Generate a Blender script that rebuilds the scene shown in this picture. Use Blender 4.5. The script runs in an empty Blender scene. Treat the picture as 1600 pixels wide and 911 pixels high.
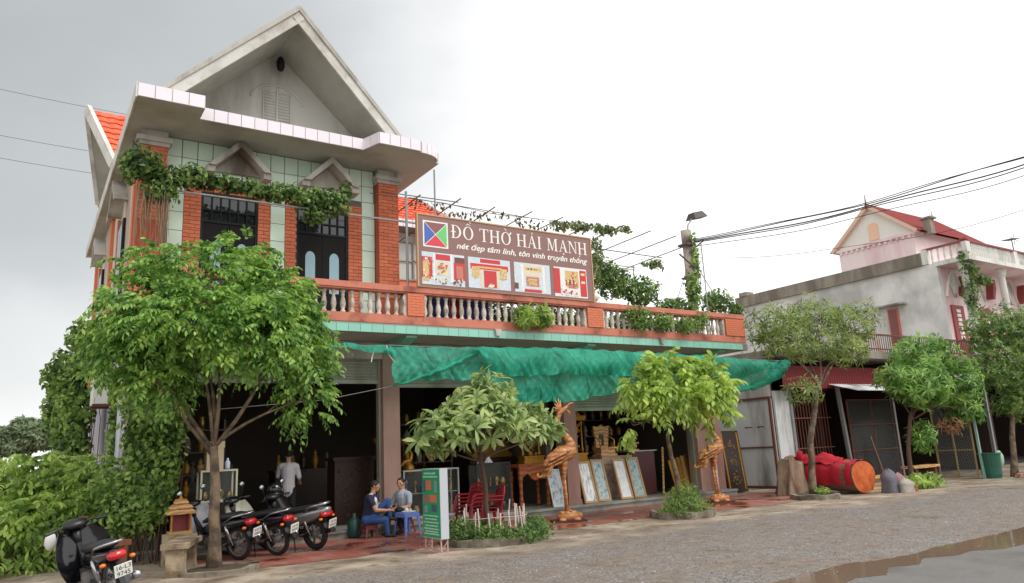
import bpy, bmesh, math, random
import numpy as np
from mathutils import Vector, Matrix
random.seed(7)
rng = np.random.default_rng(7)
R = math.radians
scene = bpy.context.scene
col = scene.collection

# ------------------------------------------------------------------ camera
def make_camera():
    yaw, pit, rol = 0.58799, 0.21173, -0.05004
    f = Vector((math.sin(yaw)*math.cos(pit), math.cos(yaw)*math.cos(pit), math.sin(pit)))
    r = Vector((math.cos(yaw), -math.sin(yaw), 0))
    u = r.cross(f)
    c, s = math.cos(rol), math.sin(rol)
    r2 = c*r + s*u
    u2 = -s*r + c*u
    cam = bpy.data.cameras.new('camera')
    cam.sensor_width = 36.0
    cam.lens = 1150.2/1600*36
    cam.clip_start = 0.1
    cam.clip_end = 3000
    o = bpy.data.objects.new('camera', cam)
    col.objects.link(o)
    m = Matrix.Identity(4)
    for i in range(3):
        m[i][0] = r2[i]; m[i][1] = u2[i]; m[i][2] = -f[i]
    m[0][3], m[1][3], m[2][3] = 0, 0, 1.65
    o.matrix_world = m
    scene.camera = o
make_camera()

# ------------------------------------------------------------------ world: overcast sky with bright broken cloud
SUN_AZ = R(150)      # direction the sun stands in, clockwise from +Y
SUN_EL = R(52)
def make_world():
    w = bpy.data.worlds.new('World'); scene.world = w; w.use_nodes = True
    nt = w.node_tree; N = nt.nodes; L = nt.links; N.clear()
    out = N.new('ShaderNodeOutputWorld')
    sky = N.new('ShaderNodeTexSky'); sky.sky_type = 'NISHITA'; sky.sun_disc = False
    sky.sun_elevation = SUN_EL; sky.sun_rotation = SUN_AZ
    sky.air_density = 1.5; sky.dust_density = 3.0
    b1 = N.new('ShaderNodeBackground'); b1.inputs[1].default_value = 0.12
    L.new(sky.outputs[0], b1.inputs[0])
    tc = N.new('ShaderNodeTexCoord')
    mp = N.new('ShaderNodeMapping'); mp.inputs['Scale'].default_value = (1, 1, 1.7)
    mp.inputs['Location'].default_value = (0.12, 0.30, 0.05)
    L.new(tc.outputs['Generated'], mp.inputs[0])
    n1 = N.new('ShaderNodeTexNoise'); n1.inputs['Scale'].default_value = 1.9; n1.inputs['Detail'].default_value = 5
    n1.inputs['Roughness'].default_value = 0.5
    L.new(mp.outputs[0], n1.inputs['Vector'])
    # one heavy grey cloud bank to the left of the house, bright even overcast elsewhere
    dot = N.new('ShaderNodeVectorMath'); dot.operation = 'DOT_PRODUCT'
    L.new(tc.outputs['Generated'], dot.inputs[0])
    az, el = R(-22), R(24)
    dot.inputs[1].default_value = (math.sin(az)*math.cos(el), math.cos(az)*math.cos(el), math.sin(el))
    ma = N.new('ShaderNodeMath'); ma.operation = 'MULTIPLY_ADD'
    L.new(n1.outputs['Fac'], ma.inputs[0]); ma.inputs[1].default_value = 0.55; L.new(dot.outputs['Value'], ma.inputs[2])
    rp = N.new('ShaderNodeValToRGB')
    e = rp.color_ramp.elements
    sh = N.new('ShaderNodeMath'); sh.operation = 'MULTIPLY_ADD'; L.new(ma.outputs[0], sh.inputs[0]); sh.inputs[1].default_value = 0.5; sh.inputs[2].default_value = 0.0
    e[0].position = 0.40; e[0].color = (1.0, 1.0, 0.985, 1)
    e[1].position = 0.66; e[1].color = (0.37, 0.39, 0.40, 1)
    m = e.new(0.48); m.color = (0.70, 0.71, 0.715, 1)
    m = e.new(0.56); m.color = (0.48, 0.50, 0.51, 1)
    # thinner, brighter air close to the horizon
    spz = N.new('ShaderNodeSeparateXYZ'); L.new(tc.outputs['Generated'], spz.inputs[0])
    hz = N.new('ShaderNodeMapRange'); hz.inputs[1].default_value = 0.0; hz.inputs[2].default_value = 0.26; hz.inputs[3].default_value = 0.14; hz.inputs[4].default_value = 0.0
    L.new(spz.outputs[2], hz.inputs[0])
    sub = N.new('ShaderNodeMath'); sub.operation = 'SUBTRACT'; L.new(sh.outputs[0], sub.inputs[0]); L.new(hz.outputs[0], sub.inputs[1])
    L.new(sub.outputs[0], rp.inputs[0])
    b2 = N.new('ShaderNodeBackground'); b2.inputs[1].default_value = 1.0
    L.new(rp.outputs[0], b2.inputs[0])
    mx = N.new('ShaderNodeMixShader'); mx.inputs[0].default_value = 0.96
    L.new(b1.outputs[0], mx.inputs[1]); L.new(b2.outputs[0], mx.inputs[2])
    L.new(mx.outputs[0], out.inputs[0])
make_world()
sun = bpy.data.lights.new('sun', 'SUN'); sun.energy = 1.4; sun.angle = R(25); sun.color = (1, 0.965, 0.91)
so = bpy.data.objects.new('sun', sun); col.objects.link(so)
d = Vector((math.sin(SUN_AZ)*math.cos(SUN_EL), math.cos(SUN_AZ)*math.cos(SUN_EL), math.sin(SUN_EL)))
so.rotation_euler = d.to_track_quat('Z', 'Y').to_euler()
so.location = (20, -10, 40)
scene.view_settings.view_transform = 'Standard'
scene.view_settings.look = 'None'
scene.view_settings.gamma = 1
scene.view_settings.exposure = 0.42
scene.view_settings.use_curve_mapping = False
scene.render.engine = 'CYCLES'
scene.cycles.max_bounces = 8
scene.cycles.transparent_max_bounces = 12

# ------------------------------------------------------------------ materials
def lin(r, g, b, k=1.0):
    def f(c):
        c /= 255.0
        return c/12.92 if c <= 0.04045 else ((c+0.055)/1.055)**2.4
    return (f(r)*k, f(g)*k, f(b)*k, 1)
MC = {}
def base_mat(name):
    m = bpy.data.materials.new(name); m.use_nodes = True
    nt = m.node_tree
    return m, nt, nt.nodes, nt.links, nt.nodes['Principled BSDF']
def scale_c(c, k): return (min(c[0]*k, 1), min(c[1]*k, 1), min(c[2]*k, 1), 1)
def M(name, c=(.5,.5,.5,1), rough=.6, var=.12, scale=6, bump=.0, bscale=60, metal=0, dirt=None, damt=0.0, dscale=1.2, streak=False,
      rnd=0.0, spec=.5, coat=0, emit=None):
    """general weathered surface: base colour, fine tone variation, optional dirt / streaks and relief"""
    if name in MC: return MC[name]
    m, nt, N, L, P = base_mat(name)
    P.inputs['Roughness'].default_value = rough; P.inputs['Metallic'].default_value = metal
    P.inputs['Specular IOR Level'].default_value = spec
    if coat: P.inputs['Coat Weight'].default_value = coat; P.inputs['Coat Roughness'].default_value = .1
    g = N.new('ShaderNodeNewGeometry')
    n = N.new('ShaderNodeTexNoise'); n.inputs['Scale'].default_value = scale; n.inputs['Detail'].default_value = 4
    L.new(g.outputs['Position'], n.inputs['Vector'])
    mx = N.new('ShaderNodeMix'); mx.data_type = 'RGBA'
    mx.inputs[6].default_value = scale_c(c, 1-var); mx.inputs[7].default_value = scale_c(c, 1+var)
    L.new(n.outputs['Fac'], mx.inputs[0])
    out = mx.outputs[2]
    if rnd:
        oi = N.new('ShaderNodeObjectInfo')
        hs = N.new('ShaderNodeHueSaturation')
        mr = N.new('ShaderNodeMapRange'); mr.inputs[3].default_value = 1-rnd; mr.inputs[4].default_value = 1+rnd
        L.new(oi.outputs['Random'], mr.inputs[0]); L.new(mr.outputs[0], hs.inputs['Value']); L.new(out, hs.inputs['Color'])
        out = hs.outputs[0]
    if dirt is not None:
        mp = N.new('ShaderNodeMapping'); mp.inputs['Scale'].default_value = (dscale, dscale, dscale*(.22 if streak else 1))
        L.new(g.outputs['Position'], mp.inputs[0])
        n2 = N.new('ShaderNodeTexNoise'); n2.inputs['Scale'].default_value = 1.0; n2.inputs['Detail'].default_value = 7
        n2.inputs['Roughness'].default_value = .62
        L.new(mp.outputs[0], n2.inputs['Vector'])
        rp = N.new('ShaderNodeValToRGB')
        rp.color_ramp.elements[0].position = max(0, .62-damt*.5); rp.color_ramp.elements[1].position = max(.05, .78-damt*.4)
        L.new(n2.outputs['Fac'], rp.inputs[0])
        m2 = N.new('ShaderNodeMix'); m2.data_type = 'RGBA'
        L.new(rp.outputs[0], m2.inputs[0]); L.new(out, m2.inputs[6]); m2.inputs[7].default_value = dirt
        out = m2.outputs[2]
    L.new(out, P.inputs['Base Color'])
    if bump:
        nb = N.new('ShaderNodeTexNoise'); nb.inputs['Scale'].default_value = bscale; nb.inputs['Detail'].default_value = 3
        L.new(g.outputs['Position'], nb.inputs['Vector'])
        bp = N.new('ShaderNodeBump'); bp.inputs['Strength'].default_value = bump; bp.inputs['Distance'].default_value = .02
        L.new(nb.outputs['Fac'], bp.inputs['Height']); L.new(bp.outputs[0], P.inputs['Normal'])
    if emit:
        P.inputs['Emission Color'].default_value = emit[0]; P.inputs['Emission Strength'].default_value = emit[1]
    MC[name] = m
    return m
def leafmat(name, cols, trans=.35, rough=.45):
    """leaves: tone varies from leaf to leaf, light passes through"""
    if name in MC: return MC[name]
    m, nt, N, L, P = base_mat(name)
    g = N.new('ShaderNodeNewGeometry')
    rp = N.new('ShaderNodeValToRGB'); el = rp.color_ramp.elements
    k = len(cols)
    el[0].position = 0; el[0].color = cols[0]; el[1].position = 1; el[1].color = cols[-1]
    for i in range(1, k-1):
        e = el.new(i/(k-1)); e.color = cols[i]
    n = N.new('ShaderNodeTexNoise'); n.inputs['Scale'].default_value = 2.2; n.inputs['Detail'].default_value = 2
    L.new(g.outputs['Position'], n.inputs['Vector'])
    md = N.new('ShaderNodeMath'); md.operation = 'MULTIPLY_ADD'; md.inputs[1].default_value = 1.6; md.inputs[2].default_value = -.8
    L.new(n.outputs['Fac'], md.inputs[0])
    ad = N.new('ShaderNodeMath'); ad.operation = 'MULTIPLY_ADD'; ad.inputs[1].default_value = .75; ad.use_clamp = True
    L.new(g.outputs['Random Per Island'], ad.inputs[0]); 
    a2 = N.new('ShaderNodeMath'); a2.operation = 'ADD'; a2.inputs[1].default_value = .125
    L.new(md.outputs[0], a2.inputs[0]); L.new(a2.outputs[0], ad.inputs[2])
    L.new(ad.outputs[0], rp.inputs[0])
    ds = N.new('ShaderNodeHueSaturation'); ds.inputs['Saturation'].default_value = .84; L.new(rp.outputs[0], ds.inputs['Color'])
    L.new(ds.outputs[0], P.inputs['Base Color']); P.inputs['Roughness'].default_value = rough
    P.inputs['Specular IOR Level'].default_value = .35
    tr = N.new('ShaderNodeBsdfTranslucent')
    hs = N.new('ShaderNodeHueSaturation'); hs.inputs['Saturation'].default_value = 1.0; hs.inputs['Value'].default_value = 1.5
    L.new(ds.outputs[0], hs.inputs['Color']); L.new(hs.outputs[0], tr.inputs['Color'])
    ms = N.new('ShaderNodeMixShader'); ms.inputs[0].default_value = trans
    L.new(P.outputs[0], ms.inputs[1]); L.new(tr.outputs[0], ms.inputs[2])
    L.new(ms.outputs[0], N['Material Output'].inputs[0])
    MC[name] = m
    return m
def glassmat(name, c=(.9,.95,.95,1), t=.75, rough=.03):
    if name in MC: return MC[name]
    m, nt, N, L, P = base_mat(name)
    P.inputs['Base Color'].default_value = c; P.inputs['Roughness'].default_value = rough
    P.inputs['Metallic'].default_value = 0; P.inputs['Specular IOR Level'].default_value = .6
    tr = N.new('ShaderNodeBsdfTransparent'); ms = N.new('ShaderNodeMixShader'); ms.inputs[0].default_value = t
    L.new(P.outputs[0], ms.inputs[1]); L.new(tr.outputs[0], ms.inputs[2]); L.new(ms.outputs[0], N['Material Output'].inputs[0])
    MC[name] = m
    return m

# ------------------------------------------------------------------ mesh builder
class MB:
    def __init__(s): s.v = []; s.f = []; s.m = []; s.cur = 0
    def add(s, vs, fs):
        o = len(s.v); s.v.extend([tuple(p) for p in vs])
        for f in fs: s.f.append(tuple(i+o for i in f)); s.m.append(s.cur)
        return s
    def box(s, x0, x1, y0, y1, z0, z1):
        return s.add([(x0,y0,z0),(x1,y0,z0),(x1,y1,z0),(x0,y1,z0),(x0,y0,z1),(x1,y0,z1),(x1,y1,z1),(x0,y1,z1)],
              [(0,3,2,1),(4,5,6,7),(0,1,5,4),(1,2,6,5),(2,3,7,6),(3,0,4,7)])
    def bar(s, a, b, w, h=None, up=(0,0,1)):
        """box-section bar from a to b"""
        h = h or w; a = Vector(a); b = Vector(b); d = (b-a).normalized(); u = Vector(up)
        if abs(d.dot(u)) > .98: u = Vector((0,1,0))
        r = d.cross(u).normalized()*(w/2); u = r.cross(d).normalized()*(h/2)
        vs = [a-r-u, a+r-u, a+r+u, a-r+u, b-r-u, b+r-u, b+r+u, b-r+u]
        return s.add(vs, [(0,1,2,3),(7,6,5,4),(0,4,5,1),(1,5,6,2),(2,6,7,3),(3,7,4,0)])
    def prism(s, pts, ax, a, b):
        """2-D polygon extruded along an axis from a to b"""
        n = len(pts)
        def P(p, t):
            return (t,p[0],p[1]) if ax == 'x' else (p[0],t,p[1]) if ax == 'y' else (p[0],p[1],t)
        vs = [P(p,a) for p in pts]+[P(p,b) for p in pts]
        fs = [tuple(range(n))[::-1], tuple(range(n,2*n))]+[(i,(i+1)%n,n+(i+1)%n,n+i) for i in range(n)]
        return s.add(vs, fs)
    def tube(s, pts, r, n=8, cap=True, flat=1.0):
        pts = [Vector(p) for p in pts]; k = len(pts)
        rs = r if isinstance(r, (list, tuple)) else [r]*k
        vs = []; prev = None
        for i, p in enumerate(pts):
            d = (pts[min(i+1,k-1)]-pts[max(i-1,0)])
            if d.length < 1e-9: d = Vector((0,0,1))
            d.normalize()
            if prev is None:
                u = Vector((0,0,1)) if abs(d.z) < .9 else Vector((0,1,0))
            else: u = prev
            a = (u - d*u.dot(d))
            if a.length < 1e-6: a = Vector((1,0,0)) - d*d.x
            a.normalize(); b = d.cross(a); prev = a
            for j in range(n):
                t = 2*math.pi*j/n
                vs.append(p + (a*math.cos(t)*flat + b*math.sin(t))*rs[i])
        fs = [(i*n+j, i*n+(j+1)%n, (i+1)*n+(j+1)%n, (i+1)*n+j) for i in range(k-1) for j in range(n)]
        if cap: fs += [tuple(range(n))[::-1], tuple(range((k-1)*n, k*n))]
        return s.add(vs, fs)
    def lathe(s, prof, n=12, o=(0,0,0), mat=None):
        vs = []; k = len(prof)
        for r, z in prof:
            for j in range(n):
                t = 2*math.pi*j/n
                p = Vector((r*math.cos(t), r*math.sin(t), z))
                if mat is not None: p = mat @ p
                vs.append((p.x+o[0], p.y+o[1], p.z+o[2]))
        fs = [(i*n+j, i*n+(j+1)%n, (i+1)*n+(j+1)%n, (i+1)*n+j) for i in range(k-1) for j in range(n)]
        fs += [tuple(range(n))[::-1], tuple(range((k-1)*n, k*n))]
        return s.add(vs, fs)
    def ell(s, c, r, nu=12, nv=8, mat=None):
        vs = []; c = Vector(c)
        for i in range(nv+1):
            a = math.pi*i/nv
            for j in range(nu):
                t = 2*math.pi*j/nu
                p = Vector((r[0]*math.sin(a)*math.cos(t), r[1]*math.sin(a)*math.sin(t), r[2]*math.cos(a)))
                if mat is not None: p = mat @ p
                vs.append(c+p)
        fs = [(i*nu+j, (i+1)*nu+j, (i+1)*nu+(j+1)%nu, i*nu+(j+1)%nu) for i in range(nv) for j in range(nu)]
        return s.add(vs, fs)
    def grid(s, rows, thick=None):
        k = len(rows); n = len(rows[0]); vs = [p for r in rows for p in r]
        return s.add(vs, [(i*n+j, i*n+j+1, (i+1)*n+j+1, (i+1)*n+j) for i in range(k-1) for j in range(n-1)])
    def torus(s, c, R0, r, n=24, k=8, mat=None, sx=1.0):
        vs = []
        for i in range(n):
            a = 2*math.pi*i/n
            for j in range(k):
                b = 2*math.pi*j/k
                p = Vector(((R0+r*math.cos(b))*math.cos(a), r*sx*math.sin(b), (R0+r*math.cos(b))*math.sin(a)))
                if mat is not None: p = mat @ p
                vs.append(Vector(c)+p)
        return s.add(vs, [(i*k+j, ((i+1)%n)*k+j, ((i+1)%n)*k+(j+1)%k, i*k+(j+1)%k) for i in range(n) for j in range(k)])
    def xform(s, mat, start=0):
        for i in range(start, len(s.v)):
            p = mat @ Vector(s.v[i]); s.v[i] = (p.x, p.y, p.z)
        return s
    def mesh(s, name, mats, smooth=False):
        me = bpy.data.meshes.new(name)
        me.from_pydata([tuple(p) for p in s.v], [], s.f)
        for mt in (mats if isinstance(mats, (list, tuple)) else [mats]): me.materials.append(mt)
        if any(s.m): me.polygons.foreach_set('material_index', s.m)
        if smooth: me.polygons.foreach_set('use_smooth', [True]*len(s.f))
        bm = bmesh.new(); bm.from_mesh(me); bmesh.ops.recalc_face_normals(bm, faces=bm.faces); bm.to_mesh(me); bm.free()
        me.update()
        return me
    def build(s, name, mats, parent=None, smooth=False, angle=None):
        me = s.mesh(name, mats, smooth)
        o = link(name, me, parent)
        return o
def link(name, me, parent=None):
    o = bpy.data.objects.new(name, me); col.objects.link(o)
    if parent is not None:
        o.parent = parent
        o.matrix_parent_inverse = Matrix.Identity(4)
    return o
def at_parent(o, parent):
    """parent keeps the child's world coordinates when the parent stands at an offset without rotation"""
    o.parent = parent; o.location = o.location - parent.location
def tag(o, label=None, cat=None, group=None, kind=None):
    if label: o['label'] = label
    if cat: o['category'] = cat
    if group: o['group'] = group
    if kind: o['kind'] = kind
    return o
def thing(name, label, cat, loc=(0,0,0), rz=0, group=None):
    o = bpy.data.objects.new(name, None); col.objects.link(o)
    o.location = loc; o.rotation_euler = (0,0,rz); o.empty_display_size = .2
    return tag(o, label, cat, group)
def piece(name, me, parent, loc=(0,0,0), rot=(0,0,0), sc=(1,1,1)):
    o = bpy.data.objects.new(name, me); col.objects.link(o)
    o.parent = parent; o.location = loc; o.rotation_euler = rot; o.scale = sc
    return o
def copy_tree(o, parent=None):
    c = o.copy(); col.objects.link(c); c.parent = parent
    for ch in list(o.children): copy_tree(ch, c)
    return c
def np_mesh(name, V, F, mats, smooth=False):
    """big mesh from numpy arrays; F is (n,3) or (n,4)"""
    me = bpy.data.meshes.new(name)
    V = np.asarray(V, dtype=np.float32); F = np.asarray(F, dtype=np.int32)
    k = F.shape[1]
    me.vertices.add(len(V)); me.vertices.foreach_set('co', V.ravel())
    me.loops.add(F.size); me.loops.foreach_set('vertex_index', F.ravel())
    me.polygons.add(len(F)); me.polygons.foreach_set('loop_start', np.arange(0, F.size, k, dtype=np.int32))
    if smooth: me.polygons.foreach_set('use_smooth', np.ones(len(F), dtype=bool))
    for mt in (mats if isinstance(mats, (list, tuple)) else [mats]): me.materials.append(mt)
    me.update(calc_edges=True); me.validate()
    return me
def srnd(a, b): return random.uniform(a, b)
# ================================================================== SETTING
def ground_material():
    m, nt, N, L, P = base_mat('ground_gravel')
    g = N.new('ShaderNodeNewGeometry')
    sep = N.new('ShaderNodeSeparateXYZ'); L.new(g.outputs['Position'], sep.inputs[0])
    def noise(sc, det=5, rough=.55):
        n = N.new('ShaderNodeTexNoise'); n.inputs['Scale'].default_value = sc; n.inputs['Detail'].default_value = det
        n.inputs['Roughness'].default_value = rough; L.new(g.outputs['Position'], n.inputs['Vector']); return n
    def ramp(src, a, b, ca=(0,0,0,1), cb=(1,1,1,1)):
        r = N.new('ShaderNodeValToRGB'); r.color_ramp.elements[0].position = a; r.color_ramp.elements[1].position = b
        r.color_ramp.elements[0].color = ca; r.color_ramp.elements[1].color = cb; L.new(src, r.inputs[0]); return r
    def mix(f, a, b):
        x = N.new('ShaderNodeMix'); x.data_type = 'RGBA'
        L.new(f, x.inputs[0])
        for s, i in ((a,6),(b,7)):
            if isinstance(s, tuple): x.inputs[i].default_value = s
            else: L.new(s, x.inputs[i])
        return x.outputs[2]
    # crushed-stone verge: voronoi chips of several tones over brown earth
    v = N.new('ShaderNodeTexVoronoi'); v.inputs['Scale'].default_value = 42; L.new(g.outputs['Position'], v.inputs['Vector'])
    chips = ramp(v.outputs['Color'], .1, .9, lin(78,73,71), lin(152,145,141))
    earth = ramp(noise(5).outputs['Fac'], .35, .7, lin(102,90,80), lin(140,125,111))
    gm = ramp(noise(1.0, 7, .7).outputs['Fac'], .38, .60)
    grav = mix(gm.outputs[0], earth.outputs[0], chips.outputs[0])
    # dirty cement apron
    c1 = ramp(noise(1.1, 7, .62).outputs['Fac'], .32, .7, lin(104,88,75), lin(188,173,155))
    stain = ramp(noise(2.6, 6, .6).outputs['Fac'], .52, .72)
    conc = mix(stain.outputs[0], c1.outputs[0], lin(98,78,63))
    # boundary between both runs along the street, broken up by noise
    ma = N.new('ShaderNodeMath'); ma.operation = 'MULTIPLY_ADD'; L.new(noise(.9, 6).outputs['Fac'], ma.inputs[0]); ma.inputs[1].default_value = 2.6; L.new(sep.outputs[1], ma.inputs[2])
    ma2 = N.new('ShaderNodeMath'); ma2.operation = 'MULTIPLY_ADD'; L.new(sep.outputs[0], ma2.inputs[0]); ma2.inputs[1].default_value = .03; L.new(ma.outputs[0], ma2.inputs[2])
    mr = N.new('ShaderNodeMapRange'); mr.inputs[1].default_value = 11.9; mr.inputs[2].default_value = 13.0; L.new(ma2.outputs[0], mr.inputs[0])
    # beyond the trees on the right the verge is gravel again
    out = mix(mr.outputs[0], grav, conc)
    L.new(out, P.inputs['Base Color'])
    wet = ramp(noise(.8, 5).outputs['Fac'], .5, .72, (.85,.85,.85,1), (.22,.22,.22,1)); L.new(wet.outputs[0], P.inputs['Roughness'])
    P.inputs['Specular IOR Level'].default_value = .4
    b = N.new('ShaderNodeBump'); b.inputs['Strength'].default_value = .35; b.inputs['Distance'].default_value = .015
    L.new(v.outputs['Distance'], b.inputs['Height'])
    b2 = N.new('ShaderNodeBump'); b2.inputs['Strength'].default_value = .25; b2.inputs['Distance'].default_value = .03
    L.new(noise(9, 6).outputs['Fac'], b2.inputs['Height']); L.new(b.outputs[0], b2.inputs['Normal']); L.new(b2.outputs[0], P.inputs['Normal'])
    return m
def paving_material():
    """red cement paving, worn and partly wet"""
    m, nt, N, L, P = base_mat('red_paving')
    g = N.new('ShaderNodeNewGeometry')
    def noise(sc, det=5, rough=.55):
        n = N.new('ShaderNodeTexNoise'); n.inputs['Scale'].default_value = sc; n.inputs['Detail'].default_value = det
        n.inputs['Roughness'].default_value = rough; L.new(g.outputs['Position'], n.inputs['Vector']); return n
    br = N.new('ShaderNodeTexBrick'); br.inputs['Scale'].default_value = 1; br.inputs['Brick Width'].default_value = .3; br.inputs['Row Height'].default_value = .3
    br.offset = 0.0; br.inputs['Mortar Size'].default_value = .008
    br.inputs['Color1'].default_value = lin(160,88,74); br.inputs['Color2'].default_value = lin(142,80,68); br.inputs['Mortar'].default_value = lin(96,72,62)
    L.new(g.outputs['Position'], br.inputs['Vector'])
    n1 = noise(1.3, 7, .62)
    r1 = N.new('ShaderNodeValToRGB'); r1.color_ramp.elements[0].position = .46; r1.color_ramp.elements[1].position = .62; L.new(n1.outputs['Fac'], r1.inputs[0])
    mx = N.new('ShaderNodeMix'); mx.data_type = 'RGBA'; L.new(r1.outputs[0], mx.inputs[0]); L.new(br.outputs['Color'], mx.inputs[6]); mx.inputs[7].default_value = lin(152,118,104)
    n2 = noise(.75, 6, .6)
    r2 = N.new('ShaderNodeValToRGB'); r2.color_ramp.elements[0].position = .53; r2.color_ramp.elements[1].position = .58; L.new(n2.outputs['Fac'], r2.inputs[0])
    m2 = N.new('ShaderNodeMix'); m2.data_type = 'RGBA'; m2.blend_type = 'MULTIPLY'; L.new(r2.outputs[0], m2.inputs[0]); L.new(mx.outputs[2], m2.inputs[6]); m2.inputs[7].default_value = (.62,.36,.32,1)
    L.new(m2.outputs[2], P.inputs['Base Color'])
    r3 = N.new('ShaderNodeValToRGB'); r3.color_ramp.elements[0].color = (.7,.7,.7,1); r3.color_ramp.elements[1].color = (.09,.09,.09,1)
    r3.color_ramp.elements[0].position = .50; r3.color_ramp.elements[1].position = .57; L.new(n2.outputs['Fac'], r3.inputs[0]); L.new(r3.outputs[0], P.inputs['Roughness'])
    b = N.new('ShaderNodeBump'); b.inputs['Strength'].default_value = .12; b.inputs['Distance'].default_value = .01
    L.new(noise(20).outputs['Fac'], b.inputs['Height']); L.new(b.outputs[0], P.inputs['Normal'])
    return m
def wobble_poly(pts, amp, step, seed):
    r = random.Random(seed); out = []
    n = len(pts)
    for i in range(n):
        a, b = Vector(pts[i]), Vector(pts[(i+1)%n]); k = max(1, int((b-a).length/step))
        for j in range(k):
            p = a.lerp(b, j/k); out.append((p.x+r.uniform(-amp,amp), p.y+r.uniform(-amp,amp)))
    return out
def sheet(name, pts, z, mat):
    me = bpy.data.meshes.new(name); me.from_pydata([(x,y,z) for x,y in pts], [], [tuple(range(len(pts)))]); me.materials.append(mat)
    bm = bmesh.new(); bm.from_mesh(me); bmesh.ops.recalc_face_normals(bm, faces=bm.faces)
    for f in bm.faces:
        if f.normal.z < 0: f.normal_flip()
    bmesh.ops.triangulate(bm, faces=bm.faces); bm.to_mesh(me); bm.free()
    o = link(name, me); tag(o, kind='structure'); return o
gm = MB(); S = 900
gm.add([(-S,-S,0),(S,-S,0),(S,S,0),(-S,S,0)], [(0,1,2,3)])
tag(gm.build('ground', ground_material()), kind='structure')
sheet('forecourt_paving', wobble_poly([(2.2,12.8),(5.2,12.5),(8,12.9),(12,12.7),(17,12.4),(19.5,13.6),(20.3,15.0),(18.6,15.58),(2.2,15.58)], .10, .35, 3), .004, paving_material())
sheet('road', wobble_poly([(-300,5.6),(300,5.6),(300,-6),(-300,-6)], .0, 40, 4) , .004,
      M('asphalt', lin(116,113,111), rough=.85, var=.45, scale=70, bump=.6, bscale=110, dirt=lin(96,90,84), damt=.3, dscale=.8))
# muddy rain water standing along the edge of the asphalt
def puddle_material():
    m, nt, N, L, P = base_mat('muddy_water')
    P.inputs['Base Color'].default_value = lin(128,108,92); P.inputs['Roughness'].default_value = .05; P.inputs['IOR'].default_value = 1.33
    P.inputs['Specular IOR Level'].default_value = .55
    g = N.new('ShaderNodeNewGeometry'); n = N.new('ShaderNodeTexNoise'); n.inputs['Scale'].default_value = 6
    L.new(g.outputs['Position'], n.inputs['Vector']); b = N.new('ShaderNodeBump'); b.inputs['Strength'].default_value = .03; b.inputs['Distance'].default_value = .02
    L.new(n.outputs['Fac'], b.inputs['Height']); L.new(b.outputs[0], P.inputs['Normal'])
    return m
PUD = [(6.2,5.75),(7.4,5.95),(8.3,6.02),(9.0,6.10),(9.6,5.92),(10.3,5.88),(11.0,5.98),(11.9,5.96),(13.0,5.98),(14.2,6.05),(16,5.9),(18,5.8),
       (18,5.35),(15,5.2),(13,5.12),(12.0,5.2),(11.3,5.22),(10.9,5.46),(10.4,5.40),(10.0,5.60),(9.5,5.38),(9.1,5.56),(8.6,5.30),(8.2,5.44),(7.8,5.33),(7.2,5.5),(6.6,5.55)]
sheet('puddle', wobble_poly(PUD, .018, .10, 8), .006, puddle_material())

# loose stones of the verge, too many to count
def stones():
    n = 16000
    y = 5.2 + rng.random(n)**1.15*6.6
    x = 2.2 + (y-5)*.05 + rng.random(n)*np.clip(8+ (y-4)*2.0, 0, 24)
    keep = (rng.random(n) < np.clip((12.2 - y)*.6, .03, 1)) & ((y > 6.05+.12*np.sin(x*2.1)) | (rng.random(n) < .10))
    x, y = x[keep], y[keep]; n = len(x)
    s = .005 + rng.random(n)**3*.016
    base = np.array([(1,0,0),(-.5,.85,0),(-.55,-.8,0),(.1,.1,.8)], float)
    V = np.zeros((n,4,3)); a = rng.random(n)*6.28; ca, sa = np.cos(a), np.sin(a)
    jit = 1+rng.uniform(-.35,.35,(n,4,3)); B = base[None]*jit
    V[:,:,0] = x[:,None] + (B[:,:,0]*ca[:,None]-B[:,:,1]*sa[:,None])*s[:,None]
    V[:,:,1] = y[:,None] + (B[:,:,0]*sa[:,None]+B[:,:,1]*ca[:,None])*s[:,None]
    V[:,:,2] = .002 + B[:,:,2]*s[:,None]
    idx = np.arange(n)[:,None,None]*4
    F = (idx+np.array([(0,1,3),(1,2,3),(2,0,3)])[None]).reshape(-1,3)
    mt = leafmat('verge_stone', [lin(100,95,93), lin(122,115,112), lin(142,135,131), lin(170,163,158)], trans=.0, rough=.8)
    o = link('loose_gravel', np_mesh('loose_gravel', V.reshape(-1,3), F, mt))
    tag(o, 'small grey stones scattered over the gravel verge', 'gravel', kind='stuff')
stones()

# ================================================================== MAIN SHOP HOUSE
m_conc = M('grey_cement', lin(194,190,182), rough=.85, var=.12, scale=5, bump=.15, bscale=40, dirt=lin(116,108,98), damt=.35, dscale=.9, streak=True)
m_soffit = M('soffit_cement', lin(190,188,180), rough=.9, var=.15, scale=2, dirt=lin(164,160,150), damt=.25, dscale=.7)
m_gable = M('gable_plaster', lin(216,215,210), rough=.9, var=.06, scale=2, bump=.08, dirt=lin(160,156,150), damt=.3, dscale=.5, streak=True)
m_cream = M('cream_trim', lin(218,216,210), rough=.8, var=.08, scale=4, dirt=lin(178,172,162), damt=.3, dscale=1.4)
m_brick = M('orange_brick', lin(212,120,86), rough=.75, var=.18, scale=30, bump=.2, bscale=90, rnd=.12)
m_brickjoin = M('brick_bed', lin(180,94,68), rough=.9, var=.15, scale=20)
m_rail = M('red_cement_rail', lin(200,122,100), rough=.7, var=.14, scale=7, dirt=lin(138,76,60), damt=.28, dscale=1.5)
m_tilew = M('pinkish_white_tile', lin(240,232,240), rough=.12, var=.03, scale=2, rnd=.03)
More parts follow.
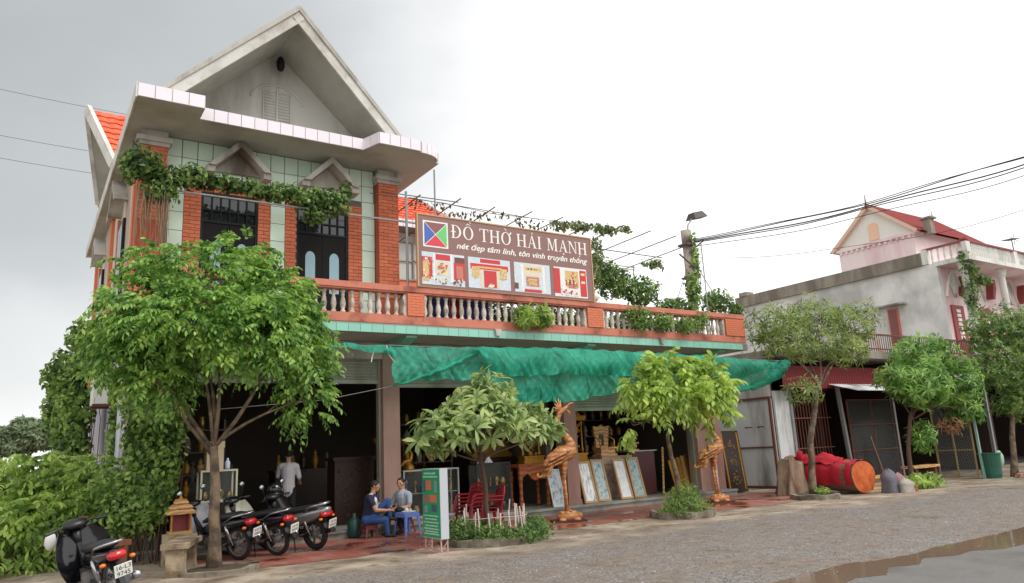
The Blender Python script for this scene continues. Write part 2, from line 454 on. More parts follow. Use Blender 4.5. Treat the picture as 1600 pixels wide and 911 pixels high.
m_tileg = M('pale_green_tile', lin(218,240,222), rough=.12, var=.03, scale=2, rnd=.04)
m_mint = M('mint_tile', lin(142,200,182), rough=.12, var=.04, scale=2, rnd=.05)
m_grout = M('dark_grout', lin(128,116,118), rough=.9, var=.1)
m_col = M('brown_painted_column', lin(170,138,126), rough=.6, var=.08, scale=3, dirt=lin(148,106,98), damt=.35, dscale=.8, streak=True)
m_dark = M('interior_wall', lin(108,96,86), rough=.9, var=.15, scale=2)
m_shut = M('shutter_steel', lin(168,170,158), rough=.45, var=.08, scale=3, metal=.2, dirt=lin(124,122,108), damt=.3, dscale=.8, streak=True)
m_shutg = M('shutter_green_steel', lin(150,164,146), rough=.45, var=.08, scale=3, metal=.2, dirt=lin(116,126,110), damt=.3, dscale=.8, streak=True)
m_floor = M('grey_floor_tile', lin(150,152,146), rough=.35, var=.12, scale=3, dirt=lin(108,104,96), damt=.35, dscale=1.5)
m_balu = M('baluster_cement', lin(206,198,188), rough=.85, var=.10, scale=9, dirt=lin(140,124,114), damt=.3, dscale=3)
m_black = M('black_frame', lin(22,22,26), rough=.4, var=.1, spec=.3)
m_blackwood = M('dark_door_wood', lin(20,16,16), rough=.5, var=.2, scale=8, spec=.2)
m_pane = M('dark_window_glass', lin(40,46,52), rough=.05, var=.05, spec=.9)
m_bluepane = M('pale_blue_glass', lin(150,186,200), rough=.08, var=.05, spec=.7)
def rooftile_mat():
    m, nt, N, L, P = base_mat('orange_roof_tile')
    g = N.new('ShaderNodeNewGeometry'); n = N.new('ShaderNodeTexNoise'); n.inputs['Scale'].default_value = 3; n.inputs['Detail'].default_value = 6
    L.new(g.outputs['Position'], n.inputs['Vector'])
    r = N.new('ShaderNodeValToRGB'); r.color_ramp.elements[0].position = .3; r.color_ramp.elements[1].position = .72
    r.color_ramp.elements[0].color = lin(206,74,44); r.color_ramp.elements[1].color = lin(238,116,76); L.new(n.outputs['Fac'], r.inputs[0])
    L.new(r.outputs[0], P.inputs['Base Color']); P.inputs['Roughness'].default_value = .6
    return m
m_roof = rooftile_mat()

H = thing('shop_house', 'two storey shop house with pale gable roof, brick pilasters and balustraded terrace', 'house')
WY = 16.15                     # upper front wall plane

# ---- ground storey
b = MB(); b.box(1.6,18.2,15.6,24.6,.0,.17); b.box(1.6,18.2,15.55,15.66,.12,.176)
fl = b.build('floor_slab', m_floor, H)
COLX = [(1.66,2.06),(6.87,7.28),(12.02,12.42),(16.98,17.38)]
for x0, x1 in COLX:
    b = MB(); b.box(x0,x1,15.85,16.27,.17,4.02); b.box(x0-.02,x1+.02,15.83,16.29,.17,.30)
    b.build('column', m_col, H)
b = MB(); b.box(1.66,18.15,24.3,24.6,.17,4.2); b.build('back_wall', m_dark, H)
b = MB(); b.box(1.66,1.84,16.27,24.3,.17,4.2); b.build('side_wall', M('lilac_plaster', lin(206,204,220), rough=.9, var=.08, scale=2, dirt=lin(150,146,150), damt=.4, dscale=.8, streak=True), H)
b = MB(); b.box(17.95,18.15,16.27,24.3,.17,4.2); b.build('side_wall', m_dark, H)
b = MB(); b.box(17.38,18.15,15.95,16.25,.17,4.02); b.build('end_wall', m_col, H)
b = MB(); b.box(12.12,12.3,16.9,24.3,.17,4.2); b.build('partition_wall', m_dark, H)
b = MB(); b.box(1.62,18.15,15.87,16.25,3.86,4.25); b.build('front_beam', m_conc, H)
def shutter(x0, x1, zb, mat):
    b = MB(); z = 3.9; rows = []
    while z > zb+.06:
        for k in range(4):
            t = k/4; rows.append([(x0, 16.06-.022*math.sin(math.pi*t), z-t*.075), (x1, 16.06-.022*math.sin(math.pi*t), z-t*.075)])
        z -= .075
    b.grid(rows)
    o = b.build('roller_shutter', mat, H)
    b = MB(); b.box(x0, x1, 16.02, 16.10, zb, zb+.085); b.build('bottom_bar', mat, o)
    for x in (x0, x1-.05):
        b = MB(); b.box(x, x+.05, 16.0, 16.12, .17, 3.86); b.build('guide_rail', mat, o)
    return o
shutter(2.06,6.87,3.30,m_shut); shutter(7.28,12.02,3.22,m_shut); shutter(12.42,16.98,2.60,m_shutg)

# ---- balcony slab, mint tile cornice, brackets
b = MB(); b.box(1.35,18.19,14.62,16.0,4.26,4.5); b.box(1.62,18.15,15.99,24.6,4.24,4.5); b.build('balcony_slab', m_soffit, H)
b = MB(); b.box(1.33,18.2,14.60,14.64,4.245,4.435)
cor = b.build('cornice', m_grout, H)
bt = MB(); bt.box(-.128,.128,-.006,.006,-.085,.085); me_ct = bt.mesh('cornice_tile', m_mint)
q = MB(); q.box(18.19,18.21,14.64,24.6,4.25,4.43); q.build('cornice_return', m_mint, cor)
x = 1.47
while x < 18.1:
    if True:
        piece('cornice_tile', me_ct, cor, (x, 14.594, 4.34))
    x += .264
for x0, x1 in COLX:
    b = MB(); xm = (x0+x1)/2
    b.prism([(14.72,4.26),(15.85,4.26),(15.85,3.95),(14.95,4.12),(14.72,4.2)], 'x', xm-.13, xm+.13); b.build('bracket', m_mint, H)
b = MB(); b.prism([(-.09,0),(.09,0),(.05,-.16),(-.05,-.16)], 'y', 0, .08); me_sp = b.mesh('spout', m_conc)
for xx in (9.25, 14.6): piece('spout', me_sp, H, (xx, 14.53, 4.46))

# ---- balustrade
b = MB(); b.box(1.36,18.16,14.60,14.86,4.47,4.66); bal = b.build('balustrade', m_rail, H)
b = MB(); b.box(1.36,18.16,14.575,14.88,5.20,5.33); b.box(1.36,18.16,14.60,14.85,5.165,5.20); b.build('hand_rail', m_rail, bal)
prof = [(.055,0),(.055,.05),(.035,.075),(.05,.13),(.062,.20),(.05,.29),(.032,.36),(.045,.40),(.032,.42),(.055,.46),(.055,.505)]
bb = MB(); bb.lathe(prof, 8); me_bal = bb.mesh('baluster', m_balu, smooth=True)
PIL = [(1.36,1.8),(6.93,7.35),(12.04,12.57),(17.31,18.16)]
for x0, x1 in PIL:
    b = MB(); b.box(x0,x1,14.585,14.87,4.66,5.165); o = b.build('pillar', m_brickjoin, bal)
    # brick courses of the pillar face
    z = 4.665; k = 0; bm_ = MB()
    while z < 5.15:
        xx = x0+.004 - (.1 if k%2 else 0)
        while xx < x1-.01:
            a0, a1 = max(xx, x0+.003), min(xx+.2, x1-.003)
            if a1-a0 > .02: bm_.box(a0, a1-.006, 14.578, 14.6, z, z+.056)
            xx += .2
        z += .063; k += 1
    bm_.build('brick_facing', m_brick, bal)
for (a, b0) in ((1.8,6.93),(7.35,12.04),(12.57,17.31)):
    w = b0-a
    for xs, sgn in ((a,1),(b0,-1)):      # half-round cement jamb at either end
        q = MB(); q.prism([(0,0),(.05*sgn,0),(.09*sgn,.08),(.06*sgn,.25),(.09*sgn,.42),(.05*sgn,.505),(0,.505)], 'y', 14.63, 14.83)
        q.xform(Matrix.Translation((xs,0,4.66))); q.build('jamb', m_balu, bal)
    n = int(round((w-.3)/.203)); st = (w-.22)/n
    for i in range(n):
        piece('baluster', me_bal, bal, (a+.11+st*(i+.5), 14.73, 4.66), (0,0,srnd(0,3)))

# ---- upper storey: shell
b = MB()
b.box(1.68,7.28,WY+.05,WY+.25,7.44,8.57)                       # above the openings
for x0, x1 in ((1.68,2.86),(4.06,4.93),(6.17,7.28)): b.box(x0,x1,WY+.05,WY+.25,4.5,7.44)
uw = b.build('upper_wall', M('tile_bed', lin(118,112,108), rough=.9, var=.1), H)
b = MB(); b.box(1.66,1.90,WY+.25,27.2,4.2,8.57); b.build('side_wall', M('cream_side_plaster', lin(214,206,192), rough=.9, var=.08, scale=2, dirt=lin(168,150,134), damt=.4, dscale=.8, streak=True), H)
b = MB(); b.box(7.08,7.28,WY+.25,27.2,4.5,8.57); b.build('side_wall', m_brick, H)
b = MB(); b.box(1.90,7.08,27.0,27.2,4.5,8.57); b.build('rear_wall', m_cream, H)
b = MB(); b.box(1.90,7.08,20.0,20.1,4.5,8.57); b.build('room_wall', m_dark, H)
b = MB(); b.box(1.66,1.84,24.6,27.2,.0,4.2); b.box(1.66,7.0,27.0,27.2,0,4.2); b.build('rear_ground_wall', MC['lilac_plaster'], H)

# pale green wall tiles: upper field of two rows, and three tile strips beside the openings
bt = MB(); bt.box(-.142,.142,-.012,.012,-.198,.198); me_wt = bt.mesh('wall_tile', m_tileg)
nx = 15; x0, x1 = 2.12, 6.82; st = (x1-x0)/nx
for r_ in range(2):
    for i in range(nx):
        piece('wall_tile', me_wt, uw, (x0+st*(i+.5), WY+.04, 8.355-.41*r_), (0,0,0), (st/.302,1,1))
bt = MB(); bt.box(-.15,.15,-.012,.012,-.198,.198); me_wt2 = bt.mesh('wall_tile', m_tileg)
for xa, xb in ((2.21,2.51),(4.33,4.66),(6.51,6.84)):
    z = 7.535
    while z > 4.6:
        piece('wall_tile', me_wt2, uw, ((xa+xb)/2, WY+.04, z), (0,0,0), ((xb-xa-.012)/.3,1,1)); z -= .41
# brick strips and pilasters: each brick a piece until the limit, the rest joined
bm0 = MB(); bm0.box(-.5,.5,-.5,.5,-.5,.5); me_br = bm0.mesh('brick', m_brick)
NB = [0]; rest = MB()
def brick(x0_, x1_, y0, y1, z0, z1, par):
    if NB[0] < 296:
        piece('brick', me_br, par, ((x0_+x1_)/2,(y0+y1)/2,(z0+z1)/2), (0,0,0), (x1_-x0_, y1-y0, z1-z0)); NB[0] += 1
    else: rest.box(x0_,x1_,y0,y1,z0,z1)
def courses(xa, xb, za, zb, y0, y1, par, cz=.085, cl=.24):
    z = za; k = 0
    while z+cz*.5 < zb:
        xx = xa - (cl/2 if k%2 else 0)
        while xx < xb-.005:
            a0, a1 = max(xx, xa), min(xx+cl, xb)
            if a1-a0 > .03: brick(a0+.004, a1-.004, y0+random.uniform(-.003,.003), y1, z+.004, min(z+cz, zb)-.006, par)
            xx += cl
        z += cz; k += 1
# right pilaster (the clearest in view) first
b = MB(); b.box(6.86,7.38,15.97,WY+.3,4.5,8.22); pr = b.build('pilaster', m_brickjoin, H)
courses(6.86,7.38,5.34,8.22,15.955,15.975,pr)
courses(6.17,6.51,5.34,7.6,WY+.02,WY+.06,uw)
courses(4.06,4.33,6.2,7.6,WY+.02,WY+.06,uw)
courses(4.66,4.93,6.2,7.6,WY+.02,WY+.06,uw)
courses(2.51,2.86,6.6,7.6,WY+.02,WY+.06,uw)
b = MB(); b.box(1.60,2.12,15.97,WY+.3,4.5,8.22); pl = b.build('pilaster', m_brickjoin, H)
courses(1.60,2.12,6.6,8.22,15.955,15.975,pl)
for xa, xb, zb in ((2.51,2.86,6.6),(4.06,4.33,6.2),(4.66,4.93,6.2),(6.17,6.51,5.34)): courses(xa,xb,4.6,zb,WY+.02,WY+.06,uw)
for xa, xb in ((2.86,4.06),(4.93,6.17)): courses(xa,xb,7.45,7.74,WY+.02,WY+.06,uw)
# side face of the right pilaster
z = 4.6; k = 0
while z < 8.2:
    for j in range(2): rest.box(7.375,7.392,15.98+j*.24,15.98+j*.24+.225,z+.004,z+.079)
    z += .085
o = rest.build('brick_courses', m_brick, uw); tag(o, kind='stuff')
# capitals
for xa, xb in ((1.60,2.12),(6.86,7.38)):
    b = MB(); b.box(xa-.03,xb+.03,15.93,WY+.3,8.22,8.30); b.box(xa-.08,xb+.08,15.88,WY+.3,8.30,8.40); b.box(xa,xb,15.97,WY+.3,8.40,8.57)
    b.build('capital', m_conc, H)
# pediments
for xc in (3.56,5.62):
    b = MB(); hw, zt, zb_ = .66, 8.60, 7.93; t = .11
    b.prism([(xc-hw,zb_),(xc,zt),(xc+hw,zb_),(xc+hw-.15,zb_),(xc,zt-.17),(xc-hw+.15,zb_)], 'y', 15.72, WY+.02)
    b.prism([(xc-hw+.16,zb_),(xc,zt-.18),(xc+hw-.16,zb_)], 'y', WY-.05, WY+.01)
    for s in (-1,1): b.box(xc+s*(hw-.06)-.09, xc+s*(hw-.06)+.09, 15.8, WY+.02, 7.80, 7.93)
    b.build('pediment', m_conc, H)
# doors with gridded transoms
def door(xa, xb):
    za, zm, zt = 4.5, 6.83, 7.44
    b = MB(); f = .05; y0, y1 = WY+.06, WY+.14
    for (p, q, r_, s) in ((xa,xa+f,za,zt),(xb-f,xb,za,zt),(xa+f,xb-f,zt-f,zt),(xa+f,xb-f,zm-f,zm)): b.box(p,q,y0,y1,r_,s)
    d_ = b.build('door', m_black, H)
    b = MB(); n = 6; w = (xb-xa-2*f)/n
    for i in range(1,n): b.box(xa+f+i*w-.014, xa+f+i*w+.014, y0+.01, y0+.05, zm, zt-f)
    zz = zm+(zt-f-zm)*.42; b.box(xa+f, xb-f, y0+.012, y0+.048, zz-.014, zz+.014); b.build('glazing_bars', m_black, d_)
    b = MB(); b.box(xa+f, xb-f, y0+.055, y0+.062, zm, zt-f); b.build('transom_pane', m_pane, d_)
    xm = (xa+xb)/2
    for p, q in ((xa+f+.003, xm-.004),(xm+.004, xb-f-.003)):
        b = MB(); b.box(p,q,y0+.02,y0+.06,za,zm-f-.003)
        c = (p+q)/2; w = (q-p)/2-.09
        b.box(c-w, c+w, y0+.008, y0+.02, za+.12, za+.75)
        lf = b.build('door_leaf', m_blackwood, d_)
        pts = [(c-w*.6, za+.9),(c+w*.6, za+.9)]+[(c+w*.6*math.cos(math.pi*k/8), za+1.72+w*.8*math.sin(math.pi*k/8)) for k in range(9)]
        b = MB(); b.prism(pts, 'y', y0+.010, y0+.018); b.build('arched_pane', m_bluepane, lf)
door(2.86,4.06); door(4.93,6.17)

# ---- canopy slab round the eaves, tiled fascia
arc = []
for k in range(7):
    t = math.pi/2*k/6
    arc.append((7.26+.10+ .58*math.sin(t), 14.97-.40*math.cos(t)+.0))
outline = [(1.35,27.3),(1.35,14.5),(2.56,14.5),(2.56,15.03),(6.1,15.03),(6.1+.17,14.5),(7.30,14.5)]+arc+[(8.03,15.0),(8.03,17.6),(7.3,17.6),(7.3,27.3)]
b = MB(); b.prism(outline, 'z', 8.57, 8.85); can = b.build('canopy', m_soffit, H)
def fascia(p, q, first=.28):
    """square tiles along one straight run of the canopy edge"""
    p = Vector((p[0],p[1],0)); q = Vector((q[0],q[1],0)); L_ = (q-p).length; n = max(1, round(L_/first)); d_ = (q-p)/n
    ang = math.atan2(d_.y, d_.x); nrm = Vector((d_.y, -d_.x, 0)).normalized()
    bb_ = MB(); w = d_.length/2-.008; bb_.box(-w,w,-.008,.008,-.133,.133); me_ = bb_.mesh('canopy_tile', m_tilew)
    for i in range(n):
        c = p+d_*(i+.5)+nrm*.006
        piece('canopy_tile', me_, can, (c.x, c.y, 8.712), (0,0,ang))
fascia((1.35,14.5),(2.56,14.5)); fascia((2.56,15.03),(6.1,15.03)); fascia((6.1,15.03),(6.27,14.5)); fascia((6.27,14.5),(7.30,14.5))
for k in range(6): fascia(arc[k],arc[k+1],.15)
fascia((8.03,15.0),(8.03,17.6))
b = MB(); b.box(1.32,1.349,14.49,27.3,8.55,8.87); b.build('side_fascia', m_cream, can)
# ---- front gable
ap = Vector((4.42,14.62,11.35)); fl_ = Vector((1.70,15.06,8.84)); fr_ = Vector((7.14,15.06,8.84))
def roof_plane(a, f, y_back, th, name, mat, par):
    """one slope from ridge a (front) down to foot f, carried back to y_back"""
    n = Vector((-(f.z-a.z) if f.x > a.x else (f.z-a.z), 0, abs(f.x-a.x))).normalized()
    if n.z < 0: n = -n
    ab = Vector((a.x, y_back, a.z)); fb = Vector((f.x, y_back, f.z))
    lo = [p - n*th for p in (a, f, fb, ab)]
    b_ = MB(); b_.add([a,f,fb,ab]+lo, [(0,1,2,3),(7,6,5,4),(0,4,5,1),(1,5,6,2),(2,6,7,3),(3,7,4,0)])
    return b_.build(name, mat, par)
gr = roof_plane(ap, fl_, 21.9, .16, 'gable_roof', m_soffit, H)
roof_plane(ap, fr_, 21.9, .16, 'roof_slope', m_soffit, gr)
def verge(a, f, off_y, w, h, mat, nm):
    n = Vector((f.z-a.z, 0, a.x-f.x)).normalized()
    if n.z < 0: n = -n
    b_ = MB()
    p = [a+n*.03, f+n*.03, f-n*h, a-n*h - Vector((0,0,.03))]
    q = [v + Vector((0,-w,0)) for v in p]
    b_.add([v+Vector((0,off_y,0)) for v in p]+[v+Vector((0,off_y,0)) for v in q], [(0,1,2,3),(7,6,5,4),(0,4,5,1),(1,5,6,2),(2,6,7,3),(3,7,4,0)])
    b_.build(nm, mat, gr)
for f in (fl_, fr_):
    verge(ap, f, -.003, .07, .19, m_cream, 'verge_board')
    verge(ap+Vector((0,0,.10)), f+Vector((0,0,.10)), .07, .18, .05, m_conc, 'verge_cap')
b = MB(); b.prism([(1.9,8.85),(4.42,11.16),(6.94,8.85)], 'y', WY+.02, WY+.2); gw = b.build('gable_wall', m_gable, H)
b = MB(); z = 9.36
b.box(4.09,4.12,WY-.02,WY+.02,9.33,10.12); b.box(4.40,4.44,WY-.02,WY+.02,9.33,10.2); b.box(4.72,4.75,WY-.02,WY+.02,9.33,10.12); b.box(4.09,4.75,WY-.02,WY+.02,9.30,9.33)
vt = b.build('vent', m_gable, gw)
bs = MB(); bs.prism([(-.0,-.02),(-.035,.0),(-.03,.012),(.0,.01)], 'x', -.13, .13); me_sl = bs.mesh('louvre', m_gable)
while z < 10.12:
    for xc in (4.26,4.58): piece('louvre', me_sl, vt, (xc, WY+.018, z))
    z += .075
b = MB(); b.tube([(4.42+.62*math.cos(math.pi*k/12), WY+.0, 9.78+.52*math.sin(math.pi*k/12)) for k in range(1,12)], .03, 6); b.build('arch_moulding', m_gable, gw)
b = MB(); b.tube([(4.42,WY+.02,10.86),(4.42,WY-.1,10.88),(4.42,WY-.2,10.84)], .025, 6); b.lathe([(.02,.16),(.07,.1),(.10,0),(.09,-.12),(.06,-.2),(.02,-.22)], 10, (4.42,WY-.24,10.78))
b.build('gable_lamp', m_black, H, smooth=True)
# ---- left side: cross gable with tiled roof, pilasters, window pediments
def tiled_slope(p00, p10, p11, p01, nu, nv, name, par, mat=None):
    """roof slope of courses (v) of curved tiles (u) between four corners; real ridges"""
    b_ = MB(); p00, p10, p11, p01 = map(Vector, (p00,p10,p11,p01))
    nrm = (p10-p00).cross(p01-p00).normalized()
    if nrm.z < 0: nrm = -nrm
    rows = []
    for j in range(nv):
        for e in (0,1):
            v = (j+e)/nv; row = []
            for i in range(nu*4+1):
                u = i/(nu*4); p = p00.lerp(p10,u).lerp(p01.lerp(p11,u), v)
                row.append(p + nrm*(.028*abs(math.sin(math.pi*i/4)) + (.035 if e == 0 else 0)))
            rows.append(row)
    b_.grid(rows)
    return b_.build(name, mat or m_roof, par)
apx = Vector((.86,22,11.43)); nf = Vector((1.46,20.4,9.42)); ff = Vector((1.36,23.7,9.3))
tiled_slope(nf, (4.4,20.4,9.42), (4.4,22,11.43), apx+Vector((.08,0,0)), 11, 9, 'side_roof', H)
b = MB(); b.add([apx+Vector((0,0,0)), ff, (4.4,23.7,9.3), (4.4,22,11.43)], [(0,1,2,3)]); b.add([apx+Vector((0,0,-.12)), ff+Vector((0,0,-.12)), (4.4,23.7,9.18), (4.4,22,11.31)], [(0,1,2,3)]); b.build('side_roof_back', m_soffit, H)
b = MB(); b.add([nf+Vector((.1,0,-.14)), (4.4,20.4,9.28), (4.4,22,11.29), apx+Vector((.1,0,-.14))], [(0,1,2,3)]); b.build('side_roof_soffit', m_soffit, H)
b = MB(); b.bar(apx+Vector((-.02,0,.03)), nf+Vector((-.02,-.1,-.1)), .12, .26); b.bar(apx+Vector((-.02,0.05,-.05)), ff, .10, .2); b.build('side_verge', m_cream, H)
b = MB(); b.add([(1.72,20.4,8.85),(1.72,23.6,8.85),(1.72,23.6,9.25),(1.72,22,11.2),(1.72,20.4,9.3)], [(0,1,2,3,4)]); b.build('side_gable_wall', m_gable, H)
for yy in (16.62,21.6,26.6):
    b = MB(); b.box(1.58,1.70,yy-.16,yy+.16,4.2,8.2); o = b.build('side_pilaster', m_brick, H)
    b = MB(); b.box(1.48,1.70,yy-.34,yy+.34,8.2,8.4); b.build('capital', m_conc, o)
for yy in (19.1,24.4):
    b = MB(); b.prism([(yy-.8,7.75),(yy,8.45),(yy+.8,7.75),(yy+.62,7.75),(yy,8.25),(yy-.62,7.75)], 'x', 1.36, 1.67); b.build('side_pediment', m_conc, H)
    b = MB(); b.box(1.60,1.665,yy-.5,yy+.5,5.3,7.4); o = b.build('side_window', m_black, H)
    b = MB(); b.box(1.59,1.6,yy-.42,yy-.02,5.4,7.3); b.box(1.59,1.6,yy+.02,yy+.42,5.4,7.3); b.build('pane', m_pane, o)
    b = MB(); b.box(1.60,1.665,yy+.75,yy+.95,4.6,7.7); b.build('brick_strip', m_brick, H)

# ---- rear wing with orange roof seen past the right pilaster
b = MB(); b.box(7.28,11.6,20.2,20.4,4.5,8.5); b.box(11.4,11.6,20.4,27,4.5,8.5); rw = b.build('rear_wing_wall', m_cream, H)
b = MB(); b.box(7.28,11.62,20.12,20.2,4.5,6.9); b.build('brick_dado', m_brick, rw)
tiled_slope((7.28,20.0,8.72), (11.78,20.0,8.72), (11.02,22.4,10.45), (7.28,22.4,10.45), 17, 10, 'rear_roof', H)
b = MB(); b.bar((11.8,19.95,8.72),(11.02,22.4,10.5), .16, .14); b.build('rear_verge', m_cream, H)
b = MB(); b.box(7.3,10.55,19.6,20.19,8.44,8.70); rp_ = b.build('rear_parapet', m_grout, H)
bt = MB(); bt.box(-.152,.152,-.006,.006,-.12,.12); me_rt = bt.mesh('parapet_tile', m_tilew)
for i in range(10): piece('parapet_tile', me_rt, rp_, (7.45+.32*i, 19.592, 8.57))
b = MB()
for xa in (9.0,9.75,10.5):
    b.box(xa,xa+.05,20.08,20.14,6.95,8.1)
b.box(9.0,10.55,20.08,20.14,8.1,8.15); b.box(9.0,10.55,20.08,20.14,6.9,6.95); b.box(9.0,10.55,20.08,20.14,7.5,7.54)
o = b.build('rear_window', m_conc, H)
b = MB(); b.box(9.05,10.5,20.14,20.195,6.95,8.1); b.build('pane', M('greyish_pane', lin(186,192,186), rough=.2, var=.08, scale=4), o)
b = MB(); b.box(9.6,10.15,20.05,20.11,5.9,6.45); b.build('rear_opening', m_black, H)
# ================================================================== SIGNBOARD ON THE BALUSTRADE
m_sign = M('sign_brown', lin(142,106,100), rough=.5, var=.03, scale=2)
m_white = M('sign_white', lin(240,236,230), rough=.5, var=.02)
def flat(b, pts, y):
    """flat printed shape facing the street: x,z points at depth y"""
    b.add([(x,y,z) for x,z in pts], [tuple(range(len(pts)))])
def rect(b, x0, x1, z0, z1, y): flat(b, [(x0,z0),(x1,z0),(x1,z1),(x0,z1)], y)
def serif_glyph(ch):
    """roman capital of unit height as a list of convex polygons, and its advance"""
    P_ = []; t, th, sf = .145, .055, .05
    def stem(x, w=t, s=.09): P_.append([(x,0),(x+w,0),(x+w,1),(x,1)]); serif(x, w, 0, s); serif(x, w, 1-sf, s)
    def serif(x, w, y, s=.09): P_.append([(x-s,y),(x+w+s,y),(x+w+s,y+sf),(x-s,y+sf)])
    def ring(cx, rx, ry, w, a0=0, a1=360, thin=.055):
        n = 28
        for k in range(n):
            p, q = R(a0+(a1-a0)*k/n), R(a0+(a1-a0)*(k+1)/n)
            P_.append([(cx+rx*math.cos(p), .5+ry*math.sin(p)), (cx+rx*math.cos(q), .5+ry*math.sin(q)),
                       (cx+(rx-w)*math.cos(q), .5+(ry-thin)*math.sin(q)), (cx+(rx-w)*math.cos(p), .5+(ry-thin)*math.sin(p))])
    if ch == 'I': stem(.12); return P_, .42
    if ch == 'H':
        stem(.10); stem(.62); P_.append([(.2,.47),(.7,.47),(.7,.53),(.2,.53)]); return P_, .90
    if ch == 'T':
        stem(.30); P_.append([(.02,.945),(.73,.945),(.73,1),(.02,1)])
        P_.append([(.02,.78),(.06,.78),(.09,.95),(.02,.95)]); P_.append([(.69,.78),(.73,.78),(.73,.95),(.66,.95)]); return P_, .76
    if ch in 'OƠ': ring(.43, .40, .51, .145); return P_, .88
    if ch == 'Đ':
        stem(.12, t, .08); ring(.30, .50, .5, .15, -90, 90); P_.append([(.0,.46),(.40,.46),(.40,.525),(.0,.525)]); return P_, .88
    if ch == 'A':
        P_.append([(.07,0),(.13,0),(.43,1),(.38,1)]); P_.append([(.56,0),(.73,0),(.45,1),(.36,1)])
        P_.append([(.2,.33),(.62,.33),(.60,.38),(.22,.38)]); serif(.07,.06,0,.08); serif(.57,.15,0,.07); return P_, .80
    if ch == 'M':
        P_.append([(.12,0),(.18,0),(.20,1),(.14,1)]); P_.append([(.12,1),(.30,1),(.54,.1),(.46,.02)]); P_.append([(.46,.02),(.52,.02),(.80,1),(.76,1)])
        P_.append([(.76,0),(.90,0),(.90,1),(.76,1)]); serif(.12,.06,0); serif(.76,.14,0); P_.append([(.03,.95),(.2,.95),(.2,1),(.03,1)]); P_.append([(.8,.95),(.99,.95),(.99,1),(.8,1)]); return P_, 1.06
    if ch == 'N':
        P_.append([(.12,0),(.18,0),(.18,1),(.12,1)]); P_.append([(.10,1),(.27,1),(.76,.0),(.68,.0)]); P_.append([(.70,0),(.76,0),(.76,1),(.70,1)])
        serif(.12,.06,0); serif(.70,.06,1-sf); P_.append([(.02,.95),(.2,.95),(.2,1),(.02,1)]); return P_, .88
    return P_, .34
def sign_board():
    S_ = thing('signboard', 'long brown shop sign with four altar pictures standing on the terrace balustrade', 'sign', (7.2,14.6,5.34))
    o0 = Vector((7.2,14.6,5.34))
    def put(b, nm, mt, par=S_):
        b.xform(Matrix.Translation(-o0)); return b.build(nm, mt, par)
    y = 14.556
    b = MB(); b.box(7.21,12.27,14.56,14.62,5.345,7.04); pn = put(b, 'panel', m_sign)
    b = MB(); f = .03; m_fr = M('sign_edge', lin(196,160,120), rough=.6, var=.1)
    for a in ((7.18,7.21,5.335,7.07),(12.27,12.30,5.335,7.07)): b.box(a[0],a[1],14.545,14.63,a[2],a[3])
    b.box(7.21,12.27,14.545,14.63,7.04,7.07); b.box(7.21,12.27,14.545,14.63,5.335,5.345); put(b, 'frame', m_fr)
    for xx in (8.2,9.8,11.4): b = MB(); b.bar((xx,14.63,6.7),(xx,15.5,4.6),.04); put(b, 'brace', m_conc)
    # emblem: four triangles in a white square
    b = MB(); x0, x1, z0, z1 = 7.335,7.985,6.29,6.92
    rect(b, x0,x1,z0,z1,y); em = put(b, 'emblem', m_white)
    x0 += .035; x1 -= .035; z0 += .035; z1 -= .035; c = ((x0+x1)/2,(z0+z1)/2); g = .012
    for nm, cc, tri in (('emblem_triangle',(142,90,90),[(x0+g,z1),(x1-g,z1),(c[0],c[1]+g)]),('emblem_triangle',(72,104,182),[(x0,z0+g),(x0,z1-g),(c[0]-g,c[1])]),
                        ('emblem_triangle',(104,204,116),[(x1,z0+g),(x1,z1-g),(c[0]+g,c[1])]),('emblem_triangle',(216,66,78),[(x0+g,z0),(x1-g,z0),(c[0],c[1]-g)])):
        b = MB(); flat(b, tri, y-.003); put(b, nm, M('emblem_%d' % cc[0], lin(*cc), rough=.5, var=.02), em)
    # shop name in raised roman capitals
    words = 'ĐO THƠ HAI MANH'; adv = []; total = 0
    for ch in words: g_, a = serif_glyph(ch); adv.append(a+.045); total += a+.045
    X0, X1, h, zb = 8.06, 12.17, .325, 6.575; sx = (X1-X0)/total
    x = X0; pos = []
    for ch, a in zip(words, adv):
        pos.append(x)
        if ch != ' ':
            b = MB()
            for pg in serif_glyph(ch)[0]: flat(b, [(x+u*sx, zb+v*h) for u, v in pg], y-.002 - .0002*len(b.f)*.02)
            i = len(pos)-1
            def dia(pts): flat(b, [(x+u*sx, zb+v*h) for u, v in pts], y-.0035)
            if i == 1:      # circumflex and grave
                dia([(.22,1.08),(.43,1.24),(.43,1.17),(.28,1.08)]); dia([(.43,1.24),(.64,1.08),(.58,1.08),(.43,1.17)]); dia([(.52,1.40),(.60,1.40),(.66,1.24),(.62,1.24)])
            if i == 5:      # horn and grave
                dia([(.70,.86),(.80,.80),(.92,1.0),(.84,1.06)]); dia([(.30,1.28),(.40,1.28),(.50,1.10),(.45,1.10)])
            if i == 8: dia([(.36,1.24),(.46,1.27),(.50,1.18),(.42,1.07),(.38,1.07),(.43,1.18)])
            if i == 12: dia([(.33,-.20),(.45,-.20),(.45,-.09),(.33,-.09)])
            put(b, 'letter', m_white)
        x += a*sx
    # slogan line below in slanted letters
    def text_mesh(txt):
        cu = bpy.data.curves.new('slogan', 'FONT'); cu.body = txt; cu.size = .2; cu.shear = .3; cu.offset = .004
        to = bpy.data.objects.new('slogan', cu); col.objects.link(to)
        me_ = bpy.data.meshes.new_from_object(to.evaluated_get(bpy.context.evaluated_depsgraph_get())); bpy.data.objects.remove(to); bpy.data.curves.remove(cu)
        xs_ = [v.co.x for v in me_.vertices]; return me_, min(xs_), max(xs_)
    full = 'n\u00e9t \u0111ep t\u00e2m linh, t\u00f4n vinh truy\u00ean th\u00f4ng'
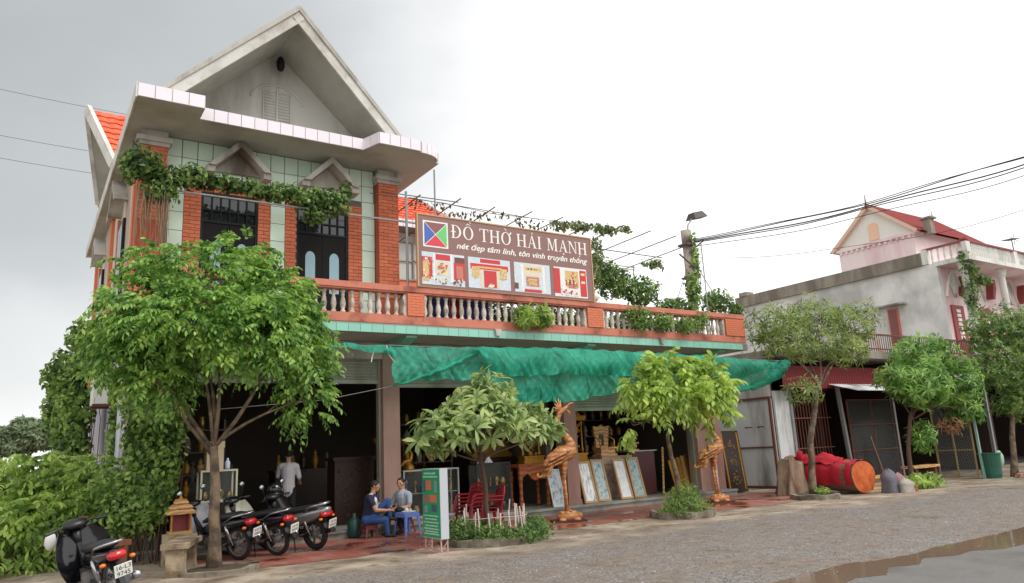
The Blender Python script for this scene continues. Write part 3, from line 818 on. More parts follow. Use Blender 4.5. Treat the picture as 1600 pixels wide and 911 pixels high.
    me, lo, hi = text_mesh(full); k = (12.13-8.2)/(hi-lo)
    for v in me.vertices: v.co = Vector((8.2+(v.co.x-lo)*k, y-.002, 6.335+v.co.y*1.0)) - o0
    me.materials.clear(); me.materials.append(m_white); tag(link('slogan', me, S_), kind='stuff')
    b = MB()
    def end_x(pre): q, l_, h_ = text_mesh(pre); bpy.data.meshes.remove(q); return 8.2+(h_-lo)*k
    xe = end_x(full[:6]); rect(b, xe-.075, xe-.045, 6.285, 6.310, y-.003)                       # dot below
    for pre, rising in ((full[:32], False), (full[:37], True)):                                  # grave and acute over the circumflex
        xe = end_x(pre)-.02; zz = 6.335+.165
        flat(b, [(xe-.01,zz),(xe+.012,zz),(xe+.05,zz+.045),(xe+.022,zz+.045)] if rising else [(xe+.03,zz),(xe+.05,zz),(xe+.02,zz+.045),(xe-.008,zz+.045)], y-.003)
    tag(put(b, 'accent_marks', m_white), kind='stuff')
    # four printed altar pictures (plain generic shapes)
    C_ = {k: M('print_'+k, lin(*v), rough=.5, var=.25, scale=26) for k, v in dict(sky=(206,216,226), red=(204,58,58), gold=(214,182,120), cream=(226,210,176), dark=(108,70,64), rose=(196,120,110), white=(232,232,230)).items()}
    keys = list(C_)
    def picture(x0, x1, z0, z1, shapes, bg):
        b = MB(); b.cur = keys.index(bg); rect(b, x0,x1,z0,z1,y)
        for i, (k, a0, a1, c0, c1) in enumerate(shapes):
            b.cur = keys.index(k); W = x1-x0; Hh = z1-z0
            rect(b, x0+a0*W, x0+a1*W, z0+c0*Hh, z0+c1*Hh, y-.0012*(i+1)/4-.001)
        put(b, 'altar_picture', [C_[k] for k in keys])
    rr = random.Random(5)
    def specks(n, ks, a0, a1, c0, c1, s=.05):
        return [(rr.choice(ks), u, u+rr.uniform(.02,s), v, v+rr.uniform(.03,s*1.6)) for u, v in [(rr.uniform(a0,a1-.05), rr.uniform(c0,c1-.06)) for _ in range(n)]]
    picture(7.29,8.40,5.41,6.17, [('red',.0,.24,.2,.85),('white',.26,.30,.1,1),('red',.32,.66,.78,.96),('cream',.34,.62,.3,.72),('white',.66,.71,.1,1),('dark',.76,1,.74,.92),('red',.74,1,.2,.74),('rose',.8,.96,.25,.65),('gold',.02,.16,.1,.75)]
            + specks(22,['gold','white','rose'],.02,.3,.08,.85)+specks(26,['white','dark','cream'],.2,.98,.02,.24)+specks(16,['gold','red','rose'],.36,.6,.3,.72), 'sky')
    picture(8.50,9.68,5.42,6.17, [('red',.05,.95,.62,.80),('red',.28,.76,.84,.97),('gold',.2,.8,.66,.72),('red',.36,.66,.04,.60),('gold',.08,.26,.35,.70),('gold',.74,.92,.35,.70),('cream',.28,.34,.05,.62),('cream',.67,.73,.05,.62)]
            + specks(14,['gold','cream'],.1,.28,.3,.7)+specks(14,['gold','cream'],.72,.94,.3,.7)+specks(12,['white','gold'],.42,.62,.03,.22), 'sky')
    picture(9.80,10.88,5.42,6.17, [('cream',.25,.80,.72,.92),('gold',.30,.75,.76,.86),('white',.18,.25,.05,.95),('white',.78,.85,.05,.95),('cream',.28,.74,.56,.68),('rose',.32,.68,.22,.54),('gold',.38,.62,.26,.48),('red',.26,.74,.02,.12),('dark',.0,.1,.1,.3)]
            + specks(10,['dark','red'],.36,.66,.77,.86,.03)+specks(18,['gold','cream','rose'],.32,.66,.2,.5), 'sky')
    picture(11.01,12.07,5.40,6.17, [('red',.0,.18,.1,.95),('white',.2,.26,.05,.95),('gold',.34,.74,.35,.90),('rose',.4,.7,.30,.45),('dark',.44,.5,.42,.6),('dark',.56,.62,.42,.6),('red',.78,.98,.05,.95),('cream',.82,.94,.78,.86),('cream',.82,.94,.5,.58),('white',.28,.70,.04,.16)]
            + specks(22,['gold','cream','red'],.3,.75,.3,.9)+specks(20,['red','white','cream'],.15,.75,.03,.3), 'white')
sign_board()
# round white lamp on the balustrade beside the sign
b = MB(); b.ell((0,0,.16),(.13,.13,.13),14,10); b.lathe([(.06,0),(.06,.03),(.04,.06)], 10)
o = b.build('globe_lamp', M('white_globe', lin(226,220,210), rough=.3, var=.05), smooth=True); o.location = (12.42,14.72,5.335)
tag(o, 'round white globe lamp on the balustrade at the right end of the sign', 'lamp')

# ================================================================== PERGOLA OF THIN RODS ON THE TERRACE
m_rod = M('rusty_rod', lin(88,74,70), rough=.7, var=.3, scale=12)
m_pipe = M('galvanised_pipe', lin(150,152,152), rough=.4, var=.15, scale=8, metal=.3)
PG = thing('pergola', 'thin rusty rods forming a trellis over the terrace', 'pergola', (7,15,4.5))
def prod(a, b_, r, m, nm='rod'):
    q = MB(); q.tube([Vector(a)-Vector((7,15,4.5)), Vector(b_)-Vector((7,15,4.5))], r, 6); q.build(nm, m, PG)
for i, xx in enumerate([7.5,8.55,9.6,10.65,11.7,12.8,13.85,14.9,16.0,17.05]):
    prod((xx,14.95+srnd(-.1,.1),7.70+srnd(-.03,.03)), (xx+srnd(.0,.25),18.7+srnd(-.3,.5),7.66), .016, m_rod)
prod((7.3,16.9,7.66),(17.3,16.9,7.62),.016,m_rod); prod((7.3,15.2,7.66),(11.2,15.3,7.66),.010,m_rod); prod((12.2,18.3,7.66),(17.4,18.3,7.62),.014,m_rod); prod((12.6,17.6,7.4),(16.8,17.7,7.34),.012,m_rod)
prod((2.2,15.2,7.03),(7.9,15.15,7.02),.022,m_pipe,'pipe')
prod((7.14,15.0,4.5),(7.14,15.0,7.72),.03,m_pipe,'post'); prod((7.95,15.1,4.5),(7.93,15.05,8.42),.02,m_pipe,'post')
prod((17.3,18.3,4.5),(17.3,18.3,7.7),.022,m_pipe,'post'); prod((12.3,16.9,4.5),(12.3,16.9,7.7),.022,m_pipe,'post'); prod((17.2,15.1,4.5),(17.2,15.1,7.75),.018,m_pipe,'post')
prod((6.6,15.2,7.7),(8.6,15.1,7.70),.012,m_rod)

# ================================================================== GREEN SHADE NET HUNG BELOW THE CORNICE
def netmat():
    m, nt, N, L, P = base_mat('green_shade_net')
    g = N.new('ShaderNodeNewGeometry')
    n = N.new('ShaderNodeTexNoise'); n.inputs['Scale'].default_value = 2.2; n.inputs['Detail'].default_value = 5; L.new(g.outputs['Position'], n.inputs['Vector'])
    r = N.new('ShaderNodeValToRGB'); r.color_ramp.elements[0].color = lin(16,150,122); r.color_ramp.elements[1].color = lin(64,206,172)
    r.color_ramp.elements[0].position = .3; r.color_ramp.elements[1].position = .7; L.new(n.outputs['Fac'], r.inputs[0])
    at = N.new('ShaderNodeAttribute'); at.attribute_name = 'seam'
    sm = N.new('ShaderNodeMix'); sm.data_type = 'RGBA'; L.new(at.outputs['Fac'], sm.inputs[0]); L.new(r.outputs[0], sm.inputs[6]); sm.inputs[7].default_value = lin(10,70,62)
    L.new(sm.outputs[2], P.inputs['Base Color']); P.inputs['Roughness'].default_value = .55
    tl = N.new('ShaderNodeBsdfTranslucent'); L.new(sm.outputs[2], tl.inputs['Color'])
    tr = N.new('ShaderNodeBsdfTransparent')
    a = N.new('ShaderNodeMixShader'); a.inputs[0].default_value = .45; L.new(P.outputs[0], a.inputs[1]); L.new(tl.outputs[0], a.inputs[2])
    c = N.new('ShaderNodeMixShader'); wn = N.new('ShaderNodeTexNoise'); wn.inputs['Scale'].default_value = 9; wn.inputs['Detail'].default_value = 6; L.new(g.outputs['Position'], wn.inputs['Vector'])
    wr_ = N.new('ShaderNodeMapRange'); wr_.inputs[1].default_value = .35; wr_.inputs[2].default_value = .7; wr_.inputs[3].default_value = .12; wr_.inputs[4].default_value = .42; L.new(wn.outputs['Fac'], wr_.inputs[0]); L.new(wr_.outputs[0], c.inputs[0]); L.new(a.outputs[0], c.inputs[1]); L.new(tr.outputs[0], c.inputs[2])
    L.new(c.outputs[0], N['Material Output'].inputs[0])
    return m
m_net = netmat()
def interp(x, pts):
    for (a, u), (b_, v) in zip(pts, pts[1:]):
        if x <= b_: return u+(v-u)*max(0, min(1, (x-a)/(b_-a)))
    return pts[-1][1]
NT = thing('shade_net', 'crumpled green shade net hanging in folds under the terrace edge', 'net', (6.2,14.5,3.95))
def net_sheet(nm, xa, xb, top, bot, y0, bulge, nx, nz, seed, slant=0.0, par=NT):
    V = []; seam = []
    for j in range(nz+1):
        v = j/nz
        for i in range(nx+1):
            x = xa+(xb-xa)*i/nx; zt, zb_ = interp(x, top), interp(x, bot); z = zt+(zb_-zt)*v
            w = (math.sin(x*5.1+seed+v*2.2)*.5+math.sin(x*11.3+seed*2-v*3.1)*.25+math.sin(x*2.3+v*5+seed*3)*.5)
            y = y0 - bulge*math.sin(math.pi*min(1,v*1.0)*.9) + w*.07*(.25+v) - .12*v + (.018*math.sin(x*23+z*15+seed)+.014*math.sin(x*37-z*21)+.012*math.sin(z*47+x*8))*(.4+.6*v)
            V.append((x+slant*(zt-z)+.05*math.sin(z*7+x*3)-6.2, y-14.5, z+.02*math.sin(x*9+seed)-3.95))
            s_ = (x*1.0 + z*.30 + .09*math.sin(x*1.7+seed)) % .41; seam.append(.55+.35*math.sin(x*3.3+z*4) if s_ < .020 else 0.0)
    F = [(j*(nx+1)+i, j*(nx+1)+i+1, (j+1)*(nx+1)+i+1, (j+1)*(nx+1)+i) for j in range(nz) for i in range(nx)]
    me = np_mesh(nm, V, F, m_net, smooth=True)
    at = me.attributes.new('seam', 'FLOAT', 'POINT'); at.data.foreach_set('value', seam)
    return link(nm, me, par)
TOP = [(5.2,3.98),(6.4,3.95),(8.5,3.99),(11,4.05),(14,4.03),(17,3.98),(19.0,3.92),(19.9,3.95)]
net_sheet('net_sheet', 6.45, 19.5, TOP, [(6.45,3.15),(7.6,3.24),(8.42,3.22),(8.55,2.95),(9.2,2.70),(9.8,2.58),(10.6,2.74),(11.2,2.72),(12.4,2.92),(13.3,3.02),(15,2.9),(17.1,2.95),(18.3,3.15),(19.0,3.3),(19.5,3.45)], 14.52, .05, 620, 16, 1.3)
net_sheet('folded_flap', 8.42, 18.6, TOP, [(8.42,3.9),(8.75,3.42),(9.4,3.30),(11,3.40),(13,3.35),(15,3.4),(17,3.3),(18.6,3.62)], 14.44, .13, 480, 10, 4.1)
net_sheet('net_strip', 4.9, 6.5, TOP, [(4.9,3.9),(5.6,3.84),(6.5,3.72)], 14.5, .02, 70, 5, 2.2)
def strand(pts, rs, nm):
    b_ = MB(); P_ = []
    k = 10*(len(pts)-1); rr_ = []
    for i in range(k+1):
        t = i/10; a = min(int(t), len(pts)-2); f = t-a; f2 = f*f*(3-2*f)
        p = Vector(pts[a]).lerp(Vector(pts[a+1]), f2); p += Vector((0, .02*math.sin(i*1.7), .018*math.sin(i*1.1)))
        P_.append(p-Vector((6.2,14.5,3.95))); rr_.append((rs[a]+(rs[a+1]-rs[a])*f)*(1+.15*math.sin(i*2.3)))
    b_.tube(P_, rr_, 9, flat=.7); me = b_.mesh(nm, m_net, True); link(nm, me, NT)
strand([(6.48,14.40,3.09),(7.3,14.36,3.34),(8.0,14.38,3.62),(8.62,14.42,3.90)], [.025,.06,.075,.05], 'twisted_strand')
strand([(16.9,14.35,2.98),(17.9,14.32,3.10),(18.7,14.34,3.36),(19.3,14.36,3.66),(19.8,14.42,3.93)], [.05,.12,.17,.19,.13], 'rolled_end')
b = MB(); b.tube([(-2.3+.0,.08,-.08),(0.3,.06,.03),(13.8,.02,.0)], .010, 5); b.build('hanging_wire', m_pipe, NT)
b = MB(); b.tube([(.28,-.1,-.86),(-1.2,-.05,-1.14),(-3.2,.0,-1.3)], .006, 4); b.build('tie_cord', m_pipe, NT)
b = MB(); b.tube([(.15,-.06,.0),(.2,-.07,-.2),(.33,-.07,-.35),(.3,-.07,-.45),(.38,-.07,-.5)], .012, 4); b.tube([(-.12,-.06,-.06),(-.16,-.06,-.2),(-.2,-.06,-.36)], .012, 4)
b.build('white_tie', m_white, NT)

# ================================================================== NEIGHBOURING PINK HOUSE
m_grey = None
def sidewall_mat():
    m, nt, N, L, P = base_mat('weathered_grey_plaster')
    g = N.new('ShaderNodeNewGeometry')
    def noise(sc, det=6, mp=None):
        n = N.new('ShaderNodeTexNoise'); n.inputs['Scale'].default_value = sc; n.inputs['Detail'].default_value = det; n.inputs['Roughness'].default_value = .62
        if mp:
            q = N.new('ShaderNodeMapping'); q.inputs['Scale'].default_value = mp; L.new(g.outputs['Position'], q.inputs[0]); L.new(q.outputs[0], n.inputs['Vector'])
        else: L.new(g.outputs['Position'], n.inputs['Vector'])
        return n
    r = N.new('ShaderNodeValToRGB'); r.color_ramp.elements[0].position = .36; r.color_ramp.elements[1].position = .60
    r.color_ramp.elements[0].color = lin(182,180,178); r.color_ramp.elements[1].color = lin(228,226,224); L.new(noise(.55).outputs['Fac'], r.inputs[0])
    r2 = N.new('ShaderNodeValToRGB'); r2.color_ramp.elements[0].position = .60; r2.color_ramp.elements[1].position = .72; L.new(noise(1, 6, (1.2,1.2,.35)).outputs['Fac'], r2.inputs[0])
    sp = N.new('ShaderNodeSeparateXYZ'); L.new(g.outputs['Position'], sp.inputs[0])
    mr = N.new('ShaderNodeMapRange'); mr.inputs[1].default_value = 7.0; mr.inputs[2].default_value = 5.6; L.new(sp.outputs[2], mr.inputs[0])
    mu = N.new('ShaderNodeMath'); mu.operation = 'MULTIPLY'; L.new(r2.outputs[0], mu.inputs[0]); L.new(mr.outputs[0], mu.inputs[1])
    mx = N.new('ShaderNodeMix'); mx.data_type = 'RGBA'; L.new(mu.outputs[0], mx.inputs[0]); L.new(r.outputs[0], mx.inputs[6]); mx.inputs[7].default_value = lin(206,138,98)
    L.new(mx.outputs[2], P.inputs['Base Color']); P.inputs['Roughness'].default_value = .9
    return m
m_side = sidewall_mat()
m_pink = M('pink_paint', lin(240,222,222), rough=.8, var=.05, scale=2, dirt=lin(222,186,190), damt=.3, dscale=.7, streak=True)
m_moss = M('mossy_parapet', lin(160,152,140), rough=.9, var=.2, scale=5, bump=.2, dirt=lin(118,110,98), damt=.5, dscale=1.0, streak=True)
m_red = M('red_paint', lin(150,72,70), rough=.6, var=.12, scale=5)
m_whitec = M('white_column_paint', lin(226,226,220), rough=.7, var=.06, scale=3, dirt=lin(170,168,158), damt=.3, dscale=1.2, streak=True)
NH = thing('neighbour_house', 'pink two storey house with grey weathered side wall and pink attic', 'house', (32,15.4,0))
NO = Vector((32,15.4,0))
def nb(b_, nm, mt, par=NH): b_.xform(Matrix.Translation(-NO)); return b_.build(nm, mt, par)
b = MB(); b.box(32,32.25,15.4,26,0,8.54); nb(b,'side_wall',m_side)
b = MB(); b.box(31.9,32.3,15.95,26.05,8.60,9.10); b.box(31.84,32.36,15.95,26.1,8.54,8.60); b.box(31.82,32.4,25.2,25.7,9.1,9.3); nb(b,'roof_parapet',m_moss)
b = MB(); b.box(32.25,46,15.4,15.65,4.5,8.54); nb(b,'front_wall',m_pink)
b = MB(); b.box(32.25,46,15.65,26,8.3,8.54); b.box(45.8,46,15.65,26,0,8.3); b.box(32.25,46,25.8,26,0,8.3); nb(b,'roof_slab',m_conc)
b = MB(); b.box(31.95,46,14.06,15.4,8.40,8.56); nb(b,'terrace_slab',m_pink)
b = MB()
for i in range(66): b.box(31.93+.212*i,31.93+.212*i+.198,14.04,14.06,8.385,8.575)
for i in range(7): b.box(31.93,31.948,14.07+.2*i,14.07+.2*i+.187,8.385,8.575)
nb(b,'fascia_tiles',m_whitec)
b = MB(); b.box(31.96,46,14.08,14.26,9.17,9.24); b.box(31.96,32.14,14.26,15.9,9.17,9.24); b.box(31.92,32.18,14.04,14.30,9.24,9.30); nb(b,'terrace_rail',m_red)
for x0 in (31.96,36.2,40.5): b = MB(); b.box(x0,x0+.34,14.08,14.28,8.56,9.17); nb(b,'rail_pillar',m_whitec)
b = MB(); b.box(31.94,32.16,15.7,15.95,8.56,9.2); nb(b,'rail_pillar',m_whitec)
bb = MB(); bb.lathe([(.05,0),(.03,.08),(.055,.22),(.03,.42),(.05,.60)], 6); me_nb = bb.mesh('baluster', m_whitec, True)
for i in range(5): piece('baluster', me_nb, NH, Vector((32.05, 14.5+.26*i, 8.56))-NO)
for i in range(27):
    if i != 25: piece('baluster', me_nb, NH, Vector((32.44+.145*i, 14.17, 8.56))-NO)
q = MB()
for i in range(60): q.lathe([(.05,0),(.03,.08),(.055,.22),(.03,.42),(.05,.60)], 5, (36.6+.15*i,14.17,8.56))
tag(nb(q,'far_balusters',m_whitec), kind='stuff')
for xc in (32.32,35.6,39.2):
    b = MB(); b.lathe([(.2,4.5),(.2,4.7),(.15,4.75),(.135,8.0),(.19,8.1),(.19,8.25),(.24,8.3),(.24,8.4)], 14, (xc,14.5,0)); nb(b,'round_column',m_whitec)
for xc in (32.35,34.2,37.4):                  # fan arches on the wall over the doors
    b = MB(); pts = [(xc+1.5*k/8, 7.1+1.15*math.sin(math.pi*k/8)) for k in range(9)]
    for p, q_ in zip(pts, pts[1:]): b.bar((p[0],15.36,p[1]),(q_[0],15.36,q_[1]),.07,.1,up=(0,1,0))
    for k in (2,3,4,5,6): b.bar((xc+.75,15.36,7.1),(pts[k][0],15.36,pts[k][1]),.06,.04,up=(0,1,0))
    nb(b,'fan_arch',m_whitec)
for xc in (32.55,35.0,38.0):
    b = MB(); b.box(xc,xc+.95,15.32,15.4,4.5,6.75); dd = nb(b,'red_door',m_red)
    b = MB()
    for k in range(7): b.box(xc+.3,xc+.62,15.305,15.32,5.3+.19*k,5.3+.19*k+.13)
    nb(b,'door_pane',m_white,dd)
    b = MB(); b.prism([(xc+.9,7.25),(xc+1.2,8.1),(xc+1.35,8.1),(xc+1.35,7.7),(xc+1.08,7.2)], 'y', 15.1, 15.4); nb(b,'corbel',m_red)
# shuttered side window with sill lintel and rust stains below
b = MB(); b.box(31.93,32.0,17.33,17.8,5.3,6.95); w_ = nb(b,'side_window',M('rust_frame', lin(196,120,96), rough=.8, var=.2))
b = MB(); b.box(31.90,31.93,17.40,17.73,5.35,6.88)
for k in range(14): b.box(31.885,31.9,17.40,17.73,5.4+.105*k,5.4+.105*k+.06)
nb(b,'shutter_leaf',M('brown_shutter', lin(142,92,92), rough=.8, var=.1),w_)
b = MB(); b.box(31.6,32.0,16.9,18.3,7.05,7.12); nb(b,'window_hood',m_conc)
b = MB(); b.box(32.1,40,26.1,36,0,6.1); b.box(32.0,40.1,26.1,36.1,6.1,6.3); nb(b,'rear_annex',m_side)
# pink attic
b = MB(); b.box(34,40,17.15,20.95,8.54,10.62); nb(b,'attic_wall',m_pink)
b = MB(); b.prism([(17.15,10.62),(17.15,10.78),(19.03,12.36),(20.9,10.78),(20.9,10.62)], 'x', 34.0, 40.0); nb(b,'attic_gable',M('attic_white', lin(232,230,222), rough=.8, var=.05))
b = MB(); b.box(33.88,34.06,17.0,21.05,10.55,10.70)
for k in range(13): b.box(33.9,34.0,17.25+.29*k,17.36+.29*k,10.42,10.55)
nb(b,'dentil_band',m_pink)
b = MB(); b.prism([(18.74,10.75),(19.24,10.75)]+[(18.99+.25*math.cos(math.pi*k/8), 11.40+.22*math.sin(math.pi*k/8)) for k in range(9)], 'x', 33.95, 34.0); nb(b,'attic_arch',M('attic_peach', lin(238,198,170), rough=.8, var=.05))
b = MB(); b.bar((33.9,16.85,10.62),(33.9,19.03,12.46),.30,.16,up=(0,0,1)); b.bar((33.9,21.2,10.62),(33.9,19.03,12.46),.30,.16,up=(0,0,1)); nb(b,'attic_verge',M('attic_trim', lin(226,190,172), rough=.8, var=.08))
b = MB(); b.add([(33.75,16.7,10.62),(33.75,19.03,12.58),(40.3,19.03,12.58),(40.3,16.7,10.62)],[(0,1,2,3)]); b.add([(33.75,21.3,10.62),(33.75,19.03,12.58),(40.3,19.03,12.58),(40.3,21.3,10.62)],[(0,1,2,3)])
b.add([(33.75,16.7,10.5),(33.75,19.03,12.46),(40.3,19.03,12.46),(40.3,16.7,10.5)],[(0,1,2,3)])
nb(b,'attic_roof',M('dark_red_tile', lin(132,62,60), rough=.95, var=.2, scale=3, spec=.1))
b = MB(); b.box(34.4,34.75,16.5,16.85,10.5,11.2); b.box(34.3,34.85,16.4,16.95,11.2,11.28); nb(b,'finial_post',m_moss)
for xx in (33.75,40): b = MB(); b.tube([(xx,19.03,12.5),(xx,19.03,13.1)],[.05,.01],6); nb(b,'roof_spike',m_rod)
AN = thing('tv_antenna', 'thin television antenna on a mast above the pink house', 'antenna', (40.2,15.6,8.54))
b = MB(); b.tube([(0,0,0),(-.05,0,2.1)], .025, 5); b.build('mast', m_rod, AN)
b = MB(); b.tube([(-.75,0,1.95),(.4,0,2.1)], .018, 4)
for k in range(7): b.tube([(-.7+.17*k,-.28,1.96+.022*k),(-.7+.17*k,.28,1.96+.022*k)], .01, 4)
b.tube([(.2,0,1.75),(.3,0,2.4)], .012, 4); b.tube([(.3,-.2,1.9),(.3,.2,2.3)], .012, 4); b.build('aerial', m_rod, AN)

# ================================================================== WORKSHOP SHED IN FRONT OF THE PINK HOUSE
m_sheet = M('grey_white_sheet', lin(216,218,220), rough=.6, var=.06, scale=3, dirt=lin(120,112,106), damt=.36, dscale=.9, streak=True)
m_rust = M('rusty_steel', lin(112,64,54), rough=.8, var=.3, scale=9)
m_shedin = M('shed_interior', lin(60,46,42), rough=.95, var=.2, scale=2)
SH = thing('workshop_shed', 'low flat roofed workshop with red fascia and wire mesh gates', 'shed', (20.7,15.5,0))
SO = Vector((20.7,15.5,0))
def sb(b_, nm, mt, par=SH): b_.xform(Matrix.Translation(-SO)); return b_.build(nm, mt, par)
b = MB(); b.box(20.62,32.0,15.0,25.5,4.24,4.50); b.box(32.0,46,14.0,15.4,4.24,4.5); sb(b,'roof_slab',m_moss)
b = MB(); b.box(20.65,20.8,15.95,25.4,2.97,4.24); sb(b,'upper_side_wall',m_conc)
b = MB(); b.box(20.66,20.78,15.95,25.4,0,2.93); ssw = sb(b,'sheet_wall',m_sheet)
b = MB(); b.box(20.60,20.67,15.9,20,2.90,2.97); b.box(20.62,20.66,15.95,20,1.30,1.35); b.box(20.60,20.67,15.9,15.97,0,2.9); b.box(20.62,20.66,16.0,20,.0,.08); sb(b,'sheet_frame',m_rust)
for k in (16.25,16.75):
    b = MB(); b.tube([(20.64,k,1.98),(20.54,k,2.0),(20.54,k+.22,2.0),(20.64,k+.22,1.98)], .018, 5); sb(b,'handle',m_rust,ssw)
b = MB(); b.box(20.8,21.55,15.85,15.93,0,3.15); sb(b,'white_panel',m_sheet)
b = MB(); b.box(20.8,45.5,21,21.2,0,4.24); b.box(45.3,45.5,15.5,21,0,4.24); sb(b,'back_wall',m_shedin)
for q_ in ((27.3,27.45,15.6,21),(23.6,23.75,16.2,21),(20.8,20.95,16.0,21),(31.7,31.98,14.3,21)): b = MB(); b.box(q_[0],q_[1],q_[2],q_[3],.013,4.2); sb(b,'added_dark_wall',m_shedin)  # added dark partitions; their colour stands in for shade inside the shed
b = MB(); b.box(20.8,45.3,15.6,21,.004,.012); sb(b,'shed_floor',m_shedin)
b = MB()
n = 84
rows = [[],[]]
for i in range(n+1):
    x = 20.85+6.2*i/n; y = 15.48 + (.03 if i % 2 else 0)
    rows[0].append((x,y,3.20)); rows[1].append((x,y,3.96))
b.grid(rows); sb(b,'red_fascia',M('maroon_sheet', lin(126,34,40), rough=.6, var=.15, scale=4))
b = MB(); n = 70; rows = [[],[]]
for i in range(n+1):
    x = 23.3+4.4*i/n; dz = .02*(i % 2); rows[0].append((x,15.45,3.34+dz)); rows[1].append((x,14.35,3.02+dz))
b.grid(rows); sb(b,'awning_sheet',m_sheet)
b = MB(); n = 120; rows = [[],[]]
for i in range(n+1):
    x = 27.9+8*i/n; dz = .02*(i % 2); rows[0].append((x,15.45,3.9+dz)); rows[1].append((x,13.7,3.45+dz))
b.grid(rows); sb(b,'awning_sheet',m_sheet)
for a_, c_ in (((23.85,15.35,0),(23.6,15.35,3.3)),((26.9,15.35,0),(26.9,15.35,3.4)),((31.0,14.0,0),(31.0,14.0,3.6)),((21.6,15.85,0),(21.6,15.85,3.3))):
    b = MB(); b.bar(a_,c_,.11); sb(b,'post',m_pipe)
b = MB()
for k in range(12): b.box(21.75+.16*k,21.775+.16*k,15.82,15.845,.1,3.2)
for z in (.15,1.2,2.2,3.15): b.box(21.65,23.7,15.80,15.82,z,z+.04)
sb(b,'window_grille',m_rust)
def mesh_gate(p0, p1, z0, z1, frame, nm):
    p0 = Vector(p0); p1 = Vector(p1); L_ = (p1-p0).length; d_ = (p1-p0)/L_
    def W(u, z): return p0+d_*u+Vector((0,0,z))
    b_ = MB()
    for u in (0, L_/2, L_): b_.bar(W(u,z0), W(u,z1), .045)
    for z in (z0, z0+(z1-z0)*.36, z0+(z1-z0)*.68, z1): b_.bar(W(0,z), W(L_,z), .04)
    g_ = sb(b_, nm, frame)
    w = MB(); Hh = z1-z0; s = .085; k = -Hh
    while k < L_:
        u0, u1 = max(k,0), min(k+Hh, L_)
        if u1 > u0:
            w.tube([W(u0, z0+u0-k), W(u1, z0+u1-k)], .0035, 3, cap=False); w.tube([W(u0, z1-(u0-k)), W(u1, z1-(u1-k))], .0035, 3, cap=False)
        k += s
    o_ = sb(w, 'wire_mesh', m_pipe, g_); tag(o_, kind='stuff')
mesh_gate((23.95,15.3,0),(26.8,15.3,0),.06,2.78,m_rust,'mesh_gate')
mesh_gate((26.0,12.35,0),(26.0,13.55,0),.06,2.45,M('ochre_steel', lin(150,128,88), rough=.7, var=.2),'open_gate_leaf')
b = MB(); b.bar((26.05,12.2,0),(26.0,12.2,2.7),.07); sb(b,'green_post',M('pale_green_paint', lin(140,170,160), rough=.6, var=.15))
b = MB(); b.bar((25.0,14.9,0),(24.75,15.1,1.5),.14,.03); sb(b,'loose_plank',M('bleached_board', lin(164,140,118), rough=.9, var=.2))
# iron railing along the shed roof
b = MB(); b.box(24.5,33.5,14.98,15.04,5.10,5.16); b.box(24.5,33.5,14.99,15.03,4.58,4.62); rl = sb(b,'roof_railing',m_rust)
b = MB()
for k in range(64): b.box(24.55+.14*k,24.575+.14*k,15.0,15.02,4.5,5.1)
tag(sb(b,'railing_bars',m_rust,rl), kind='stuff')

# ================================================================== UTILITY POLE, CABLES
UP = thing('utility_pole', 'concrete utility pole with a street lamp rising behind the terrace', 'pole', (21.95,20,0))
m_pole = M('pole_concrete', lin(168,158,146), rough=.9, var=.15, scale=5, dirt=lin(120,108,98), damt=.4, dscale=2)
b = MB(); b.tube([(0,0,0),(.02,0,6),(.0,0,9.9)], [.24,.21,.18], 12); b.tube([(0,0,9.5),(0,0,10.0)], [.20,.21], 12); b.build('shaft', m_pole, UP, smooth=True)
b = MB(); b.tube([(.1,0,9.9),(.12,-.05,10.25),(.35,-.1,10.55)], .03, 6); b.build('lamp_arm', m_pipe, UP)
b = MB(); b.add([(.3,-.32,10.5),(.3,.22,10.5),(1.15,.15,10.72),(1.15,-.25,10.72),(.36,-.2,10.78),(.36,.1,10.78),(.95,.05,10.95),(.95,-.15,10.95)],[(0,1,2,3),(4,5,6,7),(0,1,5,4),(1,2,6,5),(2,3,7,6),(3,0,4,7)])
b.build('lamp_head', M('lamp_housing', lin(74,66,66), rough=.6, var=.1), UP)
b = MB(); b.box(-.26,.26,-.26,.26,9.35,9.43); b.box(-.25,.25,-.25,.25,8.0,8.06); b.bar((-.2,-.26,9.0),(.7,-.26,9.6),.05); b.bar((-.7,-.2,8.9),(.2,-.26,8.3),.05); b.build('bracket', m_rod, UP)
m_cable = M('black_cable', lin(52,44,48), rough=.7, var=.1)
def wire(nm, a, b_, sag, r, label, group=None, wob=0.0, seed=0):
    a, b_ = Vector(a), Vector(b_); n = 40; o = (a+b_)/2; pts = []
    rr = random.Random(seed); ph = rr.uniform(0,6)
    for i in range(n+1):
        t = i/n; p = a.lerp(b_, t); p.z -= 4*sag*t*(1-t) - wob*math.sin(t*17+ph)*math.sin(math.pi*t); pts.append(p-a)
    q = MB(); q.tube(pts, r, 5, cap=False); ob = q.build(nm, m_cable); ob.location = a
    tag(ob, label, 'cable', group)
E1 = Vector((22.3,19.9,9.62))
for i, (dz, ez, s, r) in enumerate(((.0,11.22,.55,.020),(-.05,11.08,.60,.026),(.05,11.15,.50,.016),(-.10,10.95,.58,.020),(-.25,10.82,.66,.014))):
    e = Vector((28.2,10,ez)); d_ = (e-E1)*1.6; end = E1+d_
    wire('overhead_cable', E1+Vector((0,0,dz)), end, s*1.1, r, 'black overhead cable bundled with others between the concrete pole and the street', 'bundled overhead cables', .06, i)
wire('thin_wire', E1+Vector((0,0,-.75)), E1+(Vector((28.1,10,10.2))-E1)*1.6, 1.2, .009, 'thin slack wire hanging below the cable bundle over the pink attic', None, .05, 9)
wire('guy_wire', (22.1,20,9.0), (24.3,20.3,6.6), .02, .014, 'guy wire slanting from the concrete pole towards the weathered side wall')
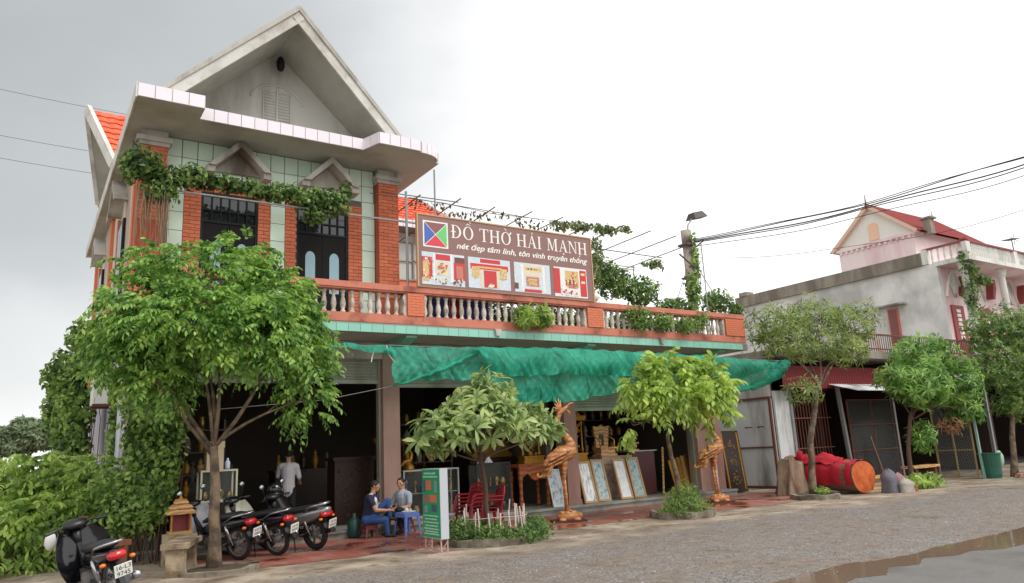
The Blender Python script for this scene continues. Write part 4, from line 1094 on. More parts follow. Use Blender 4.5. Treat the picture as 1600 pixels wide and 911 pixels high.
wire('guy_wire', (21.8,20,8.4), (19.6,19,6.0), .0, .012, 'guy wire slanting from the concrete pole down to the terrace bushes')
for z1, z2, lab in ((12.95,12.5,'highest of the thin wires running to the back of the gabled roof'),(11.43,11.1,'thin wire running to the back of the house below the highest wire'),(10.75,10.4,'lowest of the thin wires running to the back of the house')):
    wire('house_wire', (-9,26,z1+1.2), (2.6,24.2,z2), .25, .006, lab)
# ================================================================== VEGETATION
# crown and clump lobes: centre x,y,z and radii (metres)
LB1 = [(1.52, 13.2, 4.24, 0.58, 0.58, 0.51), (2.4, 13.0, 4.84, 0.96, 0.55, 0.46), (3.54, 13.0, 4.45, 0.59, 0.59, 0.51), (4.01, 12.9, 3.7, 0.48, 0.48, 0.66), (2.14, 12.5, 3.94, 0.98, 0.59, 0.49), (3.02, 12.4, 3.81, 0.74, 0.74, 0.66), (1.38, 13.3, 3.56, 0.52, 0.47, 0.4), (4.13, 12.9, 2.83, 0.34, 0.34, 0.47), (1.73, 12.9, 3.05, 0.43, 0.37, 0.31), (3.15, 13.3, 5.4, 0.6, 0.19, 0.16), (1.65, 13.4, 5.15, 0.52, 0.21, 0.17), (1.14, 13.6, 3.43, 0.26, 0.26, 0.27)]
LB2 = [(7.39, 12.3, 2.38, 0.81, 0.53, 0.44), (6.48, 12.3, 2.07, 0.57, 0.37, 0.31), (8.35, 12.3, 2.17, 0.59, 0.4, 0.33), (7.69, 12.4, 2.75, 0.58, 0.36, 0.3), (6.11, 12.3, 1.97, 0.26, 0.22, 0.19), (7.08, 11.8, 2.08, 0.78, 0.31, 0.26), (8.93, 12.2, 2.05, 0.21, 0.19, 0.15), (7.69, 12.9, 2.58, 0.72, 0.5, 0.41), (7.51, 12.4, 3.04, 0.1, 0.1, 0.2)]
LB3 = [(13.06, 12.7, 3.13, 0.8, 0.59, 0.49), (11.89, 12.6, 2.87, 0.41, 0.41, 0.35), (13.98, 12.6, 3.03, 0.44, 0.44, 0.5), (14.08, 12.5, 2.49, 0.31, 0.31, 0.38), (12.99, 12.8, 3.51, 0.62, 0.26, 0.22), (12.07, 12.4, 2.6, 0.47, 0.28, 0.23), (11.42, 12.5, 2.09, 0.11, 0.11, 0.17), (12.7, 12.2, 2.73, 0.53, 0.36, 0.3)]
LB4 = [(19.3, 12.9, 5.04, 1.41, 0.68, 0.57), (17.28, 12.9, 4.74, 0.75, 0.73, 0.61), (21.21, 12.9, 4.95, 0.83, 0.8, 0.67), (18.38, 12.7, 4.22, 1.27, 0.61, 0.51), (20.03, 12.6, 4.07, 0.85, 0.56, 0.47), (17.96, 12.7, 2.9, 0.57, 0.42, 0.35), (17.51, 13.0, 4.23, 0.63, 0.6, 0.5)]
LB5 = [(24.42, 12.6, 3.99, 1.38, 0.8, 0.67), (22.44, 12.6, 3.26, 0.63, 0.52, 0.44), (25.88, 12.5, 3.01, 0.81, 0.81, 0.94), (23.18, 12.2, 3.02, 1.15, 0.81, 0.67), (25.92, 12.4, 2.26, 0.55, 0.55, 0.51), (23.06, 12.4, 1.44, 0.35, 0.35, 0.43), (23.11, 12.6, 2.82, 0.72, 0.38, 0.32)]
LB6 = [(29.03, 12.0, 4.97, 1.25, 1.15, 0.96), (30.98, 11.8, 4.44, 1.41, 1.41, 1.41), (27.68, 12.0, 3.58, 0.92, 0.92, 0.83), (28.71, 11.6, 3.22, 1.21, 1.06, 0.88), (28.35, 11.8, 2.36, 1.09, 0.66, 0.55), (27.92, 12.2, 4.84, 0.63, 0.63, 0.78)]
VINE_TOP = [(1.59, 15.1, 7.47, 0.4, 0.4, 0.35), (2.01, 15.15, 7.22, 0.38, 0.33, 0.28), (2.49, 15.2, 7.39, 0.39, 0.31, 0.26), (3.05, 15.2, 7.34, 0.46, 0.22, 0.19), (3.62, 15.2, 7.34, 0.47, 0.23, 0.19), (4.23, 15.2, 7.32, 0.48, 0.26, 0.22), (4.85, 15.2, 7.27, 0.49, 0.34, 0.28), (5.43, 15.2, 7.24, 0.4, 0.38, 0.32), (1.9, 15.1, 6.92, 0.35, 0.27, 0.23), (1.38, 15.1, 7.34, 0.2, 0.2, 0.31), (5.03, 15.2, 6.92, 0.28, 0.24, 0.2), (5.73, 15.2, 7.55, 0.15, 0.15, 0.26)]
TERRACE = [(14.14, 15.8, 6.3, 0.56, 0.56, 0.49), (14.93, 15.6, 6.04, 0.64, 0.54, 0.45), (17.87, 15.3, 5.85, 0.64, 0.48, 0.4), (15.91, 15.2, 5.58, 0.85, 0.32, 0.27), (14.15, 16.2, 6.69, 0.38, 0.38, 0.42), (18.36, 15.0, 5.56, 0.28, 0.28, 0.24)]
HANG = [(13.79, 14.5, 4.97, 0.35, 0.35, 0.35), (14.62, 14.5, 4.91, 0.39, 0.34, 0.28), (15.54, 14.5, 4.89, 0.36, 0.31, 0.25), (16.17, 14.5, 5.05, 0.26, 0.26, 0.26), (13.46, 14.5, 5.08, 0.24, 0.21, 0.17)]
TRELLIS = [(11.96, 15.4, 7.63, 0.39, 0.17, 0.14), (12.81, 15.6, 7.79, 0.51, 0.2, 0.16), (13.75, 15.6, 7.8, 0.52, 0.18, 0.15), (14.51, 15.6, 7.91, 0.34, 0.14, 0.11), (13.37, 15.6, 7.04, 0.22, 0.22, 0.55), (12.97, 15.4, 6.3, 0.25, 0.25, 0.43), (15.95, 16.0, 7.07, 0.48, 0.19, 0.16)]
POLEV = [(21.72, 19.7, 7.54, 0.33, 0.33, 0.66), (22.09, 19.8, 8.91, 0.21, 0.21, 1.03)]
RAILP = [(9.97, 14.45, 4.78, 0.31, 0.26, 0.22), (10.45, 14.45, 4.81, 0.31, 0.26, 0.22)]
NVINE = [(30.78, 13.9, 8.08, 0.2, 0.2, 0.56), (31.37, 13.9, 7.61, 0.46, 0.37, 0.31), (29.95, 13.9, 6.84, 0.2, 0.2, 0.4), (31.13, 13.9, 8.38, 0.36, 0.25, 0.21)]
IVY_FAR = [(0.82, 21.0, 3.91, 0.5, 0.5, 0.63), (0.99, 20.5, 2.95, 0.46, 0.46, 0.68), (0.75, 21.5, 3.17, 0.38, 0.38, 0.79), (1.2, 20.0, 4.26, 0.46, 0.46, 0.46), (0.97, 20.5, 2.2, 0.42, 0.42, 0.6)]
IVY_NEAR = [(2.01, 15.6, 2.74, 0.49, 0.49, 0.85), (2.2, 15.5, 1.77, 0.42, 0.42, 0.84), (1.81, 15.5, 2.03, 0.26, 0.26, 0.59), (2.44, 15.5, 2.72, 0.31, 0.31, 0.62), (2.23, 15.5, 3.71, 0.5, 0.5, 0.5), (1.66, 18.0, 2.37, 0.11, 0.11, 0.75)]
FARTREE = [(0.37, 40.0, 3.35, 1.15, 0.83, 0.69), (-0.44, 40.0, 3.1, 0.71, 0.68, 0.57), (1.1, 40.0, 3.47, 0.73, 0.7, 0.58)]
WEEDA = [(0.32, 17.5, 1.65, 0.69, 0.45, 0.38), (-0.07, 17.0, 1.44, 0.54, 0.5, 0.42), (0.86, 17.0, 1.38, 0.56, 0.52, 0.43), (0.08, 16.2, 0.78, 0.68, 0.61, 0.51), (0.66, 16.0, 0.63, 0.51, 0.51, 0.51), (1.25, 16.5, 1.36, 0.49, 0.49, 0.43), (-0.08, 15.8, 0.4, 0.55, 0.46, 0.38)]
WEEDB = [(1.39, 15.6, 1.25, 0.46, 0.46, 0.46), (1.68, 15.2, 0.9, 0.48, 0.48, 0.46), (2.01, 15.0, 0.99, 0.34, 0.34, 0.46), (1.81, 15.6, 1.33, 0.47, 0.43, 0.35), (2.2, 15.3, 1.31, 0.24, 0.24, 0.47)]
def sample_lobes(lobes, n, inner=.5, seed=1, up=None):
    """points spread through the outer shell of a union of ellipsoids, with the outward direction at each"""
    g = np.random.default_rng(seed); L_ = np.array(lobes, float)
    wgt = (L_[:,3]*L_[:,4]+L_[:,4]*L_[:,5]+L_[:,3]*L_[:,5]); wgt /= wgt.sum()
    m = int(n*1.8); k = g.choice(len(L_), m, p=wgt)
    d = g.normal(size=(m,3)); d /= np.linalg.norm(d,axis=1)[:,None]
    rad = inner+(1.05-inner)*g.random(m)**.6
    # uneven outline: the shell swells and shrinks with direction
    rad *= 1 + .16*np.sin(d[:,0]*5+k)*np.cos(d[:,2]*4+k*1.7)
    p = L_[k,:3] + d*L_[k,3:]*rad[:,None]
    deep = np.zeros(m, bool)
    for j in range(len(L_)):
        q = ((p-L_[j,:3])/L_[j,3:]); deep |= ((q**2).sum(1) < .22) & (k != j)
    p, d = p[~deep][:n], d[~deep][:n]
    if up is not None:
        d = d + np.array([0,0,up]); d /= np.linalg.norm(d,axis=1)[:,None]
    return p, d
def unit(a): return a/np.maximum(np.linalg.norm(a,axis=-1,keepdims=True),1e-9)
def leaf_arrays(P_, D_, N_, L_, W_, droop=.25, fold=.18, seg=2, shape=(.62,1.,.72)):
    """leaf blades: base point, direction, upper side, length, width; each its own island"""
    n = len(P_); D_ = unit(D_); S_ = unit(np.cross(D_, N_)); N_ = unit(np.cross(S_, D_))
    L_ = np.broadcast_to(L_, (n,)).astype(float); W_ = np.broadcast_to(W_, (n,)).astype(float)
    ts = np.linspace(0,1,seg+1); rows = []
    for i, t in enumerate(ts):
        w = 0 if i in (0, seg) else (1.0 if seg == 2 else [.75,1.0,.8][min(i-1,2)])
        c = P_ + D_*(L_*t)[:,None] + N_*(-(droop*L_)*t*t)[:,None]
        if i in (0, seg): rows.append([c])
        else:
            e = S_*(W_*.5*w)[:,None]; u = N_*(W_*fold*w)[:,None]
            rows.append([c-e+u, c, c+e+u])
    V = []; idx = {}
    for i, r in enumerate(rows):
        for j, c in enumerate(r): idx[(i,j)] = len(V); V.append(c)
    k = len(V); V = np.stack(V, 1)
    T = []
    for i in range(seg):
        a, b_ = rows[i], rows[i+1]
        if len(a) == 1 and len(b_) == 3: T += [(idx[(i,0)],idx[(i+1,0)],idx[(i+1,1)]),(idx[(i,0)],idx[(i+1,1)],idx[(i+1,2)])]
        elif len(a) == 3 and len(b_) == 1: T += [(idx[(i,0)],idx[(i+1,0)],idx[(i,1)]),(idx[(i,1)],idx[(i+1,0)],idx[(i,2)])]
        else:
            for j in (0,1): T += [(idx[(i,j)],idx[(i+1,j)],idx[(i+1,j+1)]),(idx[(i,j)],idx[(i+1,j+1)],idx[(i,j+1)])]
    F = (np.arange(n)[:,None,None]*k + np.array(T)[None]).reshape(-1,3)
    return V.reshape(-1,3), F
class Foliage:
    def __init__(s): s.V = []; s.F = []; s.n = 0
    def add(s, VF):
        V, F = VF; s.V.append(V); s.F.append(F+s.n); s.n += len(V)
    def mesh(s, name, mat): return np_mesh(name, np.concatenate(s.V), np.concatenate(s.F), mat)
def fronds(P_, D_, length, pairs, ll, lw, droop, g):
    """feather-shaped compound leaves"""
    fo = Foliage(); n = len(P_)
    D_ = unit(D_*np.array([1,1,.55])+g.normal(size=(n,3))*.35); length = length*(.7+.6*g.random(n))
    side = unit(np.cross(D_, np.array([0,0,1.])+g.normal(size=(n,3))*.25)); nrm = unit(np.cross(side, D_))
    nrm[nrm[:,2] < 0] *= -1
    for i in range(pairs+1):
        t = .18+.82*i/pairs; q = P_ + D_*(length*t)[:,None] - np.array([0,0,1])*(droop*length*t*t)[:,None]
        tan = unit(D_ - np.array([0,0,1])*(2*droop*t))
        if i == pairs: fo.add(leaf_arrays(q, tan, nrm, ll*(.8+.4*g.random(n)), lw, .3, .16, 3))
        else:
            for s_ in (-1,1):
                dd = unit(side*s_*.9 + tan*.45 + g.normal(size=(n,3))*.14 - np.array([0,0,.28]))
                fo.add(leaf_arrays(q, dd, nrm, ll*(.75+.5*g.random(n)), lw*(.8+.4*g.random(n)), .35, .16, 3))
    return fo
def rosettes(P_, D_, k, ll, lw, spread, droop, seg, g, fold=.18):
    fo = Foliage(); n = len(P_)
    A = unit(D_ + g.normal(size=(n,3))*.25); ref = unit(np.cross(A, g.normal(size=(n,3)))); bi = np.cross(A, ref)
    for i in range(k):
        a = 2*math.pi*(i/k)+g.random(n)*.7; sp = spread*(.55+.6*g.random(n))
        r_ = ref*np.cos(a)[:,None]+bi*np.sin(a)[:,None]
        dd = unit(A*np.cos(sp)[:,None] + r_*np.sin(sp)[:,None] - np.array([0,0,.12]))
        nn = unit(A*np.sin(sp)[:,None] - r_*np.cos(sp)[:,None] + np.array([0,0,.5]))
        fo.add(leaf_arrays(P_ + dd*.01, dd, nn, ll*(.65+.6*g.random(n)), lw*(.75+.5*g.random(n)), droop, fold, seg))
    return fo
def scatter(P_, D_, ll, lw, g, droop=.3, face=1.0, seg=3):
    n = len(P_); N_ = unit(D_*face + g.normal(size=(n,3))*.45 + np.array([0,0,.35])); t = unit(np.cross(N_, g.normal(size=(n,3)))) ; t[:,2] -= .45
    fo = Foliage(); fo.add(leaf_arrays(P_, unit(t), N_, ll*(.6+.7*g.random(n)), lw*(.6+.7*g.random(n)), droop, .14, seg)); return fo
def limb_path(a, b_, bow, seed, n=5):
    rr = random.Random(seed); a, b_ = Vector(a), Vector(b_); out = []
    j = Vector((rr.uniform(-1,1), rr.uniform(-1,1), rr.uniform(-.3,.8)))*bow*(b_-a).length
    for i in range(n+1):
        t = i/n; out.append(a.lerp(b_, t)+j*math.sin(math.pi*t)*.6 + Vector((0,0,-.10*bow*math.sin(math.pi*t))))
    return out
m_bark = M('grey_brown_bark', lin(132,112,92), rough=.95, var=.3, scale=14, bump=.6, bscale=50, dirt=lin(82,70,58), damt=.45, dscale=5)
m_barkd = M('dark_bark', lin(92,70,58), rough=.95, var=.3, scale=14, bump=.6, bscale=50)
def tree(name, label, base, trunk, r0, lobes, fo, leaf, bark, seed, twigs=7, limbs=None, group='trees planted along the forecourt'):
    """trunk: points up to the fork; limbs run from the fork into each lobe and split into twigs"""
    base = Vector(base)
    t = thing(name, label, 'tree', base, 0, group)
    b_ = MB(); tp = [Vector(p) for p in trunk]; k = len(tp)
    path = []; rr = random.Random(seed)
    for i in range(k-1):
        for j in range(4): path.append(tp[i].lerp(tp[i+1], j/4)+Vector((rr.uniform(-.015,.015),rr.uniform(-.015,.015),0)))
    path.append(tp[-1]); n = len(path)
    b_.tube([p-base for p in path], [r0*(1.35 if i == 0 else 1.12 if i == 1 else 1-.35*i/n) for i in range(n)], 9)
    fork = tp[-1]
    for i, lb in enumerate(limbs if limbs is not None else lobes):
        c = Vector(lb[:3]) + Vector((0,0,-.25*lb[5]))
        start = fork + Vector((0,0,rr.uniform(-.25,.02)))
        pth = limb_path(start, c, .16, seed*7+i); m = len(pth)
        r1 = r0*.42*rr.uniform(.7,1.0)
        b_.tube([p-base for p in pth], [r1*(1-.7*j/(m-1)) for j in range(m)], 7)
        for q in range(twigs):
            d_ = Vector((rr.gauss(0,1), rr.gauss(0,1), rr.gauss(.3,.8))).normalized()
            e = Vector(lb[:3]) + Vector((d_.x*lb[3], d_.y*lb[4], d_.z*lb[5]))*.85
            s = pth[rr.choice([m-3,m-2,m-1])]
            tw = limb_path(s, e, .15, seed*31+i*9+q, 3)
            b_.tube([p-base for p in tw], [r1*.32,r1*.25,r1*.18,r1*.08], 5)
    b_.build('trunk', bark, t, smooth=True)
    V = np.concatenate(fo.V) - np.array(base)
    me = np_mesh('crown', V, np.concatenate(fo.F), leaf); link('crown', me, t)
    return t
def G(s): return np.random.default_rng(s)
# 1: broad feathery tree before the left bay
p, d = sample_lobes(LB1, 2200, .35, 11, up=.2)
fo = fronds(p, d, .33, 6, .105, .046, .4, G(1))
tree('feathery_tree', 'broad feathery leaved tree standing before the parked motorbikes', (2.73,13.03,0), [(2.73,13.03,0),(2.70,13.03,1.1),(2.64,13.0,1.95)], .098, LB1, fo,
     leafmat('leaf_feathery', [lin(46,86,22), lin(92,144,36), lin(136,180,50), lin(184,208,82)], .42), m_bark, 3, 6, limbs=LB1[:9:2]+LB1[1:8:3])
# 2: umbrella tree with rosettes of long leaves beside the green sign
p, d = sample_lobes(LB2, 230, .4, 12, up=.8)
fo = rosettes(p, d, 9, .25, .085, 1.35, .32, 3, G(2))
tree('umbrella_tree', 'low umbrella shaped tree with rosettes of long leaves beside the green standing sign', (7.50,12.45,0), [(7.50,12.45,0),(7.46,12.45,.9),(7.35,12.4,1.62)], .055, LB2, fo,
     leafmat('leaf_rosette', [lin(96,122,58), lin(132,158,80), lin(164,186,104), lin(194,208,130)], .35, .35), m_barkd, 5, 6)
# 3: yellow green feathery tree between the wooden birds
p, d = sample_lobes(LB3, 430, .3, 13, up=.2)
fo = fronds(p, d, .40, 5, .18, .08, .38, G(3))
tree('yellow_green_tree', 'young yellow green feathery tree with a leaning stem between the two wooden birds', (12.75,12.64,0), [(12.75,12.64,0),(12.72,12.64,.9),(12.55,12.62,1.75),(12.68,12.62,2.2)], .06, LB3, fo,
     leafmat('leaf_yellow_green', [lin(96,130,26), lin(136,170,36), lin(168,196,52), lin(196,214,78)], .4), m_bark, 8, 5)
# 4: sparse olive tree by the red log
p, d = sample_lobes(LB4, 640, .3, 14, up=.4)
fo = rosettes(p, d, 9, .20, .042, 1.25, .35, 2, G(4))
tree('olive_tree', 'thin sparse olive green tree rising in front of the red wrapped log', (17.87,12.74,0), [(17.87,12.74,0),(18.0,12.74,1.4),(18.55,12.74,2.7),(18.8,12.74,3.1)], .095, LB4, fo,
     leafmat('leaf_olive', [lin(70,94,38), lin(106,130,50), lin(140,160,66), lin(168,180,88)], .38), m_bark, 9, 7)
# 5: mango-like tree by the mesh gate
p, d = sample_lobes(LB5, 700, .35, 15, up=.35)
fo = rosettes(p, d, 9, .24, .062, 1.3, .45, 2, G(5))
tree('mango_tree', 'dense bright green tree with drooping lance leaves in front of the mesh gate', (22.4,12.57,0), [(22.4,12.57,0),(22.55,12.57,1.2),(23.0,12.57,2.2)], .075, LB5, fo,
     leafmat('leaf_mango', [lin(54,96,26), lin(88,138,36), lin(124,172,48), lin(158,192,70)], .35), m_barkd, 12, 6)
# 6: dark small-leaved tree at the far end
p, d = sample_lobes(LB6, 1500, .35, 16, up=.3)
fo = rosettes(p, d, 8, .17, .06, 1.3, .3, 2, G(6))
tree('dark_green_tree', 'tall dark green small leaved tree before the white columns of the pink house', (27.2,11.8,0), [(27.2,11.8,0),(27.5,11.8,1.2),(28.0,11.85,2.2)], .10, LB6, fo,
     leafmat('leaf_dark', [lin(52,84,30), lin(84,118,40), lin(118,150,54), lin(154,176,80)], .36), m_bark, 14, 6)
def clump(name, label, cat, lobes, n, ll, lw, leaf, seed, inner=.5, stems=None, group=None, kind=None, face=.8, style='scatter', k=7, bark=None):
    p, d = sample_lobes(lobes, n, inner, seed, up=.2)
    g = G(seed+50)
    fo = scatter(p, d, ll, lw, g, face=face) if style == 'scatter' else rosettes(p, d, k, ll, lw, 1.2, .35, 2, g) if style == 'rosette' else fronds(p, d, ll*2.8, 5, ll, lw, .45, g)
    base = Vector((lobes[0][0], lobes[0][1], 0 if stems is None else stems))
    V = np.concatenate(fo.V) - np.array(base)
    t = thing(name, label, cat, base, 0, group)
    if kind: t['kind'] = kind
    link('foliage', np_mesh('foliage', V, np.concatenate(fo.F), leaf), t)
    b_ = MB(); rr = random.Random(seed)
    for lb in lobes:
        for q in range(3):
            a = Vector((lb[0]+rr.uniform(-.1,.1), lb[1]+rr.uniform(-.1,.1), base.z)) if stems is None else Vector(lb[:3])-Vector((rr.uniform(-.3,.3),0,lb[5]))
            e = Vector(lb[:3])+Vector((rr.uniform(-.6,.6)*lb[3], rr.uniform(-.6,.6)*lb[4], rr.uniform(0,.8)*lb[5]))
            b_.tube([v-base for v in limb_path(a, e, .12, seed+q, 3)], [.014,.011,.008,.004], 4)
    o_ = b_.build('stem', bark or m_barkd, t)
    tag(o_, kind='stuff')
    return t
lf_ivy = leafmat('leaf_ivy', [lin(58,88,30), lin(96,134,44), lin(134,168,60), lin(172,198,84)], .42)
lf_vine = leafmat('leaf_vine', [lin(38,62,24), lin(70,104,34), lin(104,140,46), lin(146,172,66)], .35)
lf_weed = leafmat('leaf_weed', [lin(80,108,36), lin(124,158,50), lin(160,190,66), lin(194,212,92)], .45)
lf_dry = leafmat('leaf_dry', [lin(70,52,44), lin(104,80,62), lin(84,92,52), lin(120,108,70)], .25)
# climbers on the house
clump('climbing_vine', 'dark leafy vine trained along the pipe over the upper doors', 'vine', VINE_TOP, 4200, .105, .075, lf_vine, 21, .25, stems=6.9)
t = thing('dry_roots', 'tangle of dry hanging stems below the vine at the house corner', 'dry vine', (1.75,15.05,5.6))
b = MB(); rr = random.Random(4)
for i in range(46):
    x = rr.uniform(-.25,.28); y = rr.uniform(-.12,.12); z1 = rr.uniform(1.2,1.5); z0 = rr.uniform(-.1,.7)
    b.tube([(x,y,z1),(x+rr.uniform(-.08,.08),y,z1*.6+z0*.4),(x+rr.uniform(-.06,.1),y,z0)], [.008,.007,.004], 4, cap=False)
o = b.build('stems', M('dry_stem', lin(140,120,98), rough=.9, var=.2), t); tag(o, kind='stuff')
clump('ivy_column', 'thick ivy hanging over the far corner of the side wall', 'ivy', IVY_FAR+[(1.1,20.6,4.9,.4,.4,.4)], 6500, .12, .10, lf_ivy, 22, .35)
clump('corner_ivy', 'bright ivy covering the front corner column below the terrace', 'ivy', IVY_NEAR[:5]+[(1.9,15.5,1.2,.35,.3,.6)], 5600, .10, .085, lf_ivy, 23, .3)
clump('side_ivy', 'narrow strip of ivy climbing the lilac side wall', 'ivy', [(1.6,18.0,2.4,.1,.12,.9),(1.58,18.0,1.2,.12,.16,.7),(1.6,18.1,3.3,.1,.15,.5)], 900, .09, .08, lf_ivy, 24, .3)
# weeds and shrubs on the left
clump('weed_bank', 'rank weeds growing beside the house', 'weeds', WEEDA[3:]+[(-.6,16.5,.6,.6,.6,.6),(-.7,17.5,.9,.6,.6,.6),(-1.2,19,1.1,.8,.6,.8)], 470, .15, .055, lf_weed, 25, .1, kind='stuff', style='frond')
clump('feathery_shrub', 'feathery young shrub with drooping compound leaves among the weeds', 'shrub', WEEDA[:3]+[(.5,16.6,1.0,.6,.5,.4),(-.3,16.2,.7,.5,.5,.4)], 480, .16, .07, lf_weed, 26, .2, style='frond')
clump('yard_shrub', 'leafy shrub against the lilac side wall behind the black motorbike', 'shrub', WEEDB, 2000, .11, .06, lf_ivy, 27, .25)
clump('side_shrub', 'shrub with feathery leaves at the foot of the ivy on the side wall', 'shrub', [WEEDA[5],(1.0,16.2,1.0,.4,.4,.4),(1.3,15.9,.8,.4,.3,.4)], 330, .11, .05, lf_weed, 28, .2, style='frond')
p, d = sample_lobes([(l[0],l[1],l[2],l[3],l[4],l[5]) for l in FARTREE], 1500, .3, 29, up=.2)
fo = rosettes(p, d, 6, .26, .12, 1.2, .3, 2, G(29))
tree('distant_tree', 'hazy green tree far behind the weeds', (.3,40,0), [(.3,40,0),(.3,40,2.4)], .14, FARTREE, fo, leafmat('leaf_far', [lin(84,104,70), lin(110,132,88), lin(140,156,112)], .3), m_bark, 17, 3, group=None)
for i, (x, y, h, w, lab) in enumerate(((-8,44,4.6,3.2,'rounded field tree beyond the weeds, left of the hazy one'),(-14,52,5.4,4,'far field tree at the edge of the fields'))):
    lb = [(x,y,h*.65,w*.5,w*.5,h*.3),(x+w*.3,y,h*.5,w*.4,w*.4,h*.25),(x-w*.3,y,h*.5,w*.4,w*.4,h*.25)]
    p, d = sample_lobes(lb, 900, .3, 30+i, up=.2)
    tree('field_tree', lab, (x,y,0), [(x,y,0),(x,y,h*.4)], .15, lb, rosettes(p, d, 6, .3, .14, 1.2, .3, 2, G(31+i)), leafmat('leaf_far', []), m_bark, 40+i, 3, group=None)
# terrace planting
clump('terrace_bush', 'green bushes growing over the right part of the terrace', 'bush', TERRACE, 3600, .12, .07, lf_vine, 33, .3, stems=5.2)
clump('trailing_vine', 'vine trailing over the balusters below the terrace bushes', 'vine', HANG, 1300, .09, .07, lf_ivy, 34, .3, stems=5.0)
clump('trellis_vine', 'sparse vine spread over the trellis rods behind the sign', 'vine', TRELLIS, 1250, .12, .07, leafmat('leaf_trellis', [lin(80,98,52), lin(112,130,68), lin(140,152,90)], .35), 35, .2, stems=7.4)
clump('pole_vine', 'ivy clinging to the concrete utility pole', 'ivy', POLEV, 700, .13, .10, lf_ivy, 36, .4, stems=7.0)
clump('baluster_fern', 'bright green fern sprouting through the balusters under the sign', 'fern', RAILP, 150, .19, .045, lf_weed, 37, .2, stems=4.6, style='rosette')
clump('column_vine', 'vine wound round the corner column of the pink house', 'vine', [(32.3,14.4,7.0,.3,.3,.9),(32.5,14.35,8.1,.5,.3,.3),(33.4,14.35,7.7,.6,.3,.25),(32.1,14.3,8.6,.35,.25,.3)], 900, .14, .10, lf_vine, 38, .3, stems=6.5)
t = thing('withered_vine', 'withered leaves dangling from the trellis wire over the sign', 'vine', (7.2,15.1,7.6))
g = G(39); n = 150; x = g.random(n)*4.8; pp = np.stack([x, g.normal(size=n)*.08, -.02-g.random(n)**1.5*.22+.06*np.sin(x*3)], 1)
fo = Foliage(); dd = unit(np.stack([g.normal(size=n)*.4, g.normal(size=n)*.4, -np.ones(n)],1)); fo.add(leaf_arrays(pp, dd, g.normal(size=(n,3)), .12*(.6+.7*g.random(n)), .07, .2))
tag(link('leaf_cluster', np_mesh('leaf_cluster', fo.V[0], fo.F[0], lf_dry), t), kind='stuff')
b = MB(); b.tube([(-.9,.05,.0),(1,0,.02),(2.4,.05,-.04),(4.9,.0,.03)], .008, 4); b.build('stem', m_barkd, t)
# planting rings at the feet of the trees
m_kerb = M('planter_cement', lin(146,136,122), rough=.95, var=.2, scale=6, bump=.3, dirt=lin(96,88,74), damt=.45, dscale=3)
m_soil = M('dark_soil', lin(84,66,52), rough=1, var=.3, scale=12, bump=.5)
def ring(name, label, x, y, r, h, seed, group='planting rings round the street trees'):
    t_ = thing(name, label, 'planter', (x,y,0), 0, group); rr_ = random.Random(seed); n_ = 22
    b_ = MB(); rows = []
    for ro, z in ((r,0),(r*1.0,h),(r*.86,h+.01),(r*.84,h*.5)):
        rows.append([(ro*math.cos(2*math.pi*i/n_)*(1+.05*math.sin(i*2.1+seed)), ro*math.sin(2*math.pi*i/n_)*(1+.05*math.sin(i*2.1+seed)), z*(1+.12*math.sin(i*1.3+seed))) for i in range(n_+1)])
    b_.grid(rows); b_.build('kerb', m_kerb, t_)
    b_ = MB(); b_.ell((0,0,h*.45),(r*.87,r*.87,h*.5),16,6); b_.build('soil', m_soil, t_, smooth=True)
ring('tree_ring', 'shallow cement ring at the foot of the feathery tree', 2.75,12.95,.62,.06,1)
ring('tree_ring', 'cement ring holding the staked shrub bed beside the green standing sign', 7.45,12.3,.85,.12,2)
ring('tree_ring', 'cement ring with a low bush under the yellow green tree', 12.6,12.4,.72,.14,3)
ring('tree_ring', 'low cement ring with fallen red petals before the red wrapped log', 17.75,12.6,.62,.12,4)
clump('bed_shrub', 'low leafy shrub bed fenced with white stakes under the umbrella tree', 'shrub', [(6.85,12.3,.28,.34,.32,.26),(7.2,11.85,.2,.4,.34,.18),(7.7,11.65,.16,.4,.34,.16),(8.15,11.85,.2,.36,.34,.2),(8.35,12.2,.22,.3,.3,.2),(7.6,12.6,.22,.4,.3,.18)], 3600, .075, .038, leafmat('leaf_bed', [lin(60,92,34), lin(92,128,46), lin(126,160,66)], .35), 41, .3)
clump('ring_bush', 'low grassy bush at the foot of the yellow green tree', 'bush', [(12.45,12.1,.24,.6,.45,.24),(12.75,12.4,.45,.36,.3,.3),(12.3,12.35,.2,.4,.3,.2)], 2200, .10, .022, leafmat('leaf_ring', [lin(78,104,36), lin(108,140,48), lin(140,166,66)], .35), 42, .3)
clump('broad_leaf_plant', 'broad leaved green plant behind the bush at the wooden bird', 'plant', [(13.5,13.3,.42,.5,.3,.3)], 34, .42, .13, lf_weed, 43, .3)
clump('ring_weed', 'small green weed in the ring before the red wrapped log', 'weed', [(17.9,12.5,.2,.22,.2,.1)], 120, .11, .05, lf_weed, 44, .3)
clump('roadside_plant', 'spreading green plant beside the grey bundle at the mesh gate', 'plant', [(21.5,11.9,.22,.6,.4,.22),(21.9,11.8,.25,.5,.4,.22)], 320, .20, .085, lf_weed, 45, .2)
clump('brown_branch', 'withered brown leaf cluster hanging in the mango tree crown', 'dead leaves', [(24.6,12.2,1.75,.35,.3,.25)], 26, .24, .05, leafmat('leaf_brown', [lin(150,92,50), lin(178,116,66), lin(120,76,46)], .3), 46, .2, stems=1.8, style='rosette', k=3)
t = thing('garden_stake', 'row of white stakes tied with string round the shrub bed', 'fence', (7.5,12.2,0))
rr = random.Random(9); ms = M('stake_white', lin(216,192,186), rough=.8, var=.12, scale=8)
